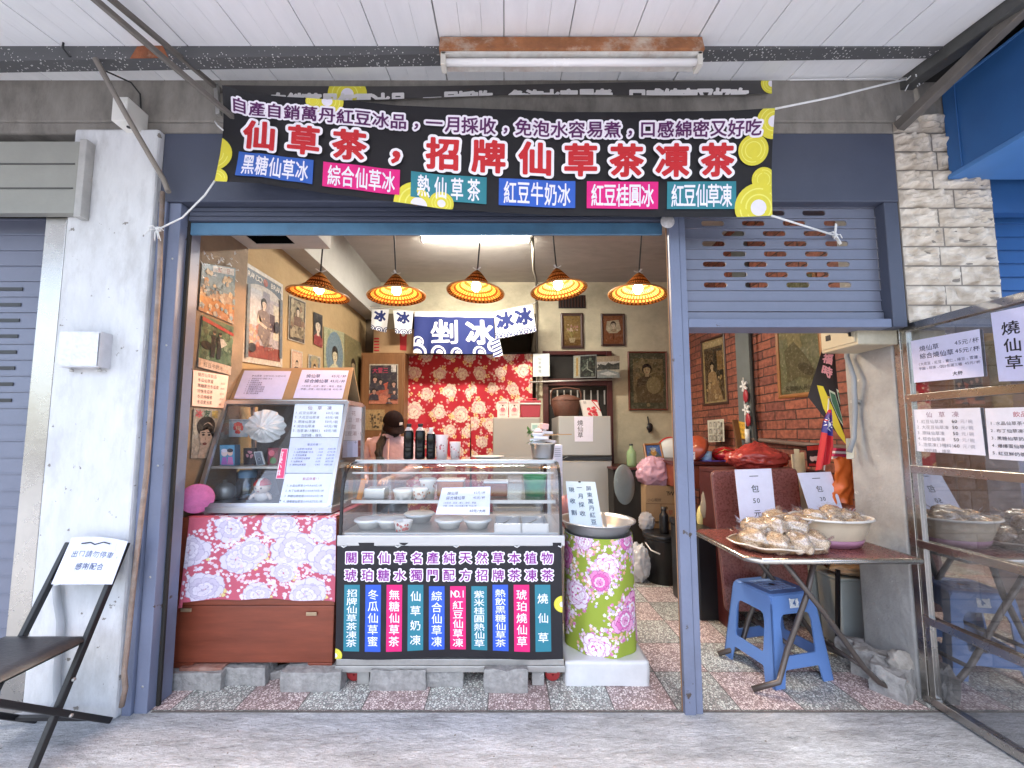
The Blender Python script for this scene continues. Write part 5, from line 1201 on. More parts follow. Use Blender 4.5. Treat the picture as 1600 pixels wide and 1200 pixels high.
MB().box(X0 + .02, X1 - .02, YFt + .10, YBk - .03, .925, .931).build('shelf', MATS['top_glass'], t)
m = MB().box(X0 + .02, X1 - .02, YFt + .088, YFt + .099, .92, .938); m.build('shelf_edge', M_SSTEEL, t)
MB().box(X0 + .02, X1 - .02, YFt + .005, YBk - .03, ZB + .0005, ZB + .006).build('tray_floor', M_SSTEEL, t)
MB().box(X0 + .05, X1 - .05, YBk - .012, YBk - .004, ZB + .02, ZT - .03).build('sliding_door', glass('rear_glass', (.8, .82, .82), .05, .05, .05), t)
# front hanging on the chiller
def ffn(x, y, h=0):
    x, y = CL(x), CL(y); q = P(527 + 350 * x - 3 * y * (1 - 2 * x), 848 + 181 * y + 2 * math.sin(x * 9) * (y > .9), YFt - .022 - .006 * abs(math.sin(x * 14)) * (1 - y) - .004 * math.sin(x * 8 + y * 5))
    q.y += .0016 * noise.noise(V(x * 9 + 4 * y, y * 5, 2)) + .001 * noise.noise(V(x * 26 - 8 * y, y * 9, 6))
    return Vector((q.x, q.y - h, q.z))
t = thing('counter_banner', 'dark menu banner with upright coloured strips hung on the chiller front', 'banner', P(702, 1030, YFt))
MB().grid(ffn, 110, 56).build('cloth', mat('banner_cloth_front', hx('17151C'), .6, .1, 5, .1, 8), t)
asp = 350 / 181
a = Art(asp)
outlined(a, '關西仙草名產純天然草本植物', .065, .13, .105, .0725, '8C1F92', 'F6EEF6', .012, .11)
outlined(a, '琥珀糖水獨門配方招牌茶凍茶', .065, .275, .105, .0725, '8C1F92', 'F6EEF6', .012, .11)
mb, ms = a.lay(ffn, .0003, .0025); mb.build('lettering', ms, t)
STR = [('招牌仙草茶凍茶', 0), ('冬瓜仙草蜜', 1), ('無糖仙草茶', 2), ('仙草奶凍', 0), ('綜合仙草凍', 1), ('紅豆仙草凍', 2), ('紫米桂圓熱仙草', 0), ('熱飲黑糖仙草茶', 1), ('琥珀燒仙草', 2), ('燒仙草', 0)]
for k, (s, c) in enumerate(STR):
    a = Art(asp); x0 = .035 + .0938 * k; x1 = x0 + .069; y0, y1 = .362 + (.012 if 3 < k < 7 else 0), .93
    a.rect(x0, y0, x1, y1, ('2A7C8E', '2F5AC8', 'E01C74')[c], 6, 24)
    ss = s; yy = y0 + .035; hh = y1 - yy - .03
    if k == 5: a.text('NO.1', x0 + .007, yy + .035, .085, 'F0F0F6', .012, adv=.025, sx=.8); yy += .085; hh -= .085
    st = hh / len(ss)
    for i, ch in enumerate(ss): a.text(ch, (x0 + x1) / 2 - .095 / asp * 1.0 / 2, yy + st * (i + .5), min(.092, st * .98), 'EEF0F6', .008, sx=max(1.0, .095 / min(.092, st * .98)), dl=.05)
    mb, ms = a.lay(ffn, .0010, .0018); mb.build('menu_strip', ms, t)
for x, y, r in ((1.0, .53, .037), (0, .97, .03)):
    a = Art(asp); lemon(a, x, y, r); mb, ms = a.lay(ffn, .0003, .0012); mb.build('lemon_print', ms, t)
for x in (.02, .26, .52, .79, .985):
    MB().tube([ffn(x, .025, .004), ffn(x + .012, .035, .008), ffn(x + .024, .022, .004)], .0035, 5).build('tie', M_ROPE, t)
# price notice on the glass
def menu1(a):
    a.text('燒仙草', .13, .22, .14, '3A4060', .006); a.text('45元/杯', .66, .22, .12, '3A4060', .004); a.text('綜合燒仙草', .13, .40, .14, '3A4060', .006); a.text('45元/杯', .66, .40, .12, '3A4060', .004)
    a.text('(大花豆、紅豆、薏仁、綠豆、雪蓮、', .1, .58, .075, '505878'); a.text('芋圓、珍珠、QQ)任選三種 45元/杯', .1, .69, .075, '505878')
q = [Vector(p) for p in corners([(689, 764), (766, 762), (765, 804), (681, 803)], Y=YFt - .012)]
q[0].y += .045; q[1].y += .045; q[2].y -= .01; q[3].y -= .01
def pt(a): menu1(a); a.text('60元/大杯', .62, .87, .12, '202030', .006)
sheet('price_notice', q, pt, 'white price paper taped on the curved chiller glass', 'notice', back='DFE1F4')
# things inside
M_LID = mat('milky_plastic_lid', (.78, .81, .85), .25, .04, 8, alpha=.9); M_CHINA = mat('white_china', (.78, .77, .74), .2, .03, 8)
g = random.Random(21)
BL_ = [(577, 'lidded bowl leftmost on the chiller floor'), (610, 'lidded bowl second on the chiller floor, behind the cups'), (702, 'lidded bowl below the price paper'), (746, 'lidded bowl nearest the steel trays')]
def bowl(c, r, label):
    t = thing('lidded_bowl', label, 'bowl', c, 'plastic lidded bowls in the chiller')
    MB().lathe(c, [(0, .001), (r * .7, .001), (r * .95, .04), (r * .98, .042), (r * .9, .038), (0, .02)], 28).build('bowl', M_CHINA, t)
    MB().lathe(c, [(r * 1.04, .040), (r * 1.06, .046), (r * .98, .052), (r * .8, .05), (r * .3, .056), (0, .056)], 28).build('lid', M_LID, t)
for u, lab in BL_:
    c = P(u, 818, YFt + .12); c.z = ZB + .007; bowl(c, .078, lab)
c = P(655, 816, YFt + .28); c.z = ZB + .007; bowl(c, .088, 'wider lidded bowl in the second row of the chiller')
def cup(c, r0, r1, h, label, cols, name='paper_cup', lid=False, seed=0, band=None):
    t = thing(name, label, 'cup', c)
    MB().lathe(c, [(0, .001), (r0, .001), (r1, h), (r1 + .002, h + .003), (r1 - .002, h), (r0 - .002, .004), (0, .004)], 28).build('cup', ink(cols[0], .35), t)
    gg = random.Random(seed); m = MB(); ms = []
    for k in range(14):
        an = gg.uniform(3.4, 6.0); hh = gg.uniform(.12, .85) * h; rr_ = r0 + (r1 - r0) * hh / h + .0008; s_ = gg.uniform(.08, .16) * r1
        pts = []
        for j in range(9):
            b_ = j / 9 * 6.283; a2 = an + s_ * math.cos(b_) / rr_; z2 = hh + s_ * 1.2 * math.sin(b_); r2 = r0 + (r1 - r0) * z2 / h + .0009 + k * .00003; pts.append((c.x + r2 * math.cos(a2), c.y + r2 * math.sin(a2), c.z + z2))
        m.add(pts, [tuple(range(9))], k % (len(cols) - 1))
    m.build('print', [ink(x) for x in cols[1:]], t)
    if lid: MB().lathe(c, [(r1 + .004, h - .002), (r1 + .005, h + .006), (r1 * .9, h + .012), (0, h + .012)], 28).build('lid', M_LID, t)
c = P(668, 801, YFt + .2); c.z = .9315; cup(c, .036, .047, .105, 'white cup with brown dots standing on the chiller glass shelf', ['E4DED6', '9A6A50', 'B88A70'], lid=True, seed=2)
c = P(656, 803, YFt + .13); c.z = .9315; cup(c, .034, .042, .06, 'short white cup in front of the dotted cup', ['E6E2DE', 'A07060', 'C8A090'], lid=True, seed=3)
c = P(631, 803, YFt + .16); c.z = .9315; cup(c, .052, .06, .05, 'wide white dish on the chiller shelf', ['E2E0DC', 'D8D4CE'], name='white_dish', lid=True, seed=4)
c = P(629, 815, YFt + .06); c.z = ZB + .064; 
c = P(630, 818, YFt + .05); c.z = ZB + .007; cup(c, .04, .05, .05, 'small cup with a red pattern on the chiller floor', ['E8E4E0', 'A03A34', 'B8564A', '8A2A28'], seed=6)
c = P(588, 800, YFt + .2); t = thing('steel_box', 'square steel container left on the chiller shelf', 'container', (c.x, c.y, .9315))
MB().box(c.x - .06, c.x + .06, c.y - .05, c.y + .05, .9315, .995).build('pan', M_SSTEEL, t, bevel=.01)
for k, (u, lab) in enumerate(((793, 'left steel food tray in the chiller'), (834, 'right steel food tray in the chiller'))):
    c = P(u, 818, YFt + .1); t = thing('steel_tray', lab, 'tray', (c.x, c.y, ZB + .0065), 'steel food trays'); m = MB(); w_, d_ = .072, .10; z0 = ZB + .0065
    m.box(c.x - w_, c.x + w_, c.y - d_, c.y + d_, z0, z0 + .003).box(c.x - w_, c.x - w_ + .005, c.y - d_, c.y + d_, z0 + .0035, z0 + .05).box(c.x + w_ - .005, c.x + w_, c.y - d_, c.y + d_, z0 + .0035, z0 + .05).box(c.x - w_ + .0055, c.x + w_ - .0055, c.y - d_, c.y - d_ + .005, z0 + .0035, z0 + .048).box(c.x - w_ + .0055, c.x + w_ - .0055, c.y + d_ - .005, c.y + d_, z0 + .0035, z0 + .048)
    m.build('pan', M_SSTEEL, t, bevel=.002); MB().tube([(c.x - .03, c.y + .02, z0 + .02), (c.x + .04, c.y - .05, z0 + .075)], .004, 6).build('spoon', M_SSTEEL, t)
c = P(836, 801, YFt + .3); t = thing('green_tub', 'green plastic tub on the right of the chiller shelf', 'tub', (c.x, c.y, .9315))
MB().lathe((c.x, c.y, .9315), [(0, 0), (.06, 0), (.072, .12), (.075, .125), (.07, .12), (.058, .005), (0, .005)], 28).build('tub', mat('green_plastic', (.02, .28, .10), .35), t)
c = P(562, 801, YFt + .16); t = thing('orange_packet', 'upright orange paper packet at left inside the chiller', 'packet', (c.x, c.y, .9315)); MB().rbox((c.x - .005, c.y + .03, .985), (.03, .012, .12), (R(-10), R(14), R(30))).build('packet', ink('D8883A'), t, bevel=.003)
for k, (u, w_, h_, col, lab) in enumerate(((705, .16, .09, 'B86A38', 'amber tub of sweet topping behind the price paper'), (775, .14, .08, '8A4A2A', 'brown tub of topping on the chiller shelf'))):
    c = P(u, 800, YFt + .3); t = thing('topping_tub', lab, 'tub', (c.x, c.y, .9315), 'tubs of topping on the chiller shelf'); MB().box(c.x - w_ / 2, c.x + w_ / 2, c.y - .06, c.y + .06, .9315, .9315 + h_).build('tub', ink(col, .3), t, bevel=.01)
    MB().box(c.x - w_ / 2 - .004, c.x + w_ / 2 + .004, c.y - .064, c.y + .064, .9318 + h_, .9318 + h_ + .012).build('lid', M_LID, t, bevel=.004)
# on top of the chiller
ZP = ZT + .0145
M_COLA = mat('dark_herbal_tea', (.006, .005, .005), .13, .1, 8, spec=.3)
def bottle(u, v_top, r, cap, label, Y=YFt + .26):
    c = P(u, 722, Y); h = P(u, v_top, Y).z - ZP; t = thing('tea_bottle', label, 'bottle', (c.x, Y, ZP), 'dark tea bottles on the chiller')
    MB().lathe((c.x, Y, ZP), [(0, .001), (r * .9, .001), (r, .008), (r, h * .3), (r * .96, h * .33), (r, h * .36), (r, h * .72), (r * .9, h * .80), (r * .5, h * .88), (r * .42, h * .905), (0, h * .905)], 28).build('bottle', M_COLA, t)
    MB().lathe((c.x, Y, ZP), [(r * .44, h * .905), (r * .44, h * .93), (r * .5, h * .93), (r * .5, h * .995), (r * .44, h), (0, h)], 20).build('cap', M_BLACK if cap else M_WPL, t)
    MB().lathe((c.x, Y, ZP), [(r * .9, h * .805), (r * .52, h * .882), (r * .46, h * .904)], 28).build('neck', mat('clear_bottle_neck', (.5, .45, .44), .1), t)
bottle(638, 662, .030, True, 'tall dark tea bottle with black cap, left of three')
bottle(656, 662, .030, True, 'tall dark tea bottle with black cap, middle of three')
bottle(673, 668, .027, False, 'shorter dark tea bottle with white cap')
def pcup(u, v_top, r0, r1, label, sd_):
    c = P(u, 722, YFt + .26); h = P(u, v_top, YFt + .26).z - ZP; cup(V(c.x, YFt + .26, ZP), r0, r1, h, label, ['EBDCDA', 'C87A80', 'B86068', '8A4A50', 'E0B0B0'], seed=sd_)
pcup(690, 680, .031, .039, 'taller pink printed paper cup beside the dark bottles', 11); pcup(711, 691, .026, .034, 'shorter pink printed paper cup on the chiller', 12)
c = V(P(848, 722, YFt + .3).x, YFt + .3, ZP); t = thing('steel_pot', 'small steel pot filled with wrapped packets on the chiller', 'pot', c)
MB().lathe(c, [(0, .001), (.062, .001), (.066, .012), (.074, .085), (.082, .09), (.082, .094), (.07, .088), (.06, .01), (0, .01)], 32).build('pot', M_SSTEEL, t)
g = random.Random(9); m = MB()
for k in range(9):
    a = g.uniform(0, 6.28); q = c + V(.035 * math.cos(a), .035 * math.sin(a), .10 + .010 * k); m.rbox(q, (.10 - .005 * k, .035, .016), (g.uniform(-.15, .15), g.uniform(-.15, .15), g.uniform(-.5, .5)), k % 3)
m.build('packets', [ink('E8E6E6'), ink('E8D8D4'), ink('D8D8DC')], t)
MB().rbox(c + V(.01, 0, .2), (.045, .045, .035), (.1, .1, .4)).build('pink_packet', ink('E4B8B0'), t, bevel=.004)
MB().bar(c + V(.0, -.03, .145), c + V(.18, .02, .15), .02, .006).build('wooden_stick', mat('bamboo', (.45, .26, .11), .6), t)
m = MB(); g = random.Random(5)
for k in range(16):
    a = c + V(-.065 + g.uniform(-.025, .02), -.01 + g.uniform(-.03, .03), .1 + g.uniform(-.02, .09)); d = V(g.uniform(-1, 1), g.uniform(-1, 1), g.uniform(-1, 1)).normalized() * .025; e = d.cross(V(0, 0, 1)).normalized() * .009 if abs(d.z) < .024 else V(.009, 0, 0)
    m.add([a - d, a + e, a + d, a - e], [(0, 1, 2, 3)])
m.build('leaves', mat('mint_leaf', (.08, .22, .04), .5), t)
m = MB(); c2 = P(770, 722, YFt + .3); m.lathe((c2.x - .03, YFt + .33, ZP), [(0, .001), (.07, .001), (.1, .012), (.102, .016), (.07, .006), (0, .004)], 32)
m.build('white_plate', M_CHINA, label='thin white plate lying on the chiller top', cat='plate')
c = P(871, 800, 2.85); t = thing('white_carton', 'white upright carton with printed side between chiller and silver fridge', 'carton', (c.x, 2.9, .5))
x0, x1 = xat(863, 720, 2.85), xat(879, 720, 2.85); MB().box(x0, x1, 2.85, 3.05, .0045, zat(695, 2.85)).build('carton', ink('D6D4E2'), t, bevel=.004)
q = corners([(865.5, 699), (877, 699), (877, 716), (865.5, 716)], Y=2.848); a = art_for(q)
for k in range(5): a.rect(.1, .1 + .17 * k, .9, .16 + .17 * k, '8A8CA0')
mb, ms = a.lay(quadfn(*q)); mb.build('print', ms, t)
# ================================================================== CHEST, CLOTH, SHOWCASE
M_CHEST = mat('red_brown_chest', (.21, .05, .025), .42, .3, 5, .06, 40, stretch=(.5, 3, 4), dirt=.25, dirtcol=(.12, .03, .02))
CX0, CX1, CY, CB, CT = -1.755, -.90, 2.15, .086, .855
t = thing('wooden_chest', 'large red brown wooden chest raised on bricks', 'chest', (-1.33, 2.45, CB))
MB().box(CX0, CX1, CY, CY + .58, .112, .40).build('body', M_CHEST, t, bevel=.004)
MB().box(CX0 - .004, CX1 + .004, CY - .006, CY + .585, .4025, CT).build('lid', M_CHEST, t, bevel=.006)
for x0, x1, sx_ in ((CX0, CX0 + .13, 1), (CX1 - .13, CX1, -1)):
    pts = [(x0, .1115), (x1, .1115), (x1, .105), (x1 - .03, CB), (x0, CB)] if sx_ > 0 else [(x0, .1115), (x1, .1115), (x1, CB), (x0 + .03, CB), (x0, .105)]
    MB().prism(pts[::-1], CY - .002, CY + .06).build('foot', M_CHEST, t, bevel=.003)
    MB().prism(pts[::-1], CY + .5, CY + .56).build('foot', M_CHEST, t, bevel=.003)
for u, v in ((293, 952), (488, 958)):
    c = P(u, v, CY); MB().box(c.x - .028, c.x + .028, CY - .012, CY - .0065, c.z - .009, c.z + .009).build('hinge', mat('brass_plate', (.42, .31, .2), .45, metal=.6), t, bevel=.002)
def clothfn(x, y, h=0):
    """y 0..0.3 lies on the chest top, the rest hangs in front"""
    x, y = CL(x), CL(y)
    if y < .24:
        k = y / .24; xl, xr_ = -1.70 + .0 * k, -.905; z = CT + .0085
        return V(xl + (xr_ - xl) * x, CY + .42 - .43 * k, z + h)
    k = (y - .24) / .76; p0 = P(297 + 229 * x, 806, CY - .01); p1 = P(280 + 242 * x, 942 - 6 * (1 - abs(2 * x - 1)) ** .5 + 8 * (x < .03), CY - .028)
    p = p0.lerp(p1, k); p.z = min(p.z, CT + .006); p.y = CY - .014 - .012 * k - .010 * math.sin(x * 17 + k) * k - h; return p
a = Art(1.1); a.rect(0, 0, 1, 1, 'BF5A6E')
random.seed(31)
for cx_, cy_, r_ in ((.28, .36, .09), (.62, .32, .10), (.94, .36, .09), (.04, .55, .1), (.36, .64, .105), (.45, .56, .085), (.72, .55, .125), (.97, .64, .12), (.16, .88, .10), (.5, .95, .07), (.82, .93, .1), (.66, .76, .07), (.3, .12, .1), (.7, .1, .1)):
    a.spray(cx_, cy_, r_ * 1.8, 95, ['DED8E6', 'D8CEE0', 'E6E0EC', 'DCC2D0'], .0115)
    a.petals(CL(cx_ + r_), CL(cy_ + r_ * .6), r_ * .4, 4, 1, 'DCCB8A', 'B89A58', .4)
    a.peony(cx_, cy_, r_ * 1.2, ['D6CFDF', 'C8BFD4', 'DED7E6'], 'A89EBA', 'B8AEC8')
rastercloth(a, clothfn, 330, 300, 'floral_cloth', label='pink cloth with white peonies draped over the wooden chest', cat='cloth')
# showcase
SZ0, SZ1 = .872, 1.50; SY0, SY1, SYB = 2.20, 2.45, 2.72; SX0, SX1 = -1.70, -.965
SXT0, SXT1 = -1.745, -.985
t = thing('glass_showcase', 'slanted glass showcase with steel frame on the chest', 'showcase', (-1.34, 2.45, SZ0))
M_SHOWG = glass('showcase_glass', (.95, .97, .97), .05, .02, .04)
m = MB().box(SX0 - .02, SX1 + .02, SY0 - .02, SYB, SZ0, SZ0 + .035); m.build('base', M_SSTEEL, t, bevel=.004)
for x in (SX0 + .05, SX1 - .05): MB().lathe((x, SY0 + .02, SZ0 - .012), [(0, 0), (.015, 0), (.018, .012), (0, .012)], 14).build('foot', M_WPL, t)
A0, A1, A2, A3 = V(SX0, SY0, SZ0 + .04), V(SX1, SY0, SZ0 + .04), V(SXT1, SY1, SZ1), V(SXT0, SY1, SZ1)
MB().add([A0, A1, A2, A3], [(0, 1, 2, 3)]).build('front_glass', M_SHOWG, t)
m = MB()
for p, q in ((A0, A1), (A3, A2), (A0, A3), (A1, A2)): m.bar(p, q, .022, .018, 0, up=(0, -.9, .4))
for xx, xt in ((SX0, SXT0), (SX1, SXT1)): m.bar((xt, SY1, SZ1), (xt, SYB, SZ1), .02, .02); m.bar((xx, SYB - .01, SZ0 + .03), (xt, SYB - .01, SZ1), .02, .02, up=(0, 1, 0))
m.build('frame', M_SSTEEL, t)
for xx, xt in ((SX0, SXT0), (SX1, SXT1)): MB().add([(xx, SY0, SZ0 + .04), (xx, SYB, SZ0 + .04), (xt, SYB, SZ1), (xt, SY1, SZ1)], [(0, 1, 2, 3)]).build('side_glass', M_SHOWG, t)
MB().box(SXT0, SXT1, SY1 + .0, SYB, SZ1 + .011, SZ1 + .02).build('top_plate', M_SSTEEL, t)
MB().box(SX0 - .01, SX1, SYB - .006, SYB, SZ0 + .036, SZ1).build('back_panel', mat('showcase_back', (.22, .2, .185), .6, .3, 6), t)  # back colour lightened to stand in for grey reflection in the glass
SHZ = 1.105; MB().box(SX0 - .005, SX1 - .01, SY0 + .10, SYB - .01, SHZ, SHZ + .012).build('shelf', M_GALV, t)
def PG(u, v, off=.006):
    """point on the slanted front glass seen at pixel u, v"""
    n = (A1 - A0).cross(A3 - A0).normalized(); n = n if n.y < 0 else -n
    o = V(0, 0, EYE); d = ray(u, v); return o + d * ((A0 + n * off - o).dot(n) / d.dot(n))
def lines(a, rows, x, y0, dy, size, col, off=0):
    for k, r_ in enumerate(rows):
        if isinstance(r_, str): a.text(r_, x, y0 + dy * k, size, col, off)
        else:
            for xx, s_ in r_: a.text(s_, xx, y0 + dy * k, size, col, off)
def pt(a):
    a.text('仙草凍', .22, .12, .13, '70608A', .004, adv=.2)
    lines(a, [[(.03, '1.紅豆仙草凍'), (.66, '60元/碗')], [(.03, '2.大花豆仙草凍'), (.66, '60元/碗')], [(.03, '3.原味仙草凍'), (.66, '50元/碗')], [(.03, '4.綜合仙草凍'), (.66, '60元/碗')], [(.03, '5.泡茶凍(3種料)'), (.66, '60元/碗')], '    加奶精、煉乳'], .05, .28, .135, .095, '6A7898')
sheet('menu_sheet', [PG(461, 631), PG(537, 632), PG(531, 683), PG(454, 683)], pt, 'upper price list with sweet jelly heading on the showcase glass', 'menu sheet', back='DCE8F4')
def pt(a):
    a.text('飲品熱賣!!', .36, .2, .075, '4A5478'); lines(a, [[(.12, '1.仙草茶+仙草凍'), (.6, '小50'), (.78, '大60/杯')], [(.11, '2.仙草茶拿鐵/冬瓜'), (.6, '小60'), (.78, '大70/杯')], [(.1, '3.冬瓜仙草蜜'), (.59, '小40'), (.77, '大60/杯')], [(.09, '4.冬瓜黑豆仙草茶'), (.58, '小45'), (.76, '大60/杯')], [(.08, '5.仙草奶凍'), (.57, '小55'), (.76, '大75/杯')], [(.07, '6.鮮奶仙草凍茶'), (.57, '小65'), (.75, '大85/杯')]], .1, .33, .09, .06, '3E4A74')
sheet('menu_sheet', [PG(454, 684), PG(531, 684), PG(525, 739), PG(446, 739)], pt, 'middle pale blue drinks list on the showcase glass', 'menu sheet', back='C8D2F0')
def pt(a):
    a.text('飲品熱賣!!', .36, .14, .085, 'A03A50', .003); lines(a, ['1.水晶仙草茶小40大60元/杯', '2.布丁仙草凍茶小50大70元/杯', '3.黑糖仙草奶茶小55大65元/杯', '4.爆爆蛋仙草茶小50大70元/杯', '5.紅豆鮮奶茶小60大80元/杯'], .07, .32, .135, .07, '30364E')
    for x, y in ((.05, .95), (.4, .97), (.7, .96), (.9, .93), (.02, .7)): a.ell(x, y, .012, '4A4A50')
sheet('menu_sheet', [PG(446, 740), PG(525, 740), PG(517, 801), PG(433, 801)], pt, 'lowest drinks list with red heading on the showcase glass', 'menu sheet', back='D6E0F2')
# tent sign
t = thing('cardboard_sign', 'folded cardboard tent sign on top of the showcase', 'sign', (-1.36, 2.58, SZ1 + .02))
B = [P(356, 631, 2.47), P(541, 630, 2.47), P(552, 574, 2.60), P(379, 576, 2.60)]
thick([B[3], B[2], B[1], B[0]], .006, 0).build('front_panel', M_CARD, t)
bk = [B[2] + V(0, .004, 0), B[3] + V(0, .004, 0), V(B[0].x, 2.73, B[0].z), V(B[1].x, 2.73, B[1].z)]
thick(bk, .006, 0).build('back_panel', M_CARD, t)
fB = quadfn(B[3], B[2], B[1], B[0])
def onB(u, v):
    n = (B[1] - B[0]).cross(B[3] - B[0]).normalized(); n = n if n.y < 0 else -n; o = V(0, 0, EYE); d = ray(u, v); return o + d * ((B[0] + n * .003 - o).dot(n) / d.dot(n))
def pt(a):
    a.text('熱仙草茶 小杯50元/大杯60元', .2, .19, .075, '4A4A78'); lines(a, ['1.黑糖仙草茶/蜂蜜/冬瓜', '2.熱仙草茶', '3.珍珠熱仙草茶', '4.紅豆熱仙草茶', '5.黑糖桂圓熱仙草茶', '6.黑糖薑母熱仙草茶', '7.紅豆薏仁熱仙草茶', '8.薏仁熱仙草茶'], .17, .29, .075, .06, '4A4A78')
sheet('menu_sheet', [onB(382, 579), onB(455, 580), onB(440, 624), onB(365, 623)], pt, 'left white hot drinks list on the cardboard tent sign', 'menu sheet', back='CFCDEE')
sheet('menu_sheet', [onB(472, 578), onB(545, 579), onB(534.5, 623), onB(458, 622)], menu1, 'right white price paper on the cardboard tent sign', 'menu sheet', back='D2D0EE')
def pt(a): lines(a, ['   花', '綠豆·薏仁湯', '   甜', '紅豆湯·仙草'], .08, .2, .2, .14, 'A87A70')
sheet('notice', corners([(534, 634), (565, 636), (564, 688), (533, 688)], Y=2.52), pt, 'pink speckled notice beside the showcase', 'notice', back='E2CDC8')
sheet('notice', corners([(536, 689), (559, 688), (559, 714), (535, 715)], Y=2.53), lambda a: a.text('十', .75, .12, .2, '505060'), 'blank lilac paper hanging below the pink notice', 'notice', back='D0C8DC')
# inside the showcase
def clothhat(u, v, s):
    c = P(u, v, 2.40); vs = MB(); 
    def fn(i, j):
        a = i * 6.283; r_ = s * (.0 + 1.0 * j); k = .012 * math.sin(a * 14) * j + .016 * noise.noise(Vector((math.cos(a) * 2, math.sin(a) * 2, j * 3)))
        p = c + V(r_ * math.cos(a) * 1.05, -.05 * (1 - j) + k, r_ * math.sin(a) * .95 * (1 if math.sin(a) > 0 else .85)); return p
    vs.grid(fn, 84, 10); return vs
clothhat(415, 668, .115).build('sun_hat', mat('silvery_cloth', (.62, .62, .62), .5, .08, 10, .3, 40), label='gathered pale silver sun hat hung inside the showcase', cat='hat')
def sbox(name, u0, v0, u1, v1, Y, d, col, label, cat, paint=None, zb=None):
    q = corners([(u0, v0), (u1, v0), (u1, v1), (u0, v1)], Y=Y)
    if zb is not None:
        for p in q[2:]: p.z = zb
    t = thing(name, label, cat, (q[3] + q[2]) / 2 + V(0, d / 2, 0)); thick(q, d, 0).build('case', ink(col, .4), t, bevel=.002)
    if paint: a = art_for(q); paint(a); mb, ms = a.lay(quadfn(*q), .0003, .0006); mb.build('front_print', ms, t)
    return t
def pt(a): a.petals(.5, .48, .3, 5, .3, 'D8323A', '9A2028', .5, .0); a.text('梅', .38, .5, .3, 'E8C0A0'); a.rect(.05, .04, .95, .12, '8098A8')
sbox('tin_box', 357, 655, 387, 683, 2.5, .06, 'A8BCC8', 'pale blue tin with a red flower in the showcase', 'tin', pt)
def pt(a):
    a.rect(.03, .02, .97, .98, '5AA0C8', 2, 2); a.ell(.32, .4, .2, 'F0D8D8', .22); a.ell(.32, .28, .2, 'E8E0F0', .12); a.ell(.7, .38, .18, 'F0C8B8', .2); a.ell(.7, .27, .2, '2A2A40', .13); a.poly([(.12, .95), (.2, .6), (.45, .6), (.52, .95)], 'B070C8'); a.poly([(.52, .95), (.58, .58), (.85, .58), (.92, .95)], 'D080C0')
sbox('toy_box', 343, 695, 367, 729, 2.36, .05, '3A6A8A', 'small bright blue toy box on the showcase shelf', 'toy box', pt, zb=SHZ + .0125)
def pt(a): a.rect(.12, .06, .88, .94, '6E7480', 2, 2); a.ell(.5, .55, .2, '9AA0A8'); a.ell(.5, .55, .12, '40444C')
q = corners([(396, 706), (408, 705), (414, 726), (401, 728)], Y=2.38); t = thing('old_phone', 'old silver music player leaning on the showcase shelf', 'gadget', q[3]); thick(q, .012, 0).build('case', ink('C4C8CC', .3), t, bevel=.003); a = art_for(q); pt(a); mb, ms = a.lay(quadfn(*q), .0003, .0006); mb.build('front_print', ms, t)
sbox('card_case', 380, 700, 398, 728, 2.44, .03, '2A2628', 'dark album with a pink heart on the showcase shelf', 'album', lambda a: a.petals(.55, .4, .35, 3, .8, 'C88A94', '8A4A58', .6), zb=SHZ + .0125)
sbox('candy_box', 418, 700, 434, 728, 2.42, .05, '8A3A48', 'small red and green candy box on the showcase shelf', 'box', lambda a: (a.ell(.4, .3, .3, 'E07080'), a.ell(.55, .75, .32, '4A8A4A')), zb=SHZ + .0125)
def pt(a): a.rect(.08, .02, .92, .98, 'E04A78', 1, 3); a.text('可愛小姐', .5 - .1 / a.asp, .5, .2, 'F4E0E6', .02, vert=True, align='c')
sheet('sticker_strip', [PG(440, 701, .004), PG(450, 701, .004), PG(444, 748, .004), PG(431, 748, .004)], pt, 'pink paper strip with white characters stuck on showcase glass', 'sticker', back='F0D0DC')
def doll():
    c = P(409, 784, 2.36); c.z = SZ0 + .036; t = thing('helmet_doll', 'small bald baby doll wearing a red and white helmet', 'doll', c)
    m = MB(); m.blob(c + V(0, 0, .028), .036, 3, .04, 2, 18, squash=(1.15, .8, .85)); m.build('body', ink('D8CFC8', .35), t)
    hd = c + V(0, 0, .085); MB().blob(hd, .045, 1, .0, 2, 22, squash=(1.0, .95, .92)).build('head', ink('E2CDBE', .3), t)
    m = MB()
    def fn(i, j):
        a = i * 6.283; th = j * 1.45; k = .049; return hd + V(k * math.sin(th) * math.cos(a), k * math.sin(th) * math.sin(a), k * .98 * math.cos(th) + .006)
    m.grid(fn, 28, 8, 0); 
    for k in range(len(m.f)):
        i = k % 28; ang = (i + .5) / 28 * 6.283; cxm = sum(m.v[q].x for q in m.f[k]) / 4 - hd.x
        if abs(cxm) < .010: m.m[k] = 1
    m.build('helmet', [mat('red_enamel', (.5, .02, .03), .2, coat=.5), M_WPL], t)
    m = MB()
    for dx in (-.016, .016): m.blob(hd + V(dx, -.041, -.004), .0055, 0, 0, 1, 8)
    m.build('eyes', M_BLACK, t); MB().blob(hd + V(0, -.041, -.022), .006, 0, 0, 1, 8, squash=(1.4, .5, .5)).build('mouth', ink('A86A60'), t)
    MB().blob(hd + V(0, -.046, -.012), .004, 0, 0, 1, 8).build('nose', ink('E2CDBE', .3), t)
    for sx_ in (-1, 1): MB().tube([c + V(.03 * sx_, 0, .045), c + V(.055 * sx_, -.01, .03), c + V(.06 * sx_, -.015, .012)], [.012, .011, .009], 8).build('arm', ink('E2CDBE', .3), t)
doll()
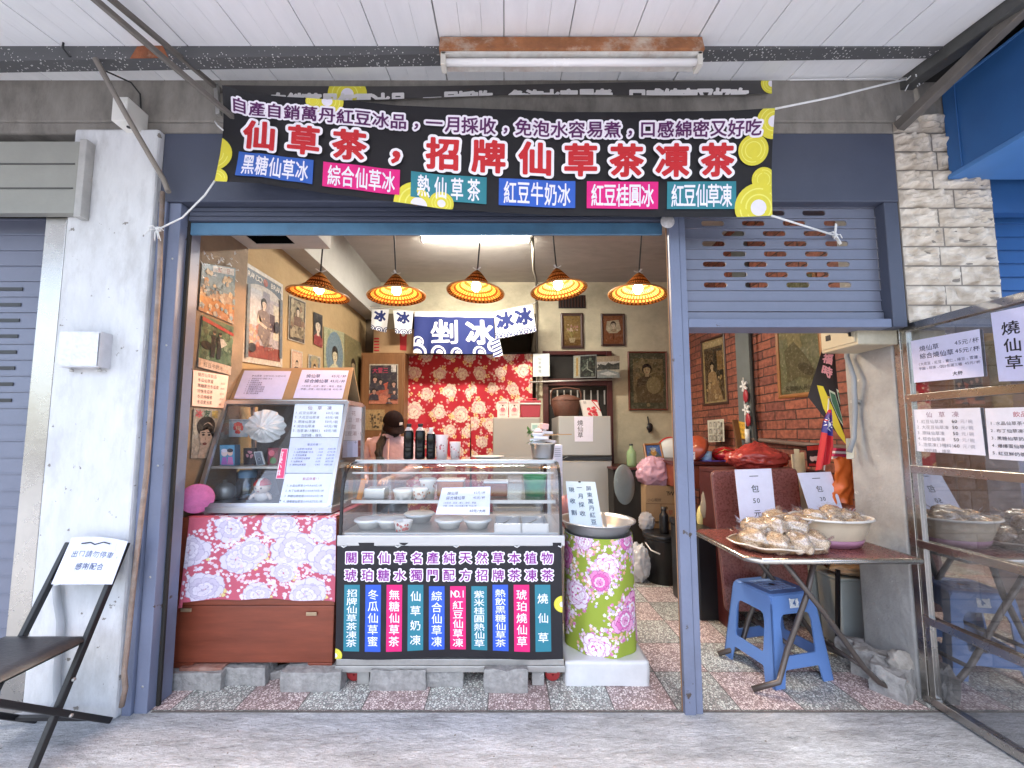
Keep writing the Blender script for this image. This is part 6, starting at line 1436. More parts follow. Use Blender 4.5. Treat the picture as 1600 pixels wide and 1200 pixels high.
c = P(385, 785, 2.45); t = thing('blue_jar', 'translucent blue lidded jar in the lower showcase', 'jar', (c.x, c.y, SZ0 + .036)); MB().lathe((c.x, c.y, SZ0 + .036), [(0, .001), (.055, .001), (.06, .02), (.06, .10), (.045, .12), (.045, .13)], 24).build('jar', glass('blue_glass', (.45, .65, .78), .08, .03), t); MB().lathe((c.x, c.y, SZ0 + .166), [(.05, 0), (.052, .03), (.045, .045), (0, .047)], 24).build('lid', ink('5A86A8', .3), t)
c = P(350, 785, 2.45); t = thing('metal_kettle', 'dull grey metal pot in lower left of the showcase', 'pot', (c.x, c.y, SZ0 + .036)); MB().lathe((c.x, c.y, SZ0 + .036), [(0, .001), (.045, .001), (.06, .03), (.055, .07), (.035, .09), (.012, .1), (.012, .115), (0, .118)], 24).build('pot', M_GALV, t)
sbox('dark_picture', 404, 738, 446, 796, 2.60, .012, '3A3C48', 'grey picture card leaning at the showcase back', 'card', lambda a: a.poly([(.1, .1), (.6, .05), (.9, .9), (.2, .95)], '5A5E6C'))
sbox('dark_picture', 356, 738, 392, 790, 2.64, .012, '6A5038', 'brown card standing behind the blue jar', 'card')
m = MB(); c = P(308, 779, 2.165); m.lathe(c, [(0, -.003), (.076, -.003), (.079, 0), (.076, .003), (0, .003)], 36, axis=Matrix.Rotation(R(39), 3, 'Z') @ Matrix.Rotation(R(84), 3, 'X'))
t = thing('round_fan', 'round pink paper fan behind the showcase left corner', 'fan', c + V(0, 0, -.09)); m.build('fan_leaf', mat('pink_fan_paper', (.50, .13, .32), .7, .25, 30, dirt=.5, dirtcol=(.28, .04, .16)), t)
# bricks and stones under chest and chiller
M_STN = mat('grey_kerb_stone', (.32, .31, .295), .9, .38, 22, .9, 50, dirt=.35, dirtcol=(.18, .17, .16)); M_BRK = mat('loose_red_brick', (.30, .13, .09), .9, .3, 12, .5, 50, dirt=.5, dirtcol=(.42, .38, .34))
def slabstone(u0, u1, v0, v1, Y, dep, label, mt=None, rot=0, zb=None, cut=0, seed=1, amp=.009):
    """loose stone: front face between the pixels, bottom on the floor or at zb"""
    zb = .0045 if zb is None else zb; a, b_ = P(u0, v0, Y), P(u1, v0, Y); z1 = a.z; g = random.Random(seed)
    cx_ = (a.x + b_.x) / 2; w_ = b_.x - a.x; m = MB(); nx, ny, nz = 8, 5, 3
    def j(p): return p + Vector((noise.noise(p * 18 + Vector((seed, 0, 0))), noise.noise(p * 18 + Vector((0, seed, 9))), noise.noise(p * 18 + Vector((5, 0, seed))))) * amp
    M = Matrix.Rotation(rot, 3, 'Z'); o = V(cx_, Y + dep / 2, 0)
    def pp(i, jj, k):
        x = -w_ / 2 + w_ * i / nx; y = -dep / 2 + dep * jj / ny; z = zb + (z1 - zb - (cut * (1 - i / nx))) * k / nz
        q = j(o + M @ V(x, y, z)); 
        if k == 0: q.z = zb
        return q
    F_ = [(lambda a, b: pp(a * nx, 0, b * nz)), ]
    m.grid(lambda a, b: pp(a * nx, 0, nz - b * nz), nx, nz, 0, False); m.grid(lambda a, b: pp(nx - a * nx, ny, nz - b * nz), nx, nz, 0, False)
    m.grid(lambda a, b: pp(0, ny - a * ny, nz - b * nz), ny, nz, 0, False); m.grid(lambda a, b: pp(nx, a * ny, nz - b * nz), ny, nz, 0, False); m.grid(lambda a, b: pp(a * nx, ny - b * ny, nz), nx, ny, 0, False)
    return m.build('loose_brick' if mt is M_BRK else 'loose_stone', mt or M_STN, label=label, cat='brick' if mt is M_BRK else 'stone', group='loose stones propping up the furniture', fixn=True, bevel=.004)
slabstone(247, 345, 1052, 1078, 2.10, .2, 'long grey stone under left corner of the chest, carrying a red brick', seed=2)
slabstone(278, 346, 1044, 1052, 2.12, .12, 'worn red brick on the long stone under the chest', M_BRK, zb=P(280, 1051.5, 2.11).z, seed=3)
slabstone(349, 414, 1044, 1076, 2.14, .12, 'flat grey paving slab standing under the chest middle', cut=-.0, seed=4)
slabstone(420, 447, 1048, 1065, 2.2, .06, 'broken dark stone chunk between slabs under the chest', rot=.4, seed=5)
slabstone(438, 532, 1051, 1078, 2.09, .14, 'large pale kerb stone under right foot of the chest', seed=6)
slabstone(577, 665, 1048, 1076, 2.10, .13, 'rounded grey kerb stone under left of the chiller', seed=7)
slabstone(667, 724, 1048, 1072, 2.13, .1, 'small pale block under the middle of the chiller', seed=8)
slabstone(756, 825, 1047, 1081, 2.08, .12, 'rough speckled stone block under right of the chiller', seed=9)
# ================================================================== BARREL, BASIN, SIGN
bc = V(.556, 2.375, 0)
t = thing('plaster_block', 'white wrapped square block under the flowery barrel', 'block', (.535, 2.33, .0045))
def blk():
    m = MB(); x0, x1, y0, y1, z1 = .315, .752, 2.135, 2.55, .125
    def w(p): return p + Vector((noise.noise(p * 14), noise.noise(p * 14 + Vector((7, 0, 0))), .5 * noise.noise(p * 11 + Vector((0, 9, 0))))) * .006
    m.grid(lambda a, b: w(V(x0 + (x1 - x0) * a, y0, z1 - (z1 - .0045) * b)), 24, 8, 0); m.grid(lambda a, b: w(V(x1, y0 + (y1 - y0) * a, z1 - (z1 - .0045) * b)), 20, 8, 0)
    m.grid(lambda a, b: w(V(x0, y1 - (y1 - y0) * a, z1 - (z1 - .0045) * b)), 20, 8, 0); m.grid(lambda a, b: w(V(x0 + (x1 - x0) * a, y1 - (y1 - y0) * b, z1)), 24, 20, 0); m.grid(lambda a, b: w(V(x1 - (x1 - x0) * a, y1, z1 - (z1 - .0045) * b)), 24, 8, 0)
    return m
blk().build('block', mat('white_wrapping', (.66, .66, .66), .4, .08, 8, .3, 12, dirt=.2, dirtcol=(.4, .4, .4), coat=.3), t, fixn=True)
t = thing('covered_barrel', 'barrel wrapped in lime green cloth with magenta peonies', 'barrel', bc + V(0, 0, .128))
def barfn(x, y, h=0):
    an = math.pi * (.5 + 2 * x) ; y = CL(y); z = .735 - .61 * y; r = .198 + .010 * y + .004 * math.sin(an * 9 + 2 * y) * (.3 + y) + .003 * math.sin(an * 4) + h
    return V(bc.x + r * math.cos(an), bc.y + r * math.sin(an), z)
MB().lathe(bc, [(.175, .60), (.186, .732), (.192, .732), (.192, .14), (0, .13)], 36).build('drum', M_WPL, t)
m = MB()
a = Art(2.05); a.rect(0, 0, 1, 1, '97A83A')
random.seed(77)
for cx_, cy_, r_, k_ in ((.50, .24, .05, 0), (.47, .36, .04, 1), (.36, .5, .055, 0), (.63, .62, .055, 2), (.57, .7, .05, 2), (.45, .92, .05, 0), (.7, .2, .05, 0), (.28, .2, .05, 1), (.26, .75, .05, 2), (.78, .5, .05, 1), (.74, .88, .05, 2), (.14, .3, .05, 0), (.1, .7, .05, 2), (.9, .3, .05, 1), (.92, .75, .05, 0), (.6, .02, .045, 2), (.4, .02, .04, 0)):
    x = CL(cx_); a.spray(x, cy_, r_ * 1.8, 150, ['D878B4', 'EBC4DC', 'F4E6EE', 'E6B094', 'C8B4DE', 'F0D4E4', 'E8B0D0', 'F6EEF4'], .0066)
    f, e = ((['F0E4F0', 'E8D0E8', 'F4ECF4'], 'B4509A'), (['E48CC0', 'DC6AB0', 'F2CCE2'], 'A0407E'), (['E8A8D0', 'E078B8', 'F4E4F0'], '9A2A7A'))[k_]
    a.peony(x, cy_, r_ * 1.15, f, e, 'D45CA8')
rastercloth(a, barfn, 560, 270, 'floral_cover', t)
t = thing('steel_basin', 'wide shiny steel basin on top of the flowery barrel', 'basin', bc + V(-.01, 0, .736))
MB().lathe(bc + V(-.008, 0, .700), [(0, .001), (.13, .001), (.152, .012), (.178, .045), (.198, .085), (.212, .098), (.222, .100), (.223, .105), (.205, .104), (.192, .085), (.172, .048), (.146, .017), (.12, .008), (0, .006)], 56).build('bowl', mat('mirror_steel', (.62, .62, .63), .36, .04, 6, metal=.8), t)
q = [P(884, 752, 2.46), P(930, 753, 2.46), P(942, 823, 2.30), P(891, 824, 2.30)]
def pt(a):
    for s_, x, st, y0 in (('屏東萬丹紅豆', .74, .148, .16), ('一月採收', .43, .19, .15), ('現收割', .16, .25, .2)):
        for k, ch in enumerate(s_): a.text(ch, x - .12 / a.asp / 2, y0 + st * k, .12, '4A5C74', .012)
    a.rect(.42, -.01, .5, .03, '101014')
sheet('sign_card', q, pt, 'white handwritten card standing in the steel basin', 'sign', back='D2E2EC', d=.004)
MB().bar(P(942, 800, 2.36), P(947, 826, 2.28), .02, .004).build('scoop_handle', M_SSTEEL, label='flat steel scoop handle leaning in the basin', cat='scoop')
MB().blob(P(884, 800, 2.75), .075, 5, .2, 2, 14, squash=(.7, .6, 1.5)).build('pink_bag', mat('pink_plastic', (.62, .3, .33), .35, .1, 8, .2, 20), label='pink plastic bag squeezed between chiller and sign card', cat='bag')
def crumple(c, r, sq, seed, nx=64, ny=40, amp=.16, flat=None, knot=0.0):
    """film bag: a rounded body creased by sharp ridged folds, gathered to a neck at the top"""
    c = Vector(c); o_ = Vector((seed * 2.7, seed * 1.3, seed * .7)); m = MB()
    def fn(i, j):
        a = i * 2 * math.pi; th = (1 - j) * math.pi; d = Vector((math.sin(th) * math.cos(a), math.sin(th) * math.sin(a), math.cos(th)))
        rg = sum((.5 - abs(noise.noise(d * f + o_))) * w_ for f, w_ in ((1.8, 1.0), (3.7, .6), (7.5, .32)))
        k = 1 + amp * (rg - .7); k2 = 1 - knot * max(0, d.z - .35) / .65
        p = Vector((d.x * sq[0] * k * k2, d.y * sq[1] * k * k2, d.z * sq[2] * k + knot * .5 * max(0, d.z - .6))) * r
        if flat is not None and p.z < flat: p.z = flat
        return c + p
    m.grid(fn, nx, ny, 0, True); return m
# ================================================================== BACK RIGHT, BEHIND THE POST
XB = 2.192
def pt(a):
    a.rect(.06, .03, .94, .1, 'C8B080'); a.rect(.08, .12, .92, .97, '5A4630', 3, 4); a.rect(.5, .16, .9, .6, '3A3226', 2, 2); a.rect(.66, .2, .9, .5, '8A6A40', 2, 2); lady(a, .42, .42, .12, 'D8BC94', '1C1610', 'A88860', True); a.poly([(.2, .7), (.7, .66), (.85, .97), (.15, .97)], '9A7C58'); spots(a, 18, ['B89868', '6E5838', 'C0A478'], .03, .07, .15, .6, .85, .95, 4)
framed([PX(1094, 533, XB), PX(1131, 521, XB), PX(1138, 631, XB), PX(1099, 634.5, XB)], pt, 'narrow dark framed print of a lady on the brick wall', .025, M_FR1, back='B8A070')
def pt(a):
    a.rect(0, 0, 1, 1, '7C7C5C', 4, 6); spots(a, 20, ['86866A', '74745A'], .08, .2, seed=4); lady(a, .36, .2, .15, 'A89A70', '5A5238', '8C845E', True); a.poly([(.2, .45), (.5, .42), (.62, .6), (.3, .68)], '948A62'); a.poly([(.15, .62), (.4, .55), (.66, .68), (.86, .82), (.78, .9), (.5, .86), (.2, .9)], '6A6446'); a.ell(.66, .8, .2, '4E482F', .1, rot=.5); a.text('民國美人月份牌', .12, .955, .05, '4A4634')
framed([PX(1206, 440, XB), PX(1273, 418, XB), PX(1292, 617, XB), PX(1216, 623, XB)], pt, 'large faded framed portrait on the brick wall beside electric box', .03, M_FR3, back='7C7C5C')
M_GPOST = mat('grey_green_post', (.14, .16, .16), .5, .15, 8)
a, b_ = PX(1157, 600, XB), PX(1178, 600, XB)
MB().box(2.16, 2.198, min(a.y, b_.y), max(a.y, b_.y), 0, 3.2).build('wall_post', M_GPOST, label='grey steel post against the brick wall between two pictures', cat='post', bevel=.004)
MB().tube([PX(1172, 512, 2.15), PX(1177, 640, 2.15), PX(1182, 690, 2.15), PX(1190, 715, 2.15)], .014, 8).build('power_cable', M_RUBBER, label='thick black cable hanging beside the grey steel post', cat='cable')
MB().tube([PX(1150, 684, 2.17), PX(1190, 688, 2.17), PX(1250, 694, 2.17), PX(1330, 700, 2.17)], .017, 8).build('wall_pipe', mat('brick_pipe', (.16, .11, .09), .6, .3), label='horizontal brown pipe along the brick wall', cat='pipe')
c = PX(1163, 610, 2.13); t = thing('hanging_ornament', 'string of red and white paper ornaments on the grey post', 'ornament', c)
MB().tube([PX(1161, 590, 2.13), PX(1166, 690, 2.13)], .003, 5).build('string', M_ROPE, t)
for u, v in ((1162, 603), (1166, 640)):
    cc = PX(u, v, 2.13); m = MB()
    for k in range(5): a = k * 1.26; m.rbox(cc + V(0, .03 * math.cos(a), .03 * math.sin(a)), (.012, .04, .018), (a, 0, 0))
    m.build('white_bow', M_ROPE, t); MB().blob(PX(u + 3, v + 16, 2.13), .04, 2, .1, 2, 12, squash=(.4, .8, 1.5)).build('red_charm', M_REDPL, t)
cc = PX(1168, 683, 2.13); MB().lathe(cc - V(0, 0, .05), [(0, 0), (.02, 0), (.02, .12), (0, .12)], 14).build('white_tube', M_WPL, t)
def pt(a):
    g = random.Random(3)
    for i in range(3):
        for j in range(3): a.rect(.08 + .31 * i, .08 + .3 * j, .3 + .31 * i, .32 + .3 * j, g.choice(['A8A498', 'B4B0A4', '9C988C'])); lady(a, .19 + .31 * i, .17 + .3 * j, .11, 'C8C0B0', '5A5650', '6A6862', False)
sheet('photo_sheet', [PX(1105.5, 657, 2.12), PX(1131, 654.5, 2.12), PX(1132, 690, 2.12), PX(1107, 691, 2.12)], pt, 'sheet of small black and white portrait photos by brick wall', 'photo sheet', back='C8C4B4')
def pt(a):
    for k in range(3): a.text('平安符', .12 + .0, .2 + .28 * k, .2, '6A5020')
sheet('paper_charm', [PX(1153, 658, 2.13), PX(1164, 660, 2.13), PX(1167, 686, 2.13), PX(1157, 685, 2.13)], pt, 'yellow paper charm with handwriting beside the grey post', 'paper charm', back='D8A840')
MB().bar(PX(1148, 656, 2.1), PX(1160, 725, 2.1), .05, .02).build('wooden_stick', M_WOOD, label='upright brown plank leaning beside the yellow paper charm', cat='plank', bevel=.003)
t = thing('side_table', 'low dark red wooden table at the back behind the blue post', 'table', (1.75, 3.9, 0))
z = zat(722, 3.55); x0, x1 = xat(1060, 722, 3.55), 2.17
MB().box(x0, x1, 3.55, 4.3, z - .03, z).build('tabletop', M_DKRED, t, bevel=.005); MB().box(x0 + .02, x1 - .02, 3.58, 4.27, z - .24, z - .031).build('apron', M_CHEST, t, bevel=.004)
for x in (x0 + .05, x1 - .05):
    for y in (3.61, 4.24): MB().box(x - .03, x + .03, y - .03, y + .03, .0045, z - .241).build('leg', M_DKRED, t)
zt = z + .001
c = P(1085, 690, 3.75); t = thing('red_hat', 'red rimmed bowl shape tilted on the back table beside post', 'bowl', (c.x, 3.75, zt)); MB().lathe((c.x, 3.75, zt + .11), [(.02, .10), (.09, .085), (.13, .03), (.145, 0), (.137, 0), (.12, .03), (.08, .075), (.0, .09)], 28, axis=Matrix.Rotation(R(-58), 3, 'Y') @ Matrix.Rotation(R(20), 3, 'X')).build('bowl', mat('orange_enamel', (.38, .07, .03), .3, .1, 8, coat=.4), t)
c = P(1104, 712, 3.68); t = thing('mug', 'pale blue and white mug on the back table', 'mug', (c.x, 3.68, zt)); MB().lathe((c.x, 3.68, zt), [(0, .001), (.042, .001), (.046, .09), (.043, .09), (.04, .006), (0, .006)], 24).build('cup', ink('A8C8DC', .3), t); MB().tube([(c.x - .045, 3.68, zt + .07), (c.x - .075, 3.67, zt + .06), (c.x - .073, 3.67, zt + .03), (c.x - .044, 3.68, zt + .02)], .006, 8).build('handle', M_WPL, t)
c = P(1132, 710, 3.72); t = thing('red_pot', 'round shiny red pot with gold handle on the back table', 'pot', (c.x, 3.72, zt)); MB().lathe((c.x, 3.72, zt + .006), [(0, 0), (.08, 0), (.115, .035), (.118, .06), (.09, .10), (.03, .125), (0, .128)], 32).build('body', mat('shiny_red', (.42, .012, .014), .18, .04, 6, coat=.6), t); MB().tube([(c.x - .11, 3.68, zt + .06), (c.x - .06, 3.61, zt + .11), (c.x + .02, 3.60, zt + .09)], .005, 6).build('handle', mat('gold_wire', (.6, .38, .12), .35, metal=.8), t)
m = MB(); c = P(1125, 719, 3.6); m.grid(lambda i, j: V(c.x - .16 + .32 * i, 3.555 + .14 * j, zt + .004 + .008 * abs(noise.noise(Vector((i * 5, j * 4, 2))))), 16, 8); m.build('purple_cloth', ink('5A48B0'), label='folded purple cloth under the red pot', cat='cloth')
m = MB(); c = P(1092, 705, 3.85); m.blob((c.x, 3.9, zt + .09), .1, 6, .12, 2, 14, squash=(1, .8, .9)); m.build('plastic_bag', mat('cloudy_plastic', (.55, .42, .4), .2, .1, 8, .3, 20, alpha=.85), label='cloudy plastic bag of things on the back table', cat='bag')
sheet('card', corners([(1080, 706), (1086, 706), (1086, 718), (1080, 718)], Y=3.56), lambda a: a.rect(.2, .3, .8, .4, '8090B0'), 'small white card on the edge of the back table', 'card', back='E0E0E8')
# middle back: things right of the silver fridge
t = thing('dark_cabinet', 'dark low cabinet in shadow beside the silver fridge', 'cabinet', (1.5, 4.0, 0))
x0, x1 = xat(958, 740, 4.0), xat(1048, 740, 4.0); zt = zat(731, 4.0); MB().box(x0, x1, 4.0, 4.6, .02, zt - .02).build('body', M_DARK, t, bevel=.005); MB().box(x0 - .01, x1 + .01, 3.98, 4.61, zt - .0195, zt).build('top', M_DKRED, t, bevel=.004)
c = P(987, 728, 4.15); t = thing('glass_bottle', 'empty green plastic bottle behind the pink bag', 'bottle', (c.x, 4.15, zt)); MB().lathe((c.x, 4.15, zt), [(0, .001), (.045, .001), (.05, .02), (.05, .13), (.045, .155), (.018, .195), (.016, .22), (0, .22)], 24).build('bottle', mat('green_clear', (.30, .44, .22), .12, .05, 6, alpha=.75), t); MB().lathe((c.x, 4.15, zt + .22), [(.019, 0), (.019, .018), (0, .019)], 14).build('cap', M_BLACK, t)
def pt(a): a.rect(0, 0, 1, 1, '5A7AB8', 2, 2); a.poly([(0, 1), (.2, .6), (.5, .35), (.8, .6), (1, 1)], '6A7A80'); a.ell(.5, .62, .2, 'C89858', .26); a.ell(.5, .42, .14, 'E0C098'); a.ell(.5, .3, .22, 'C0C8D0', .08)
framed([P(1005, 693, 4.2), P(1033, 692, 4.2), P(1038, 716, 4.12), P(1009, 717, 4.12)], pt, 'small framed deity picture standing behind the pink bag', .02, M_FR3)
c = P(1050, 706, 4.3); t = thing('enamel_tray', 'round white enamel tray with red rim mostly behind post', 'tray', (c.x, 4.3, c.z - .16)); MB().lathe((c.x, 4.3, c.z), [(0, .02), (.12, .018), (.14, .0), (.155, -.004)], 40, axis=Matrix.Rotation(R(80), 3, 'X')).build('dish', M_CHINA, t); MB().lathe((c.x, 4.3, c.z), [(.152, -.006), (.165, -.008), (.166, .0), (.153, .003)], 40, axis=Matrix.Rotation(R(80), 3, 'X')).build('rim', mat('red_rim', (.5, .02, .02), .3), t)
m = crumple(P(1022, 738, 3.95), .17, (1.05, .75, .95), 8, amp=.32)
m.build('pink_bag', mat('pink_film', (.58, .33, .40), .18, .16, 10, .9, 16, alpha=.9), label='large crumpled pink plastic bag on top of the cartons', cat='bag')
t = thing('cardboard_box', 'brown cardboard carton printed TW under the pink bag', 'box', P(1030, 815, 3.9))
q = corners([(1008, 758), (1068, 760), (1068, 815), (1009, 815)], Y=3.88); thick(q, .35, 0).build('carton', M_CARD, t, bevel=.004)
a = art_for(q); a.text('TW', .55, .22, .16, '3A2A1C', .02); a.rect(.02, .5, 1, .515, '6A4A2C'); a.rect(.4, .5, .415, 1, '6A4A2C'); a.text('小心輕放', .05, .4, .1, '4A3624'); a.ell(.55, .62, .04, '6A4A2C'); a.text('仙草', .45, .75, .15, 'A8482C'); a.text('TW', .45, .9, .1, '4A3624'); mb, ms = a.lay(quadfn(*q)); mb.build('print', ms, t)
MB().box(xat(1011, 815, 3.9), xat(1062, 815, 3.9), 3.9, 4.2, .0045, zat(815.5, 3.9)).build('cardboard_box', M_CARD, label='lower cardboard carton behind the black bucket', cat='box', bevel=.004)
c = P(976, 757, 3.75); t = thing('fan_cover', 'translucent grey pointed disc leaning by the silver fridge', 'disc', c - V(0, 0, .19)); MB().lathe(c, [(0, .012), (.10, .008), (.185, 0), (.187, -.003), (.1, .004), (0, .008)], 36, axis=Matrix.Rotation(R(38), 3, 'Z') @ Matrix.Rotation(R(86), 3, 'X') , sx=.86, sy=1.0).build('disc', mat('smoky_plastic', (.32, .37, .36), .25, .08, 8, alpha=.82), t)
BKX, BKY = xat(1036, 880, 3.6), 3.62
t = thing('black_bucket', 'black lidded plastic bucket with white handle behind the post', 'bucket', (BKX, BKY, .0045))
M_BKT = mat('black_plastic', (.012, .012, .014), .35, .1, 10)
MB().lathe((BKX, BKY, .0045), [(0, 0), (.135, 0), (.15, .36), (.155, .365), (.155, .375), (0, .375)], 32).build('body', M_BKT, t)
MB().lathe((BKX, BKY, .38), [(.155, 0), (.162, .0), (.163, .04), (.15, .045), (.14, .04), (0, .04)], 32).build('lid', M_BKT, t)
MB().tube([(BKX - .155, BKY - .03, .34), (BKX - .14, BKY - .12, .30), (BKX - .08, BKY - .165, .28)], .006, 6).build('handle', M_WPL, t)
c = V(BKX + .02, BKY - .02, .4205); t = thing('black_bottle', 'matt black flask standing on the bucket lid', 'bottle', c); MB().lathe(c, [(0, .001), (.038, .001), (.04, .01), (.04, .15), (.034, .17), (.02, .185), (.02, .20), (0, .2)], 24).build('flask', M_BKT, t); MB().lathe(c + V(0, 0, .2), [(.023, 0), (.023, .03), (0, .031)], 18).build('cap', M_BKT, t)
M_WBAG = mat('white_bag_film', (.6, .6, .6), .35, .1, 10, .6, 18)
c = P(1000, 855, 3.55); crumple((c.x, 3.6, .16), .18, (.6, .5, 1.0), 11, amp=.35, flat=-.155).build('white_bag', M_WBAG, label='crumpled white plastic sack on the floor beside black bucket', cat='bag')
c = P(1010, 815, 3.78); crumple(c, .085, (.9, .6, 1.1), 15, 40, 24, amp=.4).build('white_bag', M_WBAG, label='small crushed white bag above the sack, against the carton', cat='bag')
# ================================================================== RIGHT OPENING
M_LAM = mat('red_marbled_laminate', (.21, .068, .055), .28, .42, 75, .02, 60, spec=.6)
t = thing('folded_table', 'red marbled table top folded upright behind the goods', 'table', P(1185, 955, 2.6))
fq = [P(1111, 737, 2.62), P(1243, 732, 2.62), P(1266, 951, 2.52), P(1134, 954, 2.52)]
qf = quadfn(*fq); m = MB(); rc = .06
def rrect(n=5):
    w_, h_ = quadsize(*fq); pts = []
    for cx_, cy_, a0 in ((1 - rc, rc * w_ / h_, -90), (1 - rc, 1 - rc * w_ / h_, 0), (rc, 1 - rc * w_ / h_, 90), (rc, rc * w_ / h_, 180)):
        for k in range(n): a = R(a0 + 90 * k / (n - 1)); pts.append((cx_ + rc * math.cos(a), cy_ + rc * w_ / h_ * math.sin(a)))
    return pts
pts = rrect(); n = len(pts); m.add([qf(x, y, .012) for x, y in pts] + [qf(x, y, -.012) for x, y in pts], [tuple(range(n))[::-1], tuple(range(n, 2 * n)), *[(i, (i + 1) % n, (i + 1) % n + n, i + n) for i in range(n)]])
m.build('tabletop', M_LAM, t, fixn=True, bevel=.003)
ring = [qf(x, y, 0) for x, y in pts]; MB().tube(ring + [ring[0]], .009, 6).build('edge_band', mat('brown_edge', (.16, .06, .045), .5), t)
M_TUBE = mat('brown_tube', (.115, .095, .085), .38, .2, 12, metal=.5)
for dx in (0, .36): MB().tube([qf(.12 + dx * 1.7, .55, -.03), P(1150 + dx * 190, 965, 2.58), P(1139 + dx * 190, 985, 2.5) if dx == 0 else P(1229, 968, 2.6)], .012, 8).build('leg', M_TUBE, t)
# open table
t = thing('folding_table', 'low red marbled folding table with metal edge carrying bagged snacks', 'table', (1.55, 2.2, 0))
TX0, TX1, TY0, TY1, TZ = 1.155, 1.955, 1.885, 2.47, .722
pts = [(TX0 + .05, TY0), (TX1 - .01, TY0), (TX1, TY0 + .01), (TX1, TY1 - .03), (TX1 - .03, TY1), (TX0 + .05, TY1), (TX0, TY1 - .05), (TX0, TY0 + .05)]
MB().prism(pts, TZ - .022, TZ, plane='xy').build('tabletop', M_LAM, t, fixn=True)
MB().tube([V(x, y, TZ - .011) for x, y in pts] + [V(*pts[0], TZ - .011), V(*pts[1], TZ - .011)], .0135, 8).build('edge_band', M_STEEL, t)
for k, y in enumerate((2.06, 2.38)):
    MB().tube([(1.40, y, TZ - .03), (1.62, y, .40), (1.80, y, .14), (1.87, y, .07), (1.985, y - .01, .018)], .0135, 10).build('leg', M_TUBE, t)
    MB().tube([(1.62, y + .03, TZ - .03), (1.56, y + .03, .48), (1.44, y + .03, .20), (1.41, y + .03, .11), (1.37, y + .0, .07), (1.255 + .12 * 0, y + .03, .018)], .0135, 10).build('leg', M_TUBE, t)
MB().tube([(1.80, 2.06, .14), (1.80, 2.38, .14)], .011, 8).build('crossbar', M_TUBE, t); MB().tube([(1.47, 2.09, .22), (1.47, 2.41, .22)], .011, 8).build('crossbar', M_TUBE, t)
# price cards
def card(q, num, yuan, label):
    def pt(a):
        a.rect(.38, .135, .62, .15, '1C1C20'); a.text('包', .5 - .16 / a.asp / 2, .39, .16, '1C1C20', .006); a.text(num, .5 - .13 / a.asp * .58, .63, .13, '2A2A30', .004, adv=.13 / a.asp * 1.0)
        if yuan: a.text('元', .5 - .15 / a.asp / 2, .87, .15, '1C1C20', .006)
    sheet('price_card', q, pt, label, 'price card', back='DEDEF0', d=.003)
card([P(1148, 734, 2.46), P(1205, 732, 2.46), P(1213, 812, 2.36), P(1157, 815, 2.36)], '50', True, 'white price card reading one pack 50 behind the snack tray')
card([P(1246, 739, 2.46), P(1298, 737, 2.46), P(1319, 803, 2.40), P(1268, 808, 2.40)], '30', False, 'white price card reading one pack 30 behind the basket')
# snack bags
def snackmat():
    m, t_, b = _new('puffed_grain_in_plastic'); N, L = t_.nodes, t_.links
    tc = N.new('ShaderNodeTexCoord'); vo = N.new('ShaderNodeTexVoronoi'); vo.inputs['Scale'].default_value = 190; L.new(tc.outputs['Object'], vo.inputs['Vector'])
    bw = N.new('ShaderNodeRGBToBW'); L.new(vo.outputs['Color'], bw.inputs[0])
    cr = N.new('ShaderNodeValToRGB'); e = cr.color_ramp; e.elements[0].position = .25; e.elements[0].color = (.36, .20, .09, 1); e.elements[1].position = .7; e.elements[1].color = (.74, .55, .34, 1); x = e.elements.new(.45); x.color = (.58, .38, .2, 1)
    L.new(bw.outputs[0], cr.inputs[0]); L.new(cr.outputs[0], b.inputs['Base Color']); b.inputs['Roughness'].default_value = .5
    b.inputs['Coat Weight'].default_value = 1; b.inputs['Coat Roughness'].default_value = .08
    n1 = N.new('ShaderNodeTexNoise'); n1.inputs['Scale'].default_value = 13; n1.inputs['Detail'].default_value = 3; n1.inputs['Distortion'].default_value = 2.5; L.new(tc.outputs['Object'], n1.inputs['Vector'])
    b1 = N.new('ShaderNodeBump'); b1.inputs['Strength'].default_value = .35; b1.inputs['Distance'].default_value = .002; L.new(vo.outputs['Distance'], b1.inputs['Height']); L.new(b1.outputs[0], b.inputs['Normal'])
    b2 = N.new('ShaderNodeBump'); b2.inputs['Strength'].default_value = .9; b2.inputs['Distance'].default_value = .02; L.new(n1.outputs[0], b2.inputs['Height']); L.new(b2.outputs[0], b.inputs['Coat Normal'])
    return m
M_SNACK = snackmat(); M_FILM = glass('clear_bag_film', (.97, .97, .97), .09, .10, .06)
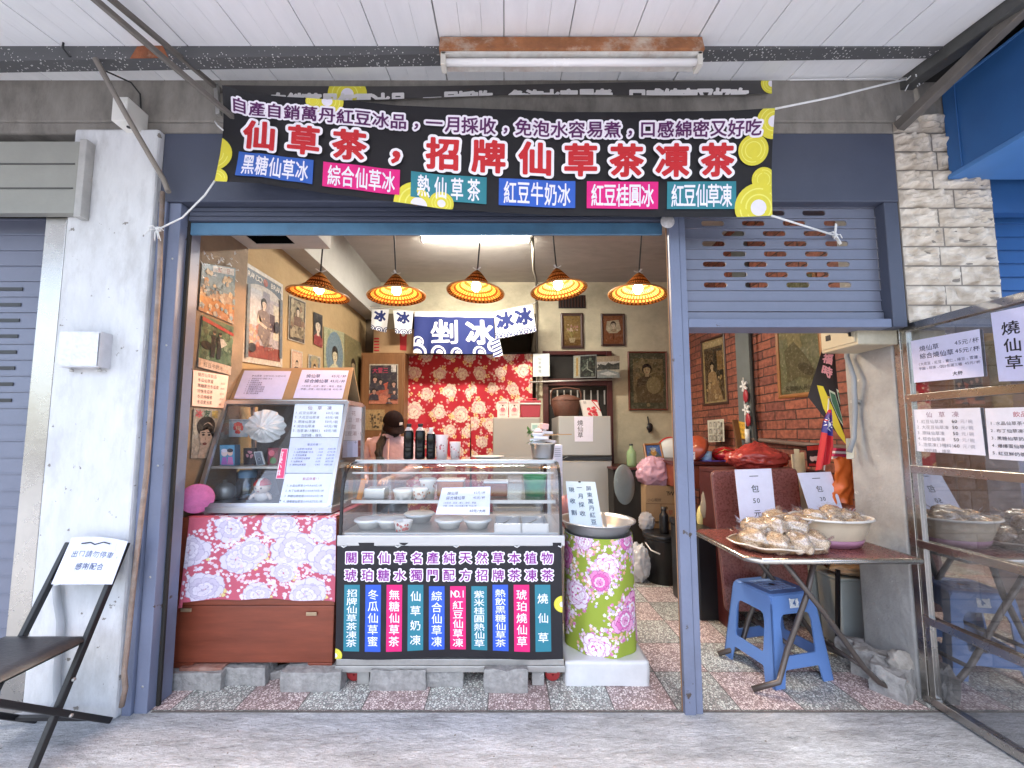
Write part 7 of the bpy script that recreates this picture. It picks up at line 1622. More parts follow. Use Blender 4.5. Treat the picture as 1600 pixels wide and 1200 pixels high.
def snack(c, r, rot, sq, seed, label, group, tri=0.5):
    g = random.Random(seed); t = thing('snack_bag', label, 'snack bag', V(*c) - V(0, 0, r * sq[2] * .8), group)
    m = MB(); M = Matrix.Rotation(rot, 3, 'Z') @ Matrix.Rotation(g.uniform(-.25, .25), 3, 'X'); n1, n2 = 22, 36
    for i in range(n1 + 1):
        th = math.pi * i / n1
        for j in range(n2):
            ph = 2 * math.pi * j / n2; d = V(math.sin(th) * math.cos(ph), math.sin(th) * math.sin(ph), math.cos(th))
            k = 1 + .26 * noise.noise(d * 1.9 + V(seed, 0, 0)) + .08 * noise.noise(d * 5 + V(0, seed, 0)); x = d.x * (1.25 - tri * .35 * (d.x + .2)); y = d.y * (1 - tri * .55 * max(0, d.x))
            m.v.append(Vector(c) + M @ V(x * r * sq[0] * k, y * r * sq[1] * k, d.z * r * sq[2] * k))
    for i in range(n1):
        for j in range(n2): m.f.append([i * n2 + j, (i + 1) * n2 + j, (i + 1) * n2 + (j + 1) % n2, i * n2 + (j + 1) % n2]); m.m.append(0); m.s.append(True)
    m.build('bag', M_SNACK, t)
    e = Vector(c) + M @ V(r * sq[0] * .9, 0, r * sq[2] * .25); dd = M @ V(.6, .0, .5); sd2 = M @ V(0, 1, 0)
    f = MB()
    for k in range(7):
        a0 = e + sd2 * .010 * (k - 3); w0, w1 = .016 * (k - 3.5), .016 * (k - 2.5); z0, z1 = .010 * g.uniform(-1, 1), .010 * g.uniform(-1, 1)
        f.add([a0, a0 + sd2 * .010, e + dd * (.05 + .012 * g.random()) + sd2 * w1 + V(0, 0, z1), e + dd * (.05 + .012 * g.random()) + sd2 * w0 + V(0, 0, z0)], [(0, 1, 2, 3)])
    f.build('bag_neck', M_FILM, t)
    sh = MB(); sh.v = [Vector(c) + (v - Vector(c)) * (1.05 + .075 * noise.noise(v * 38) + .035 * noise.noise(v * 95)) for v in m.v]; sh.f, sh.m, sh.s = m.f, m.m, m.s; sh.build('film', M_FILM, t)
tc_ = V(1.39, 2.06, TZ)
t = thing('snack_tray', 'low round cardboard tray under the bags priced 50', 'tray', tc_)
def trayfn(i, j):
    a = i * 6.283; r_ = .222 * (1 + .03 * math.sin(a * 5)) * j; return tc_ + V(r_ * math.cos(a) * 1.0, r_ * math.sin(a) * .74, .004 + .030 * max(0, j - .78) / .22 + .003 * math.sin(a * 9) * j)
MB().grid(trayfn, 48, 10).build('dish', mat('paper_tray', (.52, .36, .2), .5, .15, 10, .2, 40, coat=.5), t)
MB().tube([trayfn(i / 48, 1.0) + V(0, 0, .001) for i in range(49)], .005, 6).build('rim', mat('plastic_wrap_rim', (.7, .6, .48), .2, coat=.8), t)
for k, (dx, dy, dz, rot, r_, sq) in enumerate(((-.135, -.03, .055, 2.2, .062, (1.0, 1.1, .9)), (-.06, -.085, .05, -1.2, .062, (1.1, 1, .85)), (.03, -.095, .052, -1.5, .066, (1.15, 1.05, .9)), (.12, -.07, .05, -.8, .064, (1.1, 1, .9)), (.165, .0, .055, .3, .058, (1, 1, .9)), (-.05, .05, .075, 1.6, .07, (1.1, 1.1, .95)), (.06, .06, .085, .9, .07, (1.2, 1.1, .9)), (-.02, -.03, .115, -1.7, .062, (1.1, 1, .8)), (.07, -.025, .12, -.9, .06, (1.1, 1, .85)), (-.095, .0, .11, 2.8, .055, (1.1, 1, .8)), (.03, .03, .15, .5, .055, (1.2, 1, .7)))):
    snack(tc_ + V(dx, dy, dz), r_, rot, sq, 40 + k, 'clear bag of puffed grain snacks heaped on the round tray', 'snack bags on the round tray')
bc2 = V(1.735, 2.13, TZ + .001)
t = thing('snack_basket', 'cream oval basin lined with paper, pink foot, full of snack bags', 'basin', bc2)
MB().lathe(bc2, [(0, .001), (.13, .001), (.137, .012), (.150, .04), (.153, .04), (.142, .01), (0, .006)], 40, sy=.72).build('base', mat('pink_foot', (.42, .2, .29), .4), t)
MB().lathe(bc2 + V(0, 0, .0405), [(.150, 0), (.175, .06), (.188, .095), (.197, .097), (.198, .103), (.186, .103), (.17, .06), (.13, .012), (0, .01)], 48, sy=.72).build('bowl', mat('cream_basin', (.62, .52, .38), .45, .12, 9, .15, 30), t)
MB().tube([bc2 + V(.197 * math.cos(a * .1309), .197 * .72 * math.sin(a * .1309), .1425) for a in range(49)], .006, 8).build('rim', M_WPL, t)
for k, (dx, dy, dz, rot, r_) in enumerate(((-.11, -.02, .135, 2.4, .05), (-.04, -.06, .13, -1.2, .048), (.04, -.065, .13, -.6, .048), (.115, -.02, .135, .2, .05), (-.06, .03, .16, 1.9, .052), (.05, .035, .16, 1.1, .052), (-.01, -.02, .175, -2, .048), (.075, -.01, .175, .4, .046), (-.085, .0, .175, 2.9, .044), (.02, .02, .205, .8, .044), (.14, .035, .15, .7, .046), (-.14, .03, .14, 2.2, .044))):
    snack(bc2 + V(dx, dy, .112 + (dz - .13) * .75), r_, rot, (1.15, 1, .75), 70 + k, 'small clear bag of brown grain snacks piled in the cream basin', 'snack bags in the cream basin')
# stool
t = thing('plastic_stool', 'blue plastic stool with square grid seat under the table', 'stool', (1.57, 2.30, .0045))
M_STL = mat('blue_plastic', (.12, .235, .52), .38, .04, 6, .03, 30)
def stool():
    c = V(1.525, 2.31, .0045); M = Matrix.Rotation(R(13), 3, 'Z'); H_ = .445
    tw, td, bw_, bd = .14, .125, .19, .17
    def hw(z): k = z / H_; return bw_ + (tw - bw_) * k, bd + (td - bd) * k
    def w(x, y, z): return c + M @ V(x, y, z)
    m = MB()
    for side in range(4):
        A = Matrix.Rotation(R(90 * side), 3, 'Z')
        def p(s, z, o=0.0):
            hx_, hy_ = hw(z); a, b_ = (hx_, hy_) if side % 2 == 0 else (hy_, hx_)
            q = A @ V(s * a, -b_ + o, z); return w(q.x, q.y, z)
        def strip(poly):
            n_ = len(poly); m.add([p(s, z) for s, z in poly] + [p(s, z, .008) for s, z in poly], [tuple(range(n_)), tuple(range(2 * n_ - 1, n_ - 1, -1))] + [((i + 1) % n_, i, i + n_, (i + 1) % n_ + n_) for i in range(n_)])
        zr = [0, .10, .17, .34, .40, H_ - .012]
        lw = lambda z: .40 if z < .12 else .44
        strip([(-1, 0), (-.66, 0), (-.60, .075), (-.56, .082), (-.56, .145), (-.60, .16), (-.66, .30), (-.60, .335), (-.5, .345), (-.5, .40), (-1, .40)])
        strip([(1, 0), (1, .40), (.5, .40), (.5, .345), (.60, .335), (.66, .30), (.60, .16), (.56, .145), (.56, .082), (.60, .075), (.66, 0)])
        strip([(-.56, .082), (.56, .082), (.56, .145), (-.56, .145)])
        strip([(-.5, .345), (.5, .345), (.5, .40), (-.5, .40)])
        strip([(-1, .40), (1, .40), (.96, .43), (-.96, .43)])
    o = m.build('frame', M_STL, t)
    s_ = MB(); hx_, hy_ = hw(.43); pts = []
    for cx_, cy_, a0 in ((1, -1, -90), (1, 1, 0), (-1, 1, 90), (-1, -1, 180)):
        for k in range(4): a = R(a0 + 30 * k); pts.append((cx_ * (hx_ - .025) + .025 * math.cos(a), cy_ * (hy_ - .025) + .025 * math.sin(a)))
    s2 = [(x * .93, y * .92) for x, y in pts]; n_ = len(pts)
    s_.add([w(x, y, .428) for x, y in pts] + [w(x, y, .438) for x, y in pts] + [w(x, y, .446) for x, y in s2], [tuple(range(n_))[::-1]] + [(i, (i + 1) % n_, (i + 1) % n_ + n_, i + n_) for i in range(n_)] + [(i + n_, (i + 1) % n_ + n_, (i + 1) % n_ + 2 * n_, i + 2 * n_) for i in range(n_)] + [tuple(range(2 * n_, 3 * n_))])
    s_.build('seat', M_STL, t, fixn=True)
    g_ = MB(); nx, ny = 6, 5
    for i in range(nx):
        for j in range(ny):
            x = -.09 + .18 * (i + .5) / nx; y = -.075 + .15 * (j + .5) / ny
            if i in (2, 3) and j == 2: continue
            a = [w(x + dx, y + dy, .4465) for dx, dy in ((-.0125, -.0125), (.0125, -.0125), (.0125, .0125), (-.0125, .0125))]; b_ = [w(x + dx, y + dy, .449) for dx, dy in ((-.011, -.011), (.011, -.011), (.011, .011), (-.011, .011))]
            g_.hexa(a + b_)
    g_.build('seat_grid', mat('pale_blue_plastic', (.30, .43, .70), .4), t)
    MB().lathe(w(0, 0, .4468), [(0, 0), (.014, 0)], 20).build('hole', M_BLACK, t)
    q = [w(-.028, -hw(.415)[1] - .0015, .417), w(.03, -hw(.415)[1] - .0015, .417), w(.03, -hw(.37)[1] - .0015, .372), w(-.028, -hw(.37)[1] - .0015, .372)]
    a = art_for(q); a.rect(0, 0, 1, 1, 'D8DCE0'); a.text('4', .35, .5, .8, '4A6AA0', .05); spots(a, 10, ['8AA8D0', 'F0F0F0'], .04, .1, seed=3); mb, ms = a.lay(quadfn(*q), .0003, .0); mb.build('sticker', ms, t)
stool()
# under and beside the table
M_BIN = mat('pale_grey_green_bin', (.42, .45, .43), .4, .06, 6)
def bin_(u0, u1, v0, Y, label):
    x0, x1 = xat(u0, 950, Y), xat(u1, 950, Y); zt = zat(v0, Y); t = thing('rubbish_bin', label, 'bin', ((x0 + x1) / 2, Y + .1, .0045)); d = .18
    MB().hexa([(x0 + .012, Y + .01, .0045), (x1 - .012, Y + .01, .0045), (x1 - .012, Y + d - .01, .0045), (x0 + .012, Y + d - .01, .0045), (x0, Y, zt), (x1, Y, zt), (x1, Y + d, zt), (x0, Y + d, zt)]).build('body', M_BIN, t, bevel=.012)
    MB().box(x0 - .006, x1 + .006, Y - .006, Y + d + .006, zt + .0005, zt + .016).build('rim', M_BIN, t, bevel=.005)
bin_(1313, 1357, 908, 2.47, 'tall pale bin standing against the cement pillar'); bin_(1268, 1306, 893, 2.66, 'pale bin further back behind the table legs')
MB().bar(P(1309, 890, 2.45), P(1309, 1018, 2.44), .018, .018).build('black_pole', M_BLACK, label='thin black upright between the two pale bins', cat='pole')
m = crumple(P(1330, 888, 2.53), .11, (1.3, .8, .35), 3, 40, 24, amp=.35); m.build('paper_bag', mat('kraft_plastic', (.40, .28, .18), .4, .3, 10, .4, 20), label='brown crumpled bags stuffed on top of the bins', cat='bag')
t = thing('black_crate', 'black box in shadow left of the table', 'box', (1.33, 2.95, .0045)); x0, x1 = xat(1090, 860, 2.85), xat(1150, 860, 2.85); MB().box(x0, x1, 2.85, 3.3, .0045, zat(838, 2.85)).build('body', M_BKT, t, bevel=.01); MB().box(x0 - .008, x1 + .008, 2.842, 3.308, zat(837.5, 2.85), zat(828, 2.85)).build('lid', M_BKT, t, bevel=.006)
m = MB().blob(P(1109, 790, 3.0), .085, 21, .1, 2, 16, squash=(.8, .6, 1.55)); m.tube([P(1105, 775, 3.0), P(1104, 766, 3.0), P(1112, 764, 3.0), P(1114, 778, 3.0)], .006, 6); m.build('canvas_bag', mat('beige_canvas', (.26, .22, .17), .8, .15, 12, .3, 60), label='beige canvas bag with white handles left of the folded table', cat='bag')
MB().blob(P(1095, 812, 3.05), .05, 22, .1, 2, 12, squash=(.6, .6, 2)).build('yellow_packet', ink('D8CC8A'), label='pale yellow packet beside the beige canvas bag', cat='packet')
cR = P(1180, 716, 2.85)
m = crumple(cR + V(.01, 0, .0), .215, (1.0, .62, .46), 5, 80, 44, amp=.34, flat=-.085, knot=.55)
m.build('red_bag', mat('red_film', (.36, .045, .035), .2, .25, 9, .6, 14, spec=.6), label='big shiny red plastic bag behind the folded table top', cat='bag')
MB().box(1.45, 2.15, 2.70, 3.1, .0045, P(1180, 740, 2.85).z - .03).build('stool_stack', M_DKRED, label='dark box under the red plastic bag', cat='box', bevel=.005) if False else None
t = thing('dark_shelf', 'dark wooden shelf unit under the red plastic bag', 'shelf', (1.9, 2.9, 0)); zt = cR.z - .075
MB().box(1.50, 2.19, 2.70, 3.05, zt - .03, zt).build('shelf_board', M_DKRED, t, bevel=.004); MB().box(1.50, 1.53, 2.70, 3.05, .0045, zt - .031).build('side_panel', M_DKRED, t); MB().box(2.16, 2.19, 2.70, 3.05, .0045, zt - .031).build('side_panel', M_DKRED, t); MB().box(1.531, 2.159, 3.02, 3.05, .0045, zt - .031).build('back_panel', M_DARK, t)
m = MB(); g = random.Random(2)
for k in range(7): m.bar(P(1238 + k * 2.6, 704 + g.uniform(-3, 6), 2.62 + .02 * k), P(1250 + k * 2.2, 830, 2.6), .02, .006)
m.build('paper_rolls', mat('straw_paper', (.5, .4, .24), .7, .2, 14), label='bundle of upright straw coloured paper strips behind the cards', cat='paper bundle')
def pt(a): a.text('カルピ', .08, .18, .2, 'C83A2A', .03); a.ell(.4, .6, .2, 'E8D0C0', .24); a.ell(.68, .58, .2, 'E8D0C0', .24); a.ell(.4, .46, .22, '2A1E1E', .12); a.ell(.68, .44, .2, '2A1E1E', .12); a.rect(.1, .85, .9, .97, 'B03030')
def pt(a): a.rect(.06, .04, .94, .24, 'C83A2A'); a.ell(.4, .6, .2, 'E8D0C0', .24); a.ell(.68, .58, .2, 'E8D0C0', .24); a.ell(.4, .46, .22, '2A1E1E', .12); a.ell(.68, .44, .2, '2A1E1E', .12); a.rect(.1, .85, .9, .97, 'B03030')
sheet('magazine', corners([(1259, 696), (1284, 694), (1281, 730), (1262, 729)], Y=2.58), pt, 'black magazine with two faces and red title beside the flag', 'magazine', back='1C1618')
for k in range(4):
    c = P(1314, 716 - k * 4.5, 2.5); MB().rbox((c.x, 2.52, c.z), (.13, .10, .015), (0, R(3), R(4 * k - 6))).build('booklet', ink(['D8D4D8', 'C83A6A', 'E0DCE0', 'C0305A'][k]), label=['white booklet at the bottom of the small stack', 'pink booklet second from bottom of the stack', 'white booklet third in the stack', 'pink booklet on top of the small stack'][k], cat='booklet', group='booklets behind the orange bag')
c = P(1319, 752, 2.46); m = MB()
def ob(i, j):
    u = 1304 + 34 * i + 3 * math.sin(j * 5); v = 716 + 72 * j + 2 * math.sin(i * 9); p = P(u, v, 2.42); p.y += .03 * noise.noise(V(i * 4, j * 4, 1)) + .02 * abs(i - .5); return p
m.grid(ob, 14, 16); m.grid(lambda i, j: ob(1 - i, j) + V(0, .05 * math.sin(math.pi * i), 0), 14, 16); m.build('orange_bag', mat('orange_film', (.75, .16, .03), .4, .06, 8, .4, 20), label='bright orange bag hanging beside the cement pillar', cat='bag')
# flag and banner by the electric box
t = thing('small_flag', 'red flag with blue canton and white sun on a white stick', 'flag', P(1290, 735, 2.44))
MB().tube([P(1295, 622, 2.44), P(1288, 735, 2.44)], .004, 6).build('stick', M_WPL, t); MB().blob(P(1295, 621, 2.44), .008, 0, 0, 1, 8).build('finial', mat('gold_knob', (.6, .4, .1), .3, metal=.8), t)
FT = [(1296, 640), (1288, 655), (1283, 690), (1276, 736)]; FR_ = [(1297, 640), (1300, 662), (1303, 700), (1300, 720)]
def flf(x, y, h=0):
    x, y = CL(x), CL(y); k = y * 3; i = min(2, int(k)); f = k - i
    l = P(FT[i][0] + (FT[i + 1][0] - FT[i][0]) * f, FT[i][1] + (FT[i + 1][1] - FT[i][1]) * f, 2.43); r = P(FR_[i][0] + (FR_[i + 1][0] - FR_[i][0]) * f, FR_[i][1] + (FR_[i + 1][1] - FR_[i][1]) * f, 2.41)
    p = l.lerp(r, x); p.y += .012 * math.sin(x * 12 + y * 2) - h; return p
a = Art(.25); a.rect(0, 0, 1, 1, 'B4121E', 12, 24); a.rect(0, 0, 1, .52, '26287E', 12, 12)
for k in range(12):
    an = k * math.pi / 6; a.poly([(.5 + .30 * math.cos(an - .13), .36 + .075 * math.sin(an - .13)), (.5 + .48 * math.cos(an), .36 + .12 * math.sin(an)), (.5 + .30 * math.cos(an + .13), .36 + .075 * math.sin(an + .13))], 'F0F0F4')
a.ell(.5, .36, .24, 'F0F0F4'); mb, ms = a.lay(flf, .0004, .0); mb.build('cloth', ms, t)
t = thing('dark_banner', 'dark banner with pink writing, green leaves and yellow edge by the pillar', 'banner', P(1300, 690, 2.6))
bq = [P(1284, 548, 2.60), P(1342, 546, 2.52), P(1342, 720, 2.5), P(1262, 620, 2.66)]; qf2 = quadfn(*bq); a = art_for(bq); a.rect(0, 0, 1, 1, '1E1418', 8, 8)
for s_, x, y in (('福', .08, .14), ('立', .42, .10), ('時', .12, .34), ('育', .52, .28)): a.text(s_, x, y, .17, 'E8A8B8', .04)
for pts in ([(.5, .5), (.62, .5), (.8, .66), (.9, .82), (.74, .76), (.58, .62)], [(.35, .58), (.48, .56), (.62, .72), (.74, .86), (.6, .82), (.42, .7)], [(.7, .42), (.86, .46), (.95, .66), (.9, .7), (.78, .58)]):
    a.poly(pts, 'C8D8C8'); cx_ = sum(p[0] for p in pts) / len(pts); cy_ = sum(p[1] for p in pts) / len(pts); a.poly([(cx_ + (x - cx_) * .84, cy_ + (y - cy_) * .84) for x, y in pts], '3E7058')
a.poly([(.1, .66), (.22, .6), (.5, .78), (.85, 1), (.6, 1), (.3, .9)], 'E4D838'); a.ell(.34, .76, .07, 'D8D4D8'); mb, ms = a.lay(lambda x, y, h=0: qf2(x, y, h), .0003, .0); mb.build('cloth', ms, t)
# electric box and conduit
t = thing('electric_box', 'cream metal fuse box on the cement pillar under the raised shutter', 'electrical box', (1.93, 2.11, 1.77))
M_EB = mat('cream_enamel', (.52, .46, .33), .45, .1, 6, dirt=.5, dirtcol=(.16, .13, .1))
MB().box(1.835, 2.044, 2.0, 2.235, 1.768, 2.06).build('case', M_EB, t, bevel=.006); MB().box(1.829, 1.8345, 2.012, 2.222, 1.785, 2.05).build('door', M_EB, t, bevel=.002)
MB().box(1.8255, 1.8285, 2.16, 2.19, 1.83, 1.86).build('window', M_BLACK, t); MB().box(1.822, 1.8285, 2.03, 2.04, 1.82, 1.84).build('latch', M_BLACK, t)
MB().tube([V(1.99, 2.24, 1.80), V(2.01, 2.27, 1.76), P(1334, 590, 2.22), P(1336, 640, 2.25), P(1334, 685, 2.25), P(1327, 706, 2.25)], .013, 10).build('grey_conduit', mat('grey_conduit_pvc', (.26, .28, .30), .45), label='grey conduit running down the pillar from the fuse box', cat='pipe')
for v in (627,): MB().box(2.005, 2.043, 2.235, 2.262, P(1336, 627, 2.25).z - .008, P(1336, 627, 2.25).z + .008).build('pipe_clip', M_GALV, label='small clip holding the grey conduit to the pillar', cat='clip')
sheet('blank_card', corners([(1322, 685), (1334, 685), (1334, 717), (1323, 717)], Y=2.29), lambda a: None, 'blank cream card at foot of the grey conduit', 'card', back='E4DCC4')
# stones by the pillar
for k, (u0, u1, v0, v1, Y, dp, rt, lab) in enumerate(((1342, 1372, 1012, 1046, 2.27, .16, .5, 'grey stone slab furthest back at pillar foot'), (1362, 1394, 1026, 1066, 2.15, .14, .7, 'grey stone slab in the middle at pillar foot'), (1390, 1440, 1052, 1088, 2.02, .14, .55, 'grey stone slab nearest the glass door'))):
    slabstone(u0, u1, v0, v1, Y, dp, lab, rot=rt, seed=30 + k, amp=.024)
m = MB().blob(P(1408, 1034, 2.09) , .062, 9, .22, 2.2, 16, squash=(1.0, .7, .9)); m.build('loose_stone', mat('pale_rough_stone', (.4, .37, .33), .9, .4, 18, .8, 40), label='pale rough lump of stone resting on the slabs by the door', cat='stone', group='loose stones propping up the furniture')
# ================================================================== GLASS DOOR
t = thing('glass_door', 'steel framed glass door with paper notices swung open toward the street', 'door', (2.05, 1.45, 0))
DX = 2.045; DY0, DY1 = .98, 2.025
m = MB()
for z in (.03, .405, .765, 1.13, 1.485, 1.845): m.box(DX, DX + .04, DY0, DY1 - .032, z - .019, z + .019)
m.box(DX - .001, DX + .041, DY1 - .0315, DY1, .01, 1.865); m.box(DX - .001, DX + .041, DY0 - .05, DY0 - .0005, .01, 1.865); m.box(DX + .005, DX + .034, DY1 - .060, DY1 - .0325, .05, 1.83)
m.build('frame', M_STEEL, t, bevel=.002)
M_DG = glass('door_glass', (.17, .17, .18), .34, .02, .05)
zs = (.03, .405, .765, 1.13, 1.485, 1.845)
for z0, z1 in zip(zs[:-1], zs[1:]): MB().add([(DX + .02, DY0, z0 + .019), (DX + .02, DY1 - .0605, z0 + .019), (DX + .02, DY1 - .0605, z1 - .019), (DX + .02, DY0, z1 - .019)], [(0, 1, 2, 3)]).build('pane', M_DG, t)
XD = DX + .012
def dq(c): return [PX(u, v, XD) for u, v in c]
def pt(a): menu1(a); a.text('大杯', .6, .88, .1, '202030', .006)
sheet('notice', dq([(1423, 533), (1530, 514), (1537, 588), (1428.5, 598)]), pt, 'white price paper at top left of the glass door', 'notice', back='D4D4EE')
def pt(a): a.text('燒仙草', .5 - .2 / a.asp / 2, .5, .2, '22222C', .012, vert=True, align='c', adv=.24)
sheet('notice', dq([(1548, 489), (1640, 470), (1648, 594), (1561, 596)]), pt, 'large white paper with three upright characters on glass door', 'notice', back='D2D2F0')
def pt(a):
    a.text('仙草凍', .16, .13, .14, '8A7088', .004, adv=.2); lines(a, ['1.紅豆仙草凍', '2.大花豆仙草凍', '3.原味仙草凍', '4.綜合仙草凍', '5.泡茶凍(3種料)', '  加奶精、煉乳'], .04, .29, .135, .095, '8A8C9A'); lines(a, ['元/碗'] * 5, .72, .29, .135, .09, 'A0A2B0'); lines(a, ['60', '50', '50', '50', '60'], .6, .29, .135, .1, '2A2A34', .008)
sheet('notice', dq([(1426.5, 640), (1531, 637), (1540, 712), (1433, 705)]), pt, 'white jelly price list at middle left of the glass door', 'notice', back='DCDCE8')
def pt(a): a.text('飲品熱賣!!', .36, .13, .11, 'A03A50', .004); lines(a, ['1.水晶仙草茶小40大60元/杯', '2.布丁仙草凍茶小50大70元/杯', '3.黑糖仙草奶茶小55大65元/杯', '4.爆爆蛋仙草茶小50大70元/杯', '5.紅豆鮮奶茶小60大80元/杯'], .05, .3, .145, .08, '3A3C48', .004)
sheet('notice', dq([(1539, 638), (1670, 634), (1684, 726), (1546, 717)]), pt, 'white drinks list with red heading on the glass door', 'notice', back='DCDCE8')
# ================================================================== FOLDING CHAIR OUTSIDE
t = thing('folding_chair', 'black folding chair with padded seat in front of white pillar', 'chair', (-1.92, 1.65, 0))
RT, RB = V(-1.765, 1.875, .80), V(-1.805, 1.60, .012); LT, LB = V(-2.03, 1.875, .80), V(-2.10, 1.60, .012)
MB().bar(RB, RT, .026, .022, up=(1, 0, 0)).build('leg', M_BLACK, t, bevel=.004); MB().bar(LB, LT, .026, .022, up=(1, 0, 0)).build('leg', M_BLACK, t, bevel=.004)
for sx_ in (0, 1):
    fx = -1.80 + .018 if sx_ == 0 else -2.115; MB().bar((fx, 1.878, .014), (fx - .02, 1.40, .41), .024, .02, up=(1, 0, 0)).build('leg', M_BLACK, t, bevel=.004)
MB().bar((-1.80, 1.80, .078), (-2.11, 1.80, .078), .02, .014).build('crossbar', M_BLACK, t); MB().bar((-1.79, 1.695, .28), (-2.07, 1.695, .28), .016, .012).build('crossbar', M_BLACK, t) if False else None
MB().bar(RB.lerp(RT, .80) , LB.lerp(LT, .80), .02, .014).build('back_rail', M_BLACK, t)
m = MB()
def bkf(i, j): p = LB.lerp(LT, .80 + .20 * j * (1 - .10 * abs(2 * i - 1) ** 3)).lerp(RB.lerp(RT, .80 + .20 * j * (1 - .10 * abs(2 * i - 1) ** 3)), i); return p + V(0, .018 * math.sin(math.pi * i), 0)
m.grid(bkf, 16, 6); m.grid(lambda i, j: bkf(1 - i, j) + V(0, .012, 0), 16, 6); m.build('backrest', M_BLACK, t)
def seat(i, j, s=1):
    x = -1.78 - .36 * i; y = 1.76 - .37 * j; e = min(1, min(i, 1 - i, j, 1 - j) * 9); return V(x + .02 * (j if i < .5 else -j) , y, .425 + s * (.004 + .024 * e ** .5) + .01 * j)
m = MB(); m.grid(lambda i, j: seat(i, j), 24, 24); m.grid(lambda i, j: seat(1 - i, j, -.5), 24, 24); m.build('seat', mat('dark_vinyl', (.026, .024, .027), .42, .1, 10, .15, 80), t, fixn=True)
for p in (RB.lerp(RT, .36), V(-1.79, 1.70, .155)): MB().lathe(p + V(.016, -.0, 0), [(0, -.004), (.007, -.003), (.007, .004), (0, .004)], 10, axis=Matrix.Rotation(R(90), 3, 'Y')).build('rivet', M_GALV, t)
def pap(i, j, h=0):
    u0, u1 = 112 - 32 * j, 200 - 25 * j; u = u0 + (u1 - u0) * i; v = 840 + 73 * j + 6 * i * (1 - j) - 4 * math.sin(math.pi * i) * (1 - j); Yp = 1.855 - .075 * j + .006 * noise.noise(V(i * 5, j * 5, 2)) + .003 * math.sin(i * 20 + j * 8)
    return P(u, v, Yp - .006 - h)
pap2 = lambda x, y, h=0: pap(CL(x), CL(y), h)
a = Art(1.35); a.rect(0, 0, 1, 1, 'D6D9EA', 22, 14); a.text('出口請勿停車，', .12, .36, .155, '5A6684', .006, adv=.122); a.text('感謝配合', .27, .62, .155, '4E5A78', .008, adv=.122); a.line([(.22, .14), (.38, .12), (.46, .16), (.6, .10), (.72, .12)], .02, '22242C')
mb, ms = a.lay(pap2, .0005, .0); mb.build('paper_sign', ms, label='crumpled white no parking paper taped over the chair back', cat='paper sign')
# ================================================================== SHOPKEEPER
def skin_mesh(name, joints, edges, parent, mt, sub=2, root=0):
    o0 = WLOC[parent.name]; bm = bmesh.new(); lay = bm.verts.layers.skin.verify(); vs = []
    for i, j in enumerate(joints):
        v = bm.verts.new(V(*j[:3]) - o0); r_ = j[3] if isinstance(j[3], tuple) else (j[3], j[3]); v[lay].radius = r_; v[lay].use_root = (i == root); vs.append(v)
    for a, b_ in edges: bm.edges.new((vs[a], vs[b_]))
    me = bpy.data.meshes.new(name); bm.to_mesh(me); bm.free(); me.materials.append(mt)
    o = bpy.data.objects.new(name, me); COL.objects.link(o); o.parent = parent; WLOC[o.name] = o0
    s = o.modifiers.new('skin', 'SKIN'); s.use_smooth_shade = True; ss = o.modifiers.new('subsurf', 'SUBSURF'); ss.levels = sub; ss.render_levels = sub
    return o
HC = P(614, 664, 3.5); px, py = HC.x, HC.y
M_SKIN = mat('skin', (.52, .31, .21), .5, .05, 10); M_HAIR = mat('dark_hair', (.012, .008, .007), .35, .3, 40, .4, 120, stretch=(4, 4, .4)); M_CAP = mat('brown_cap_cloth', (.013, .007, .007), .95, .12, 30, .2, 90, spec=.08); M_PINK = mat('pink_jacket', (.60, .42, .46), .95, .12, 14, .8, 22, spec=.1); M_MASK = mat('black_mask', (.015, .014, .015), .8, .1, 20)
t = thing('person', 'person in pink jacket, brown cap and black mask looking down behind the counter', 'person', (px - .03, py + .03, .0045))
zc = HC.z
bx, by = px - .03, py + .03
J = [(bx, by, .86, (.13, .10)), (bx, by, 1.05, (.12, .09)), (bx, by, 1.22, (.14, .09)), (bx + .005, by - .01, 1.31, (.055, .05)), (px, py, zc - .06, (.05, .05)),
     (bx - .17, by, 1.23, .05), (bx - .235, by - .03, 1.0, .042), (bx - .14, by - .25, .92, .034), (bx - .11, by - .32, .93, .026),
     (bx + .17, by, 1.23, .05), (bx + .235, by - .05, 1.0, .042), (bx + .13, by - .27, .94, .034), (bx + .09, by - .33, .95, .026),
     (bx - .085, by, .78, (.085, .09)), (bx - .09, by - .01, .44, .058), (bx - .09, by + .02, .09, .04), (bx - .09, by - .09, .04, (.035, .03)),
     (bx + .085, by, .78, (.085, .09)), (bx + .09, by - .01, .44, .058), (bx + .09, by + .02, .09, .04), (bx + .09, by - .09, .04, (.035, .03))]
E = [(0, 1), (1, 2), (2, 3), (3, 4), (2, 5), (5, 6), (6, 7), (7, 8), (2, 9), (9, 10), (10, 11), (11, 12), (0, 13), (13, 14), (14, 15), (15, 16), (0, 17), (17, 18), (18, 19), (19, 20)]
for wr, sg in ((8, 1), (12, -1)):                              # hands: palm, four fingers of unequal length and a thumb
    x, y, z = J[wr][:3]; pk = len(J); J.append((x + .01 * sg, y - .045, z - .002, (.030, .013))); E.append((wr, pk))
    for f, (dx, ln) in enumerate(((-.024, .062), (-.008, .07), (.009, .066), (.024, .052))):
        a = len(J); J.append((x + .01 * sg + dx, y - .082, z - .004, .0085)); E.append((pk, a)); J.append((x + .01 * sg + dx * 1.1, y - .082 - ln * .5, z - .014, .008)); E.append((a, a + 1)); J.append((x + .01 * sg + dx * 1.1, y - .082 - ln * .85, z - .036, .007)); E.append((a + 1, a + 2))
    a = len(J); J.append((x + .036 * sg, y - .04, z - .006, .0095)); E.append((wr, a)); J.append((x + .046 * sg, y - .075, z - .016, .0085)); E.append((a, a + 1))
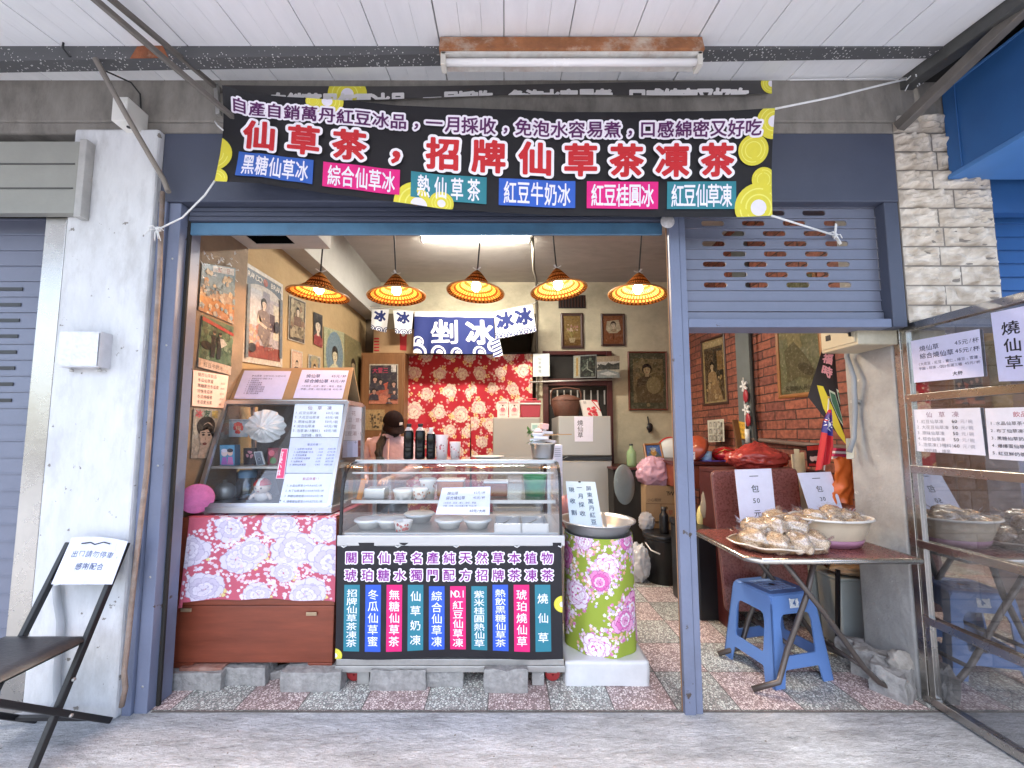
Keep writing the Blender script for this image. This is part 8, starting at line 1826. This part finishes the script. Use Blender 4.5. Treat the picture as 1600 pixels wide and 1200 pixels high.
skin_mesh('body', J, E, t, M_SKIN, 1)
# head: turned to the right of the picture and tipped down
MH = Matrix.Rotation(R(32), 3, 'Z') @ Matrix.Rotation(R(28), 3, 'X')
def hp(x, y, z): return V(px, py, zc) + MH @ V(x, y, z)
def headfn(i, j):
    ph = i * 6.283; th = j * math.pi; d = V(math.sin(th) * math.cos(ph), math.sin(th) * math.sin(ph), math.cos(th)); x, y, z = d.x * .072, d.y * .09, d.z * .112
    if z < 0: x *= 1 - .32 * (-z / .112) ** 1.5; y *= 1 - .1 * (-z / .112)
    if d.y < 0:
        fx = abs(d.x)
        y -= .016 * math.exp(-((d.x / .16) ** 2) - ((z + .022) / .018) ** 2) + .005 * math.exp(-((d.x / .3) ** 2) - ((z + .058) / .012) ** 2)
        y += .008 * math.exp(-(((fx - .42) / .18) ** 2) - ((z - .008) / .018) ** 2)
    return hp(x, y, z)
MB().grid(headfn, 40, 32).build('head', M_SKIN, t)
for sg in (-1, 1): MB().blob(hp(.073 * sg, .008, -.01), .022, 3, .08, 2, 12, squash=(.35, .7, 1.15)).build('ear', M_SKIN, t)
for sg in (-1, 1): MB().blob(hp(.03 * sg, -.076, .006), .011, 0, 0, 1, 10, squash=(1.2, .6, .6)).build('eye', M_BLACK, t)
MB().grid(lambda i, j: hp(*(lambda a, z: (.078 * math.sin(a) * (1 - .25 * (j)), -.1 * math.cos(a) * (1 - .06 * j) - .006, z))((i - .5) * 2.5, -.018 - .085 * j)), 20, 8).build('mask', M_MASK, t)
def hairfn(i, j):
    ph = i * 6.283; th = j * 1.95; k = 1 + .03 * noise.noise(V(math.cos(ph) * 4, math.sin(ph) * 4, j * 2)); d = V(math.sin(th) * math.cos(ph), math.sin(th) * math.sin(ph), math.cos(th)); y = d.y * .098 * k
    if y < -.045 and d.z < .5: y = -.045
    return hp(d.x * .081 * k, y + .006, d.z * .118 * k + .004)
MB().grid(hairfn, 36, 16).build('hair', M_HAIR, t)
pt_ = [hp(-.035, .085, -.045), V(px - .06, py - .03, zc - .10), V(px - .075, py - .09, zc - .17), V(px - .08, py - .125, zc - .24), V(px - .065, py - .135, zc - .30), V(px - .045, py - .13, zc - .345)]
m = MB(); g = random.Random(8)
for k in range(9):
    o_ = [V(g.uniform(-1, 1), g.uniform(-1, 1), 0) * .018 for _ in pt_]; m.tube([p + q for p, q in zip(pt_, o_)], [.02, .022, .022, .02, .014, .003], 8)
m.build('ponytail', M_HAIR, t)
def capfn(i, j):
    ph = i * 6.283; th = j * 1.5; d = V(math.sin(th) * math.cos(ph), math.sin(th) * math.sin(ph), math.cos(th)); return hp(d.x * .092, d.y * .108 + .004, .018 + d.z * .115)
MB().grid(capfn, 40, 14).build('cap', M_CAP, t)
def brim(i, j): a = (i - .5) * 2.5; r_ = 1 + .62 * j * math.cos(a) ** .8 if math.cos(a) > 0 else 1; return hp(.092 * math.sin(a) * (1 + .12 * j), -.108 * math.cos(a) * r_, .028 - .018 * j - .02 * abs(math.sin(a)) * j * 1.5)
m = MB().grid(brim, 24, 8); m.grid(lambda i, j: brim(1 - i, j) - V(0, 0, .005), 24, 8); m.build('cap_brim', M_CAP, t)
q = [hp(.02, -.1115, .078), hp(.048, -.106, .078), hp(.048, -.111, .056), hp(.02, -.117, .056)]; thick(q, .006, 0).build('cap_badge', ink('D8D4D4'), t)
JJ = [(bx, by, .82, (.155, .125)), (bx, by, 1.04, (.15, .12)), (bx, by, 1.20, (.155, .112)), (bx, by - .005, 1.285, (.085, .08)), (bx - .165, by, 1.225, .072), (bx - .24, by - .03, 1.0, .066), (bx - .155, by - .22, .925, .052), (bx - .12, by - .30, .93, .043), (bx + .165, by, 1.225, .072), (bx + .24, by - .05, 1.0, .066), (bx + .145, by - .24, .94, .052), (bx + .10, by - .31, .95, .043)]
skin_mesh('jacket', JJ, [(0, 1), (1, 2), (2, 3), (2, 4), (4, 5), (5, 6), (6, 7), (2, 8), (8, 9), (9, 10), (10, 11)], t, M_PINK, 2)
MB().tube([(bx + .075 * math.cos(k * .5236) + .0, by - .01 + .072 * math.sin(k * .5236), 1.300 + .012 * math.sin(k * .5236)) for k in range(13)], .022, 10).build('collar', M_PINK, t)
MB().tube([(bx + .02, by - .125, .85), (bx + .02, by - .128, 1.05), (bx + .02, by - .118, 1.2), (bx + .015, by - .085, 1.27)], .008, 6).build('zip_placket', ink('E8C8C4'), t)
JT = [(bx, by, .84, (.14, .115)), (bx - .085, by, .74, (.1, .1)), (bx - .09, by - .01, .44, .078), (bx - .09, by + .02, .10, .062), (bx + .085, by, .74, (.1, .1)), (bx + .09, by - .01, .44, .078), (bx + .09, by + .02, .10, .062)]
skin_mesh('trousers', JT, [(0, 1), (1, 2), (2, 3), (0, 4), (4, 5), (5, 6)], t, mat('dark_trousers', (.02, .02, .026), .8), 1)
for sg in (-1, 1): MB().blob((bx + .09 * sg, by - .05, .045), .055, 2, .03, 2, 14, squash=(.8, 1.9, .8), flat=-.04).build('shoe', M_BLACK, t)
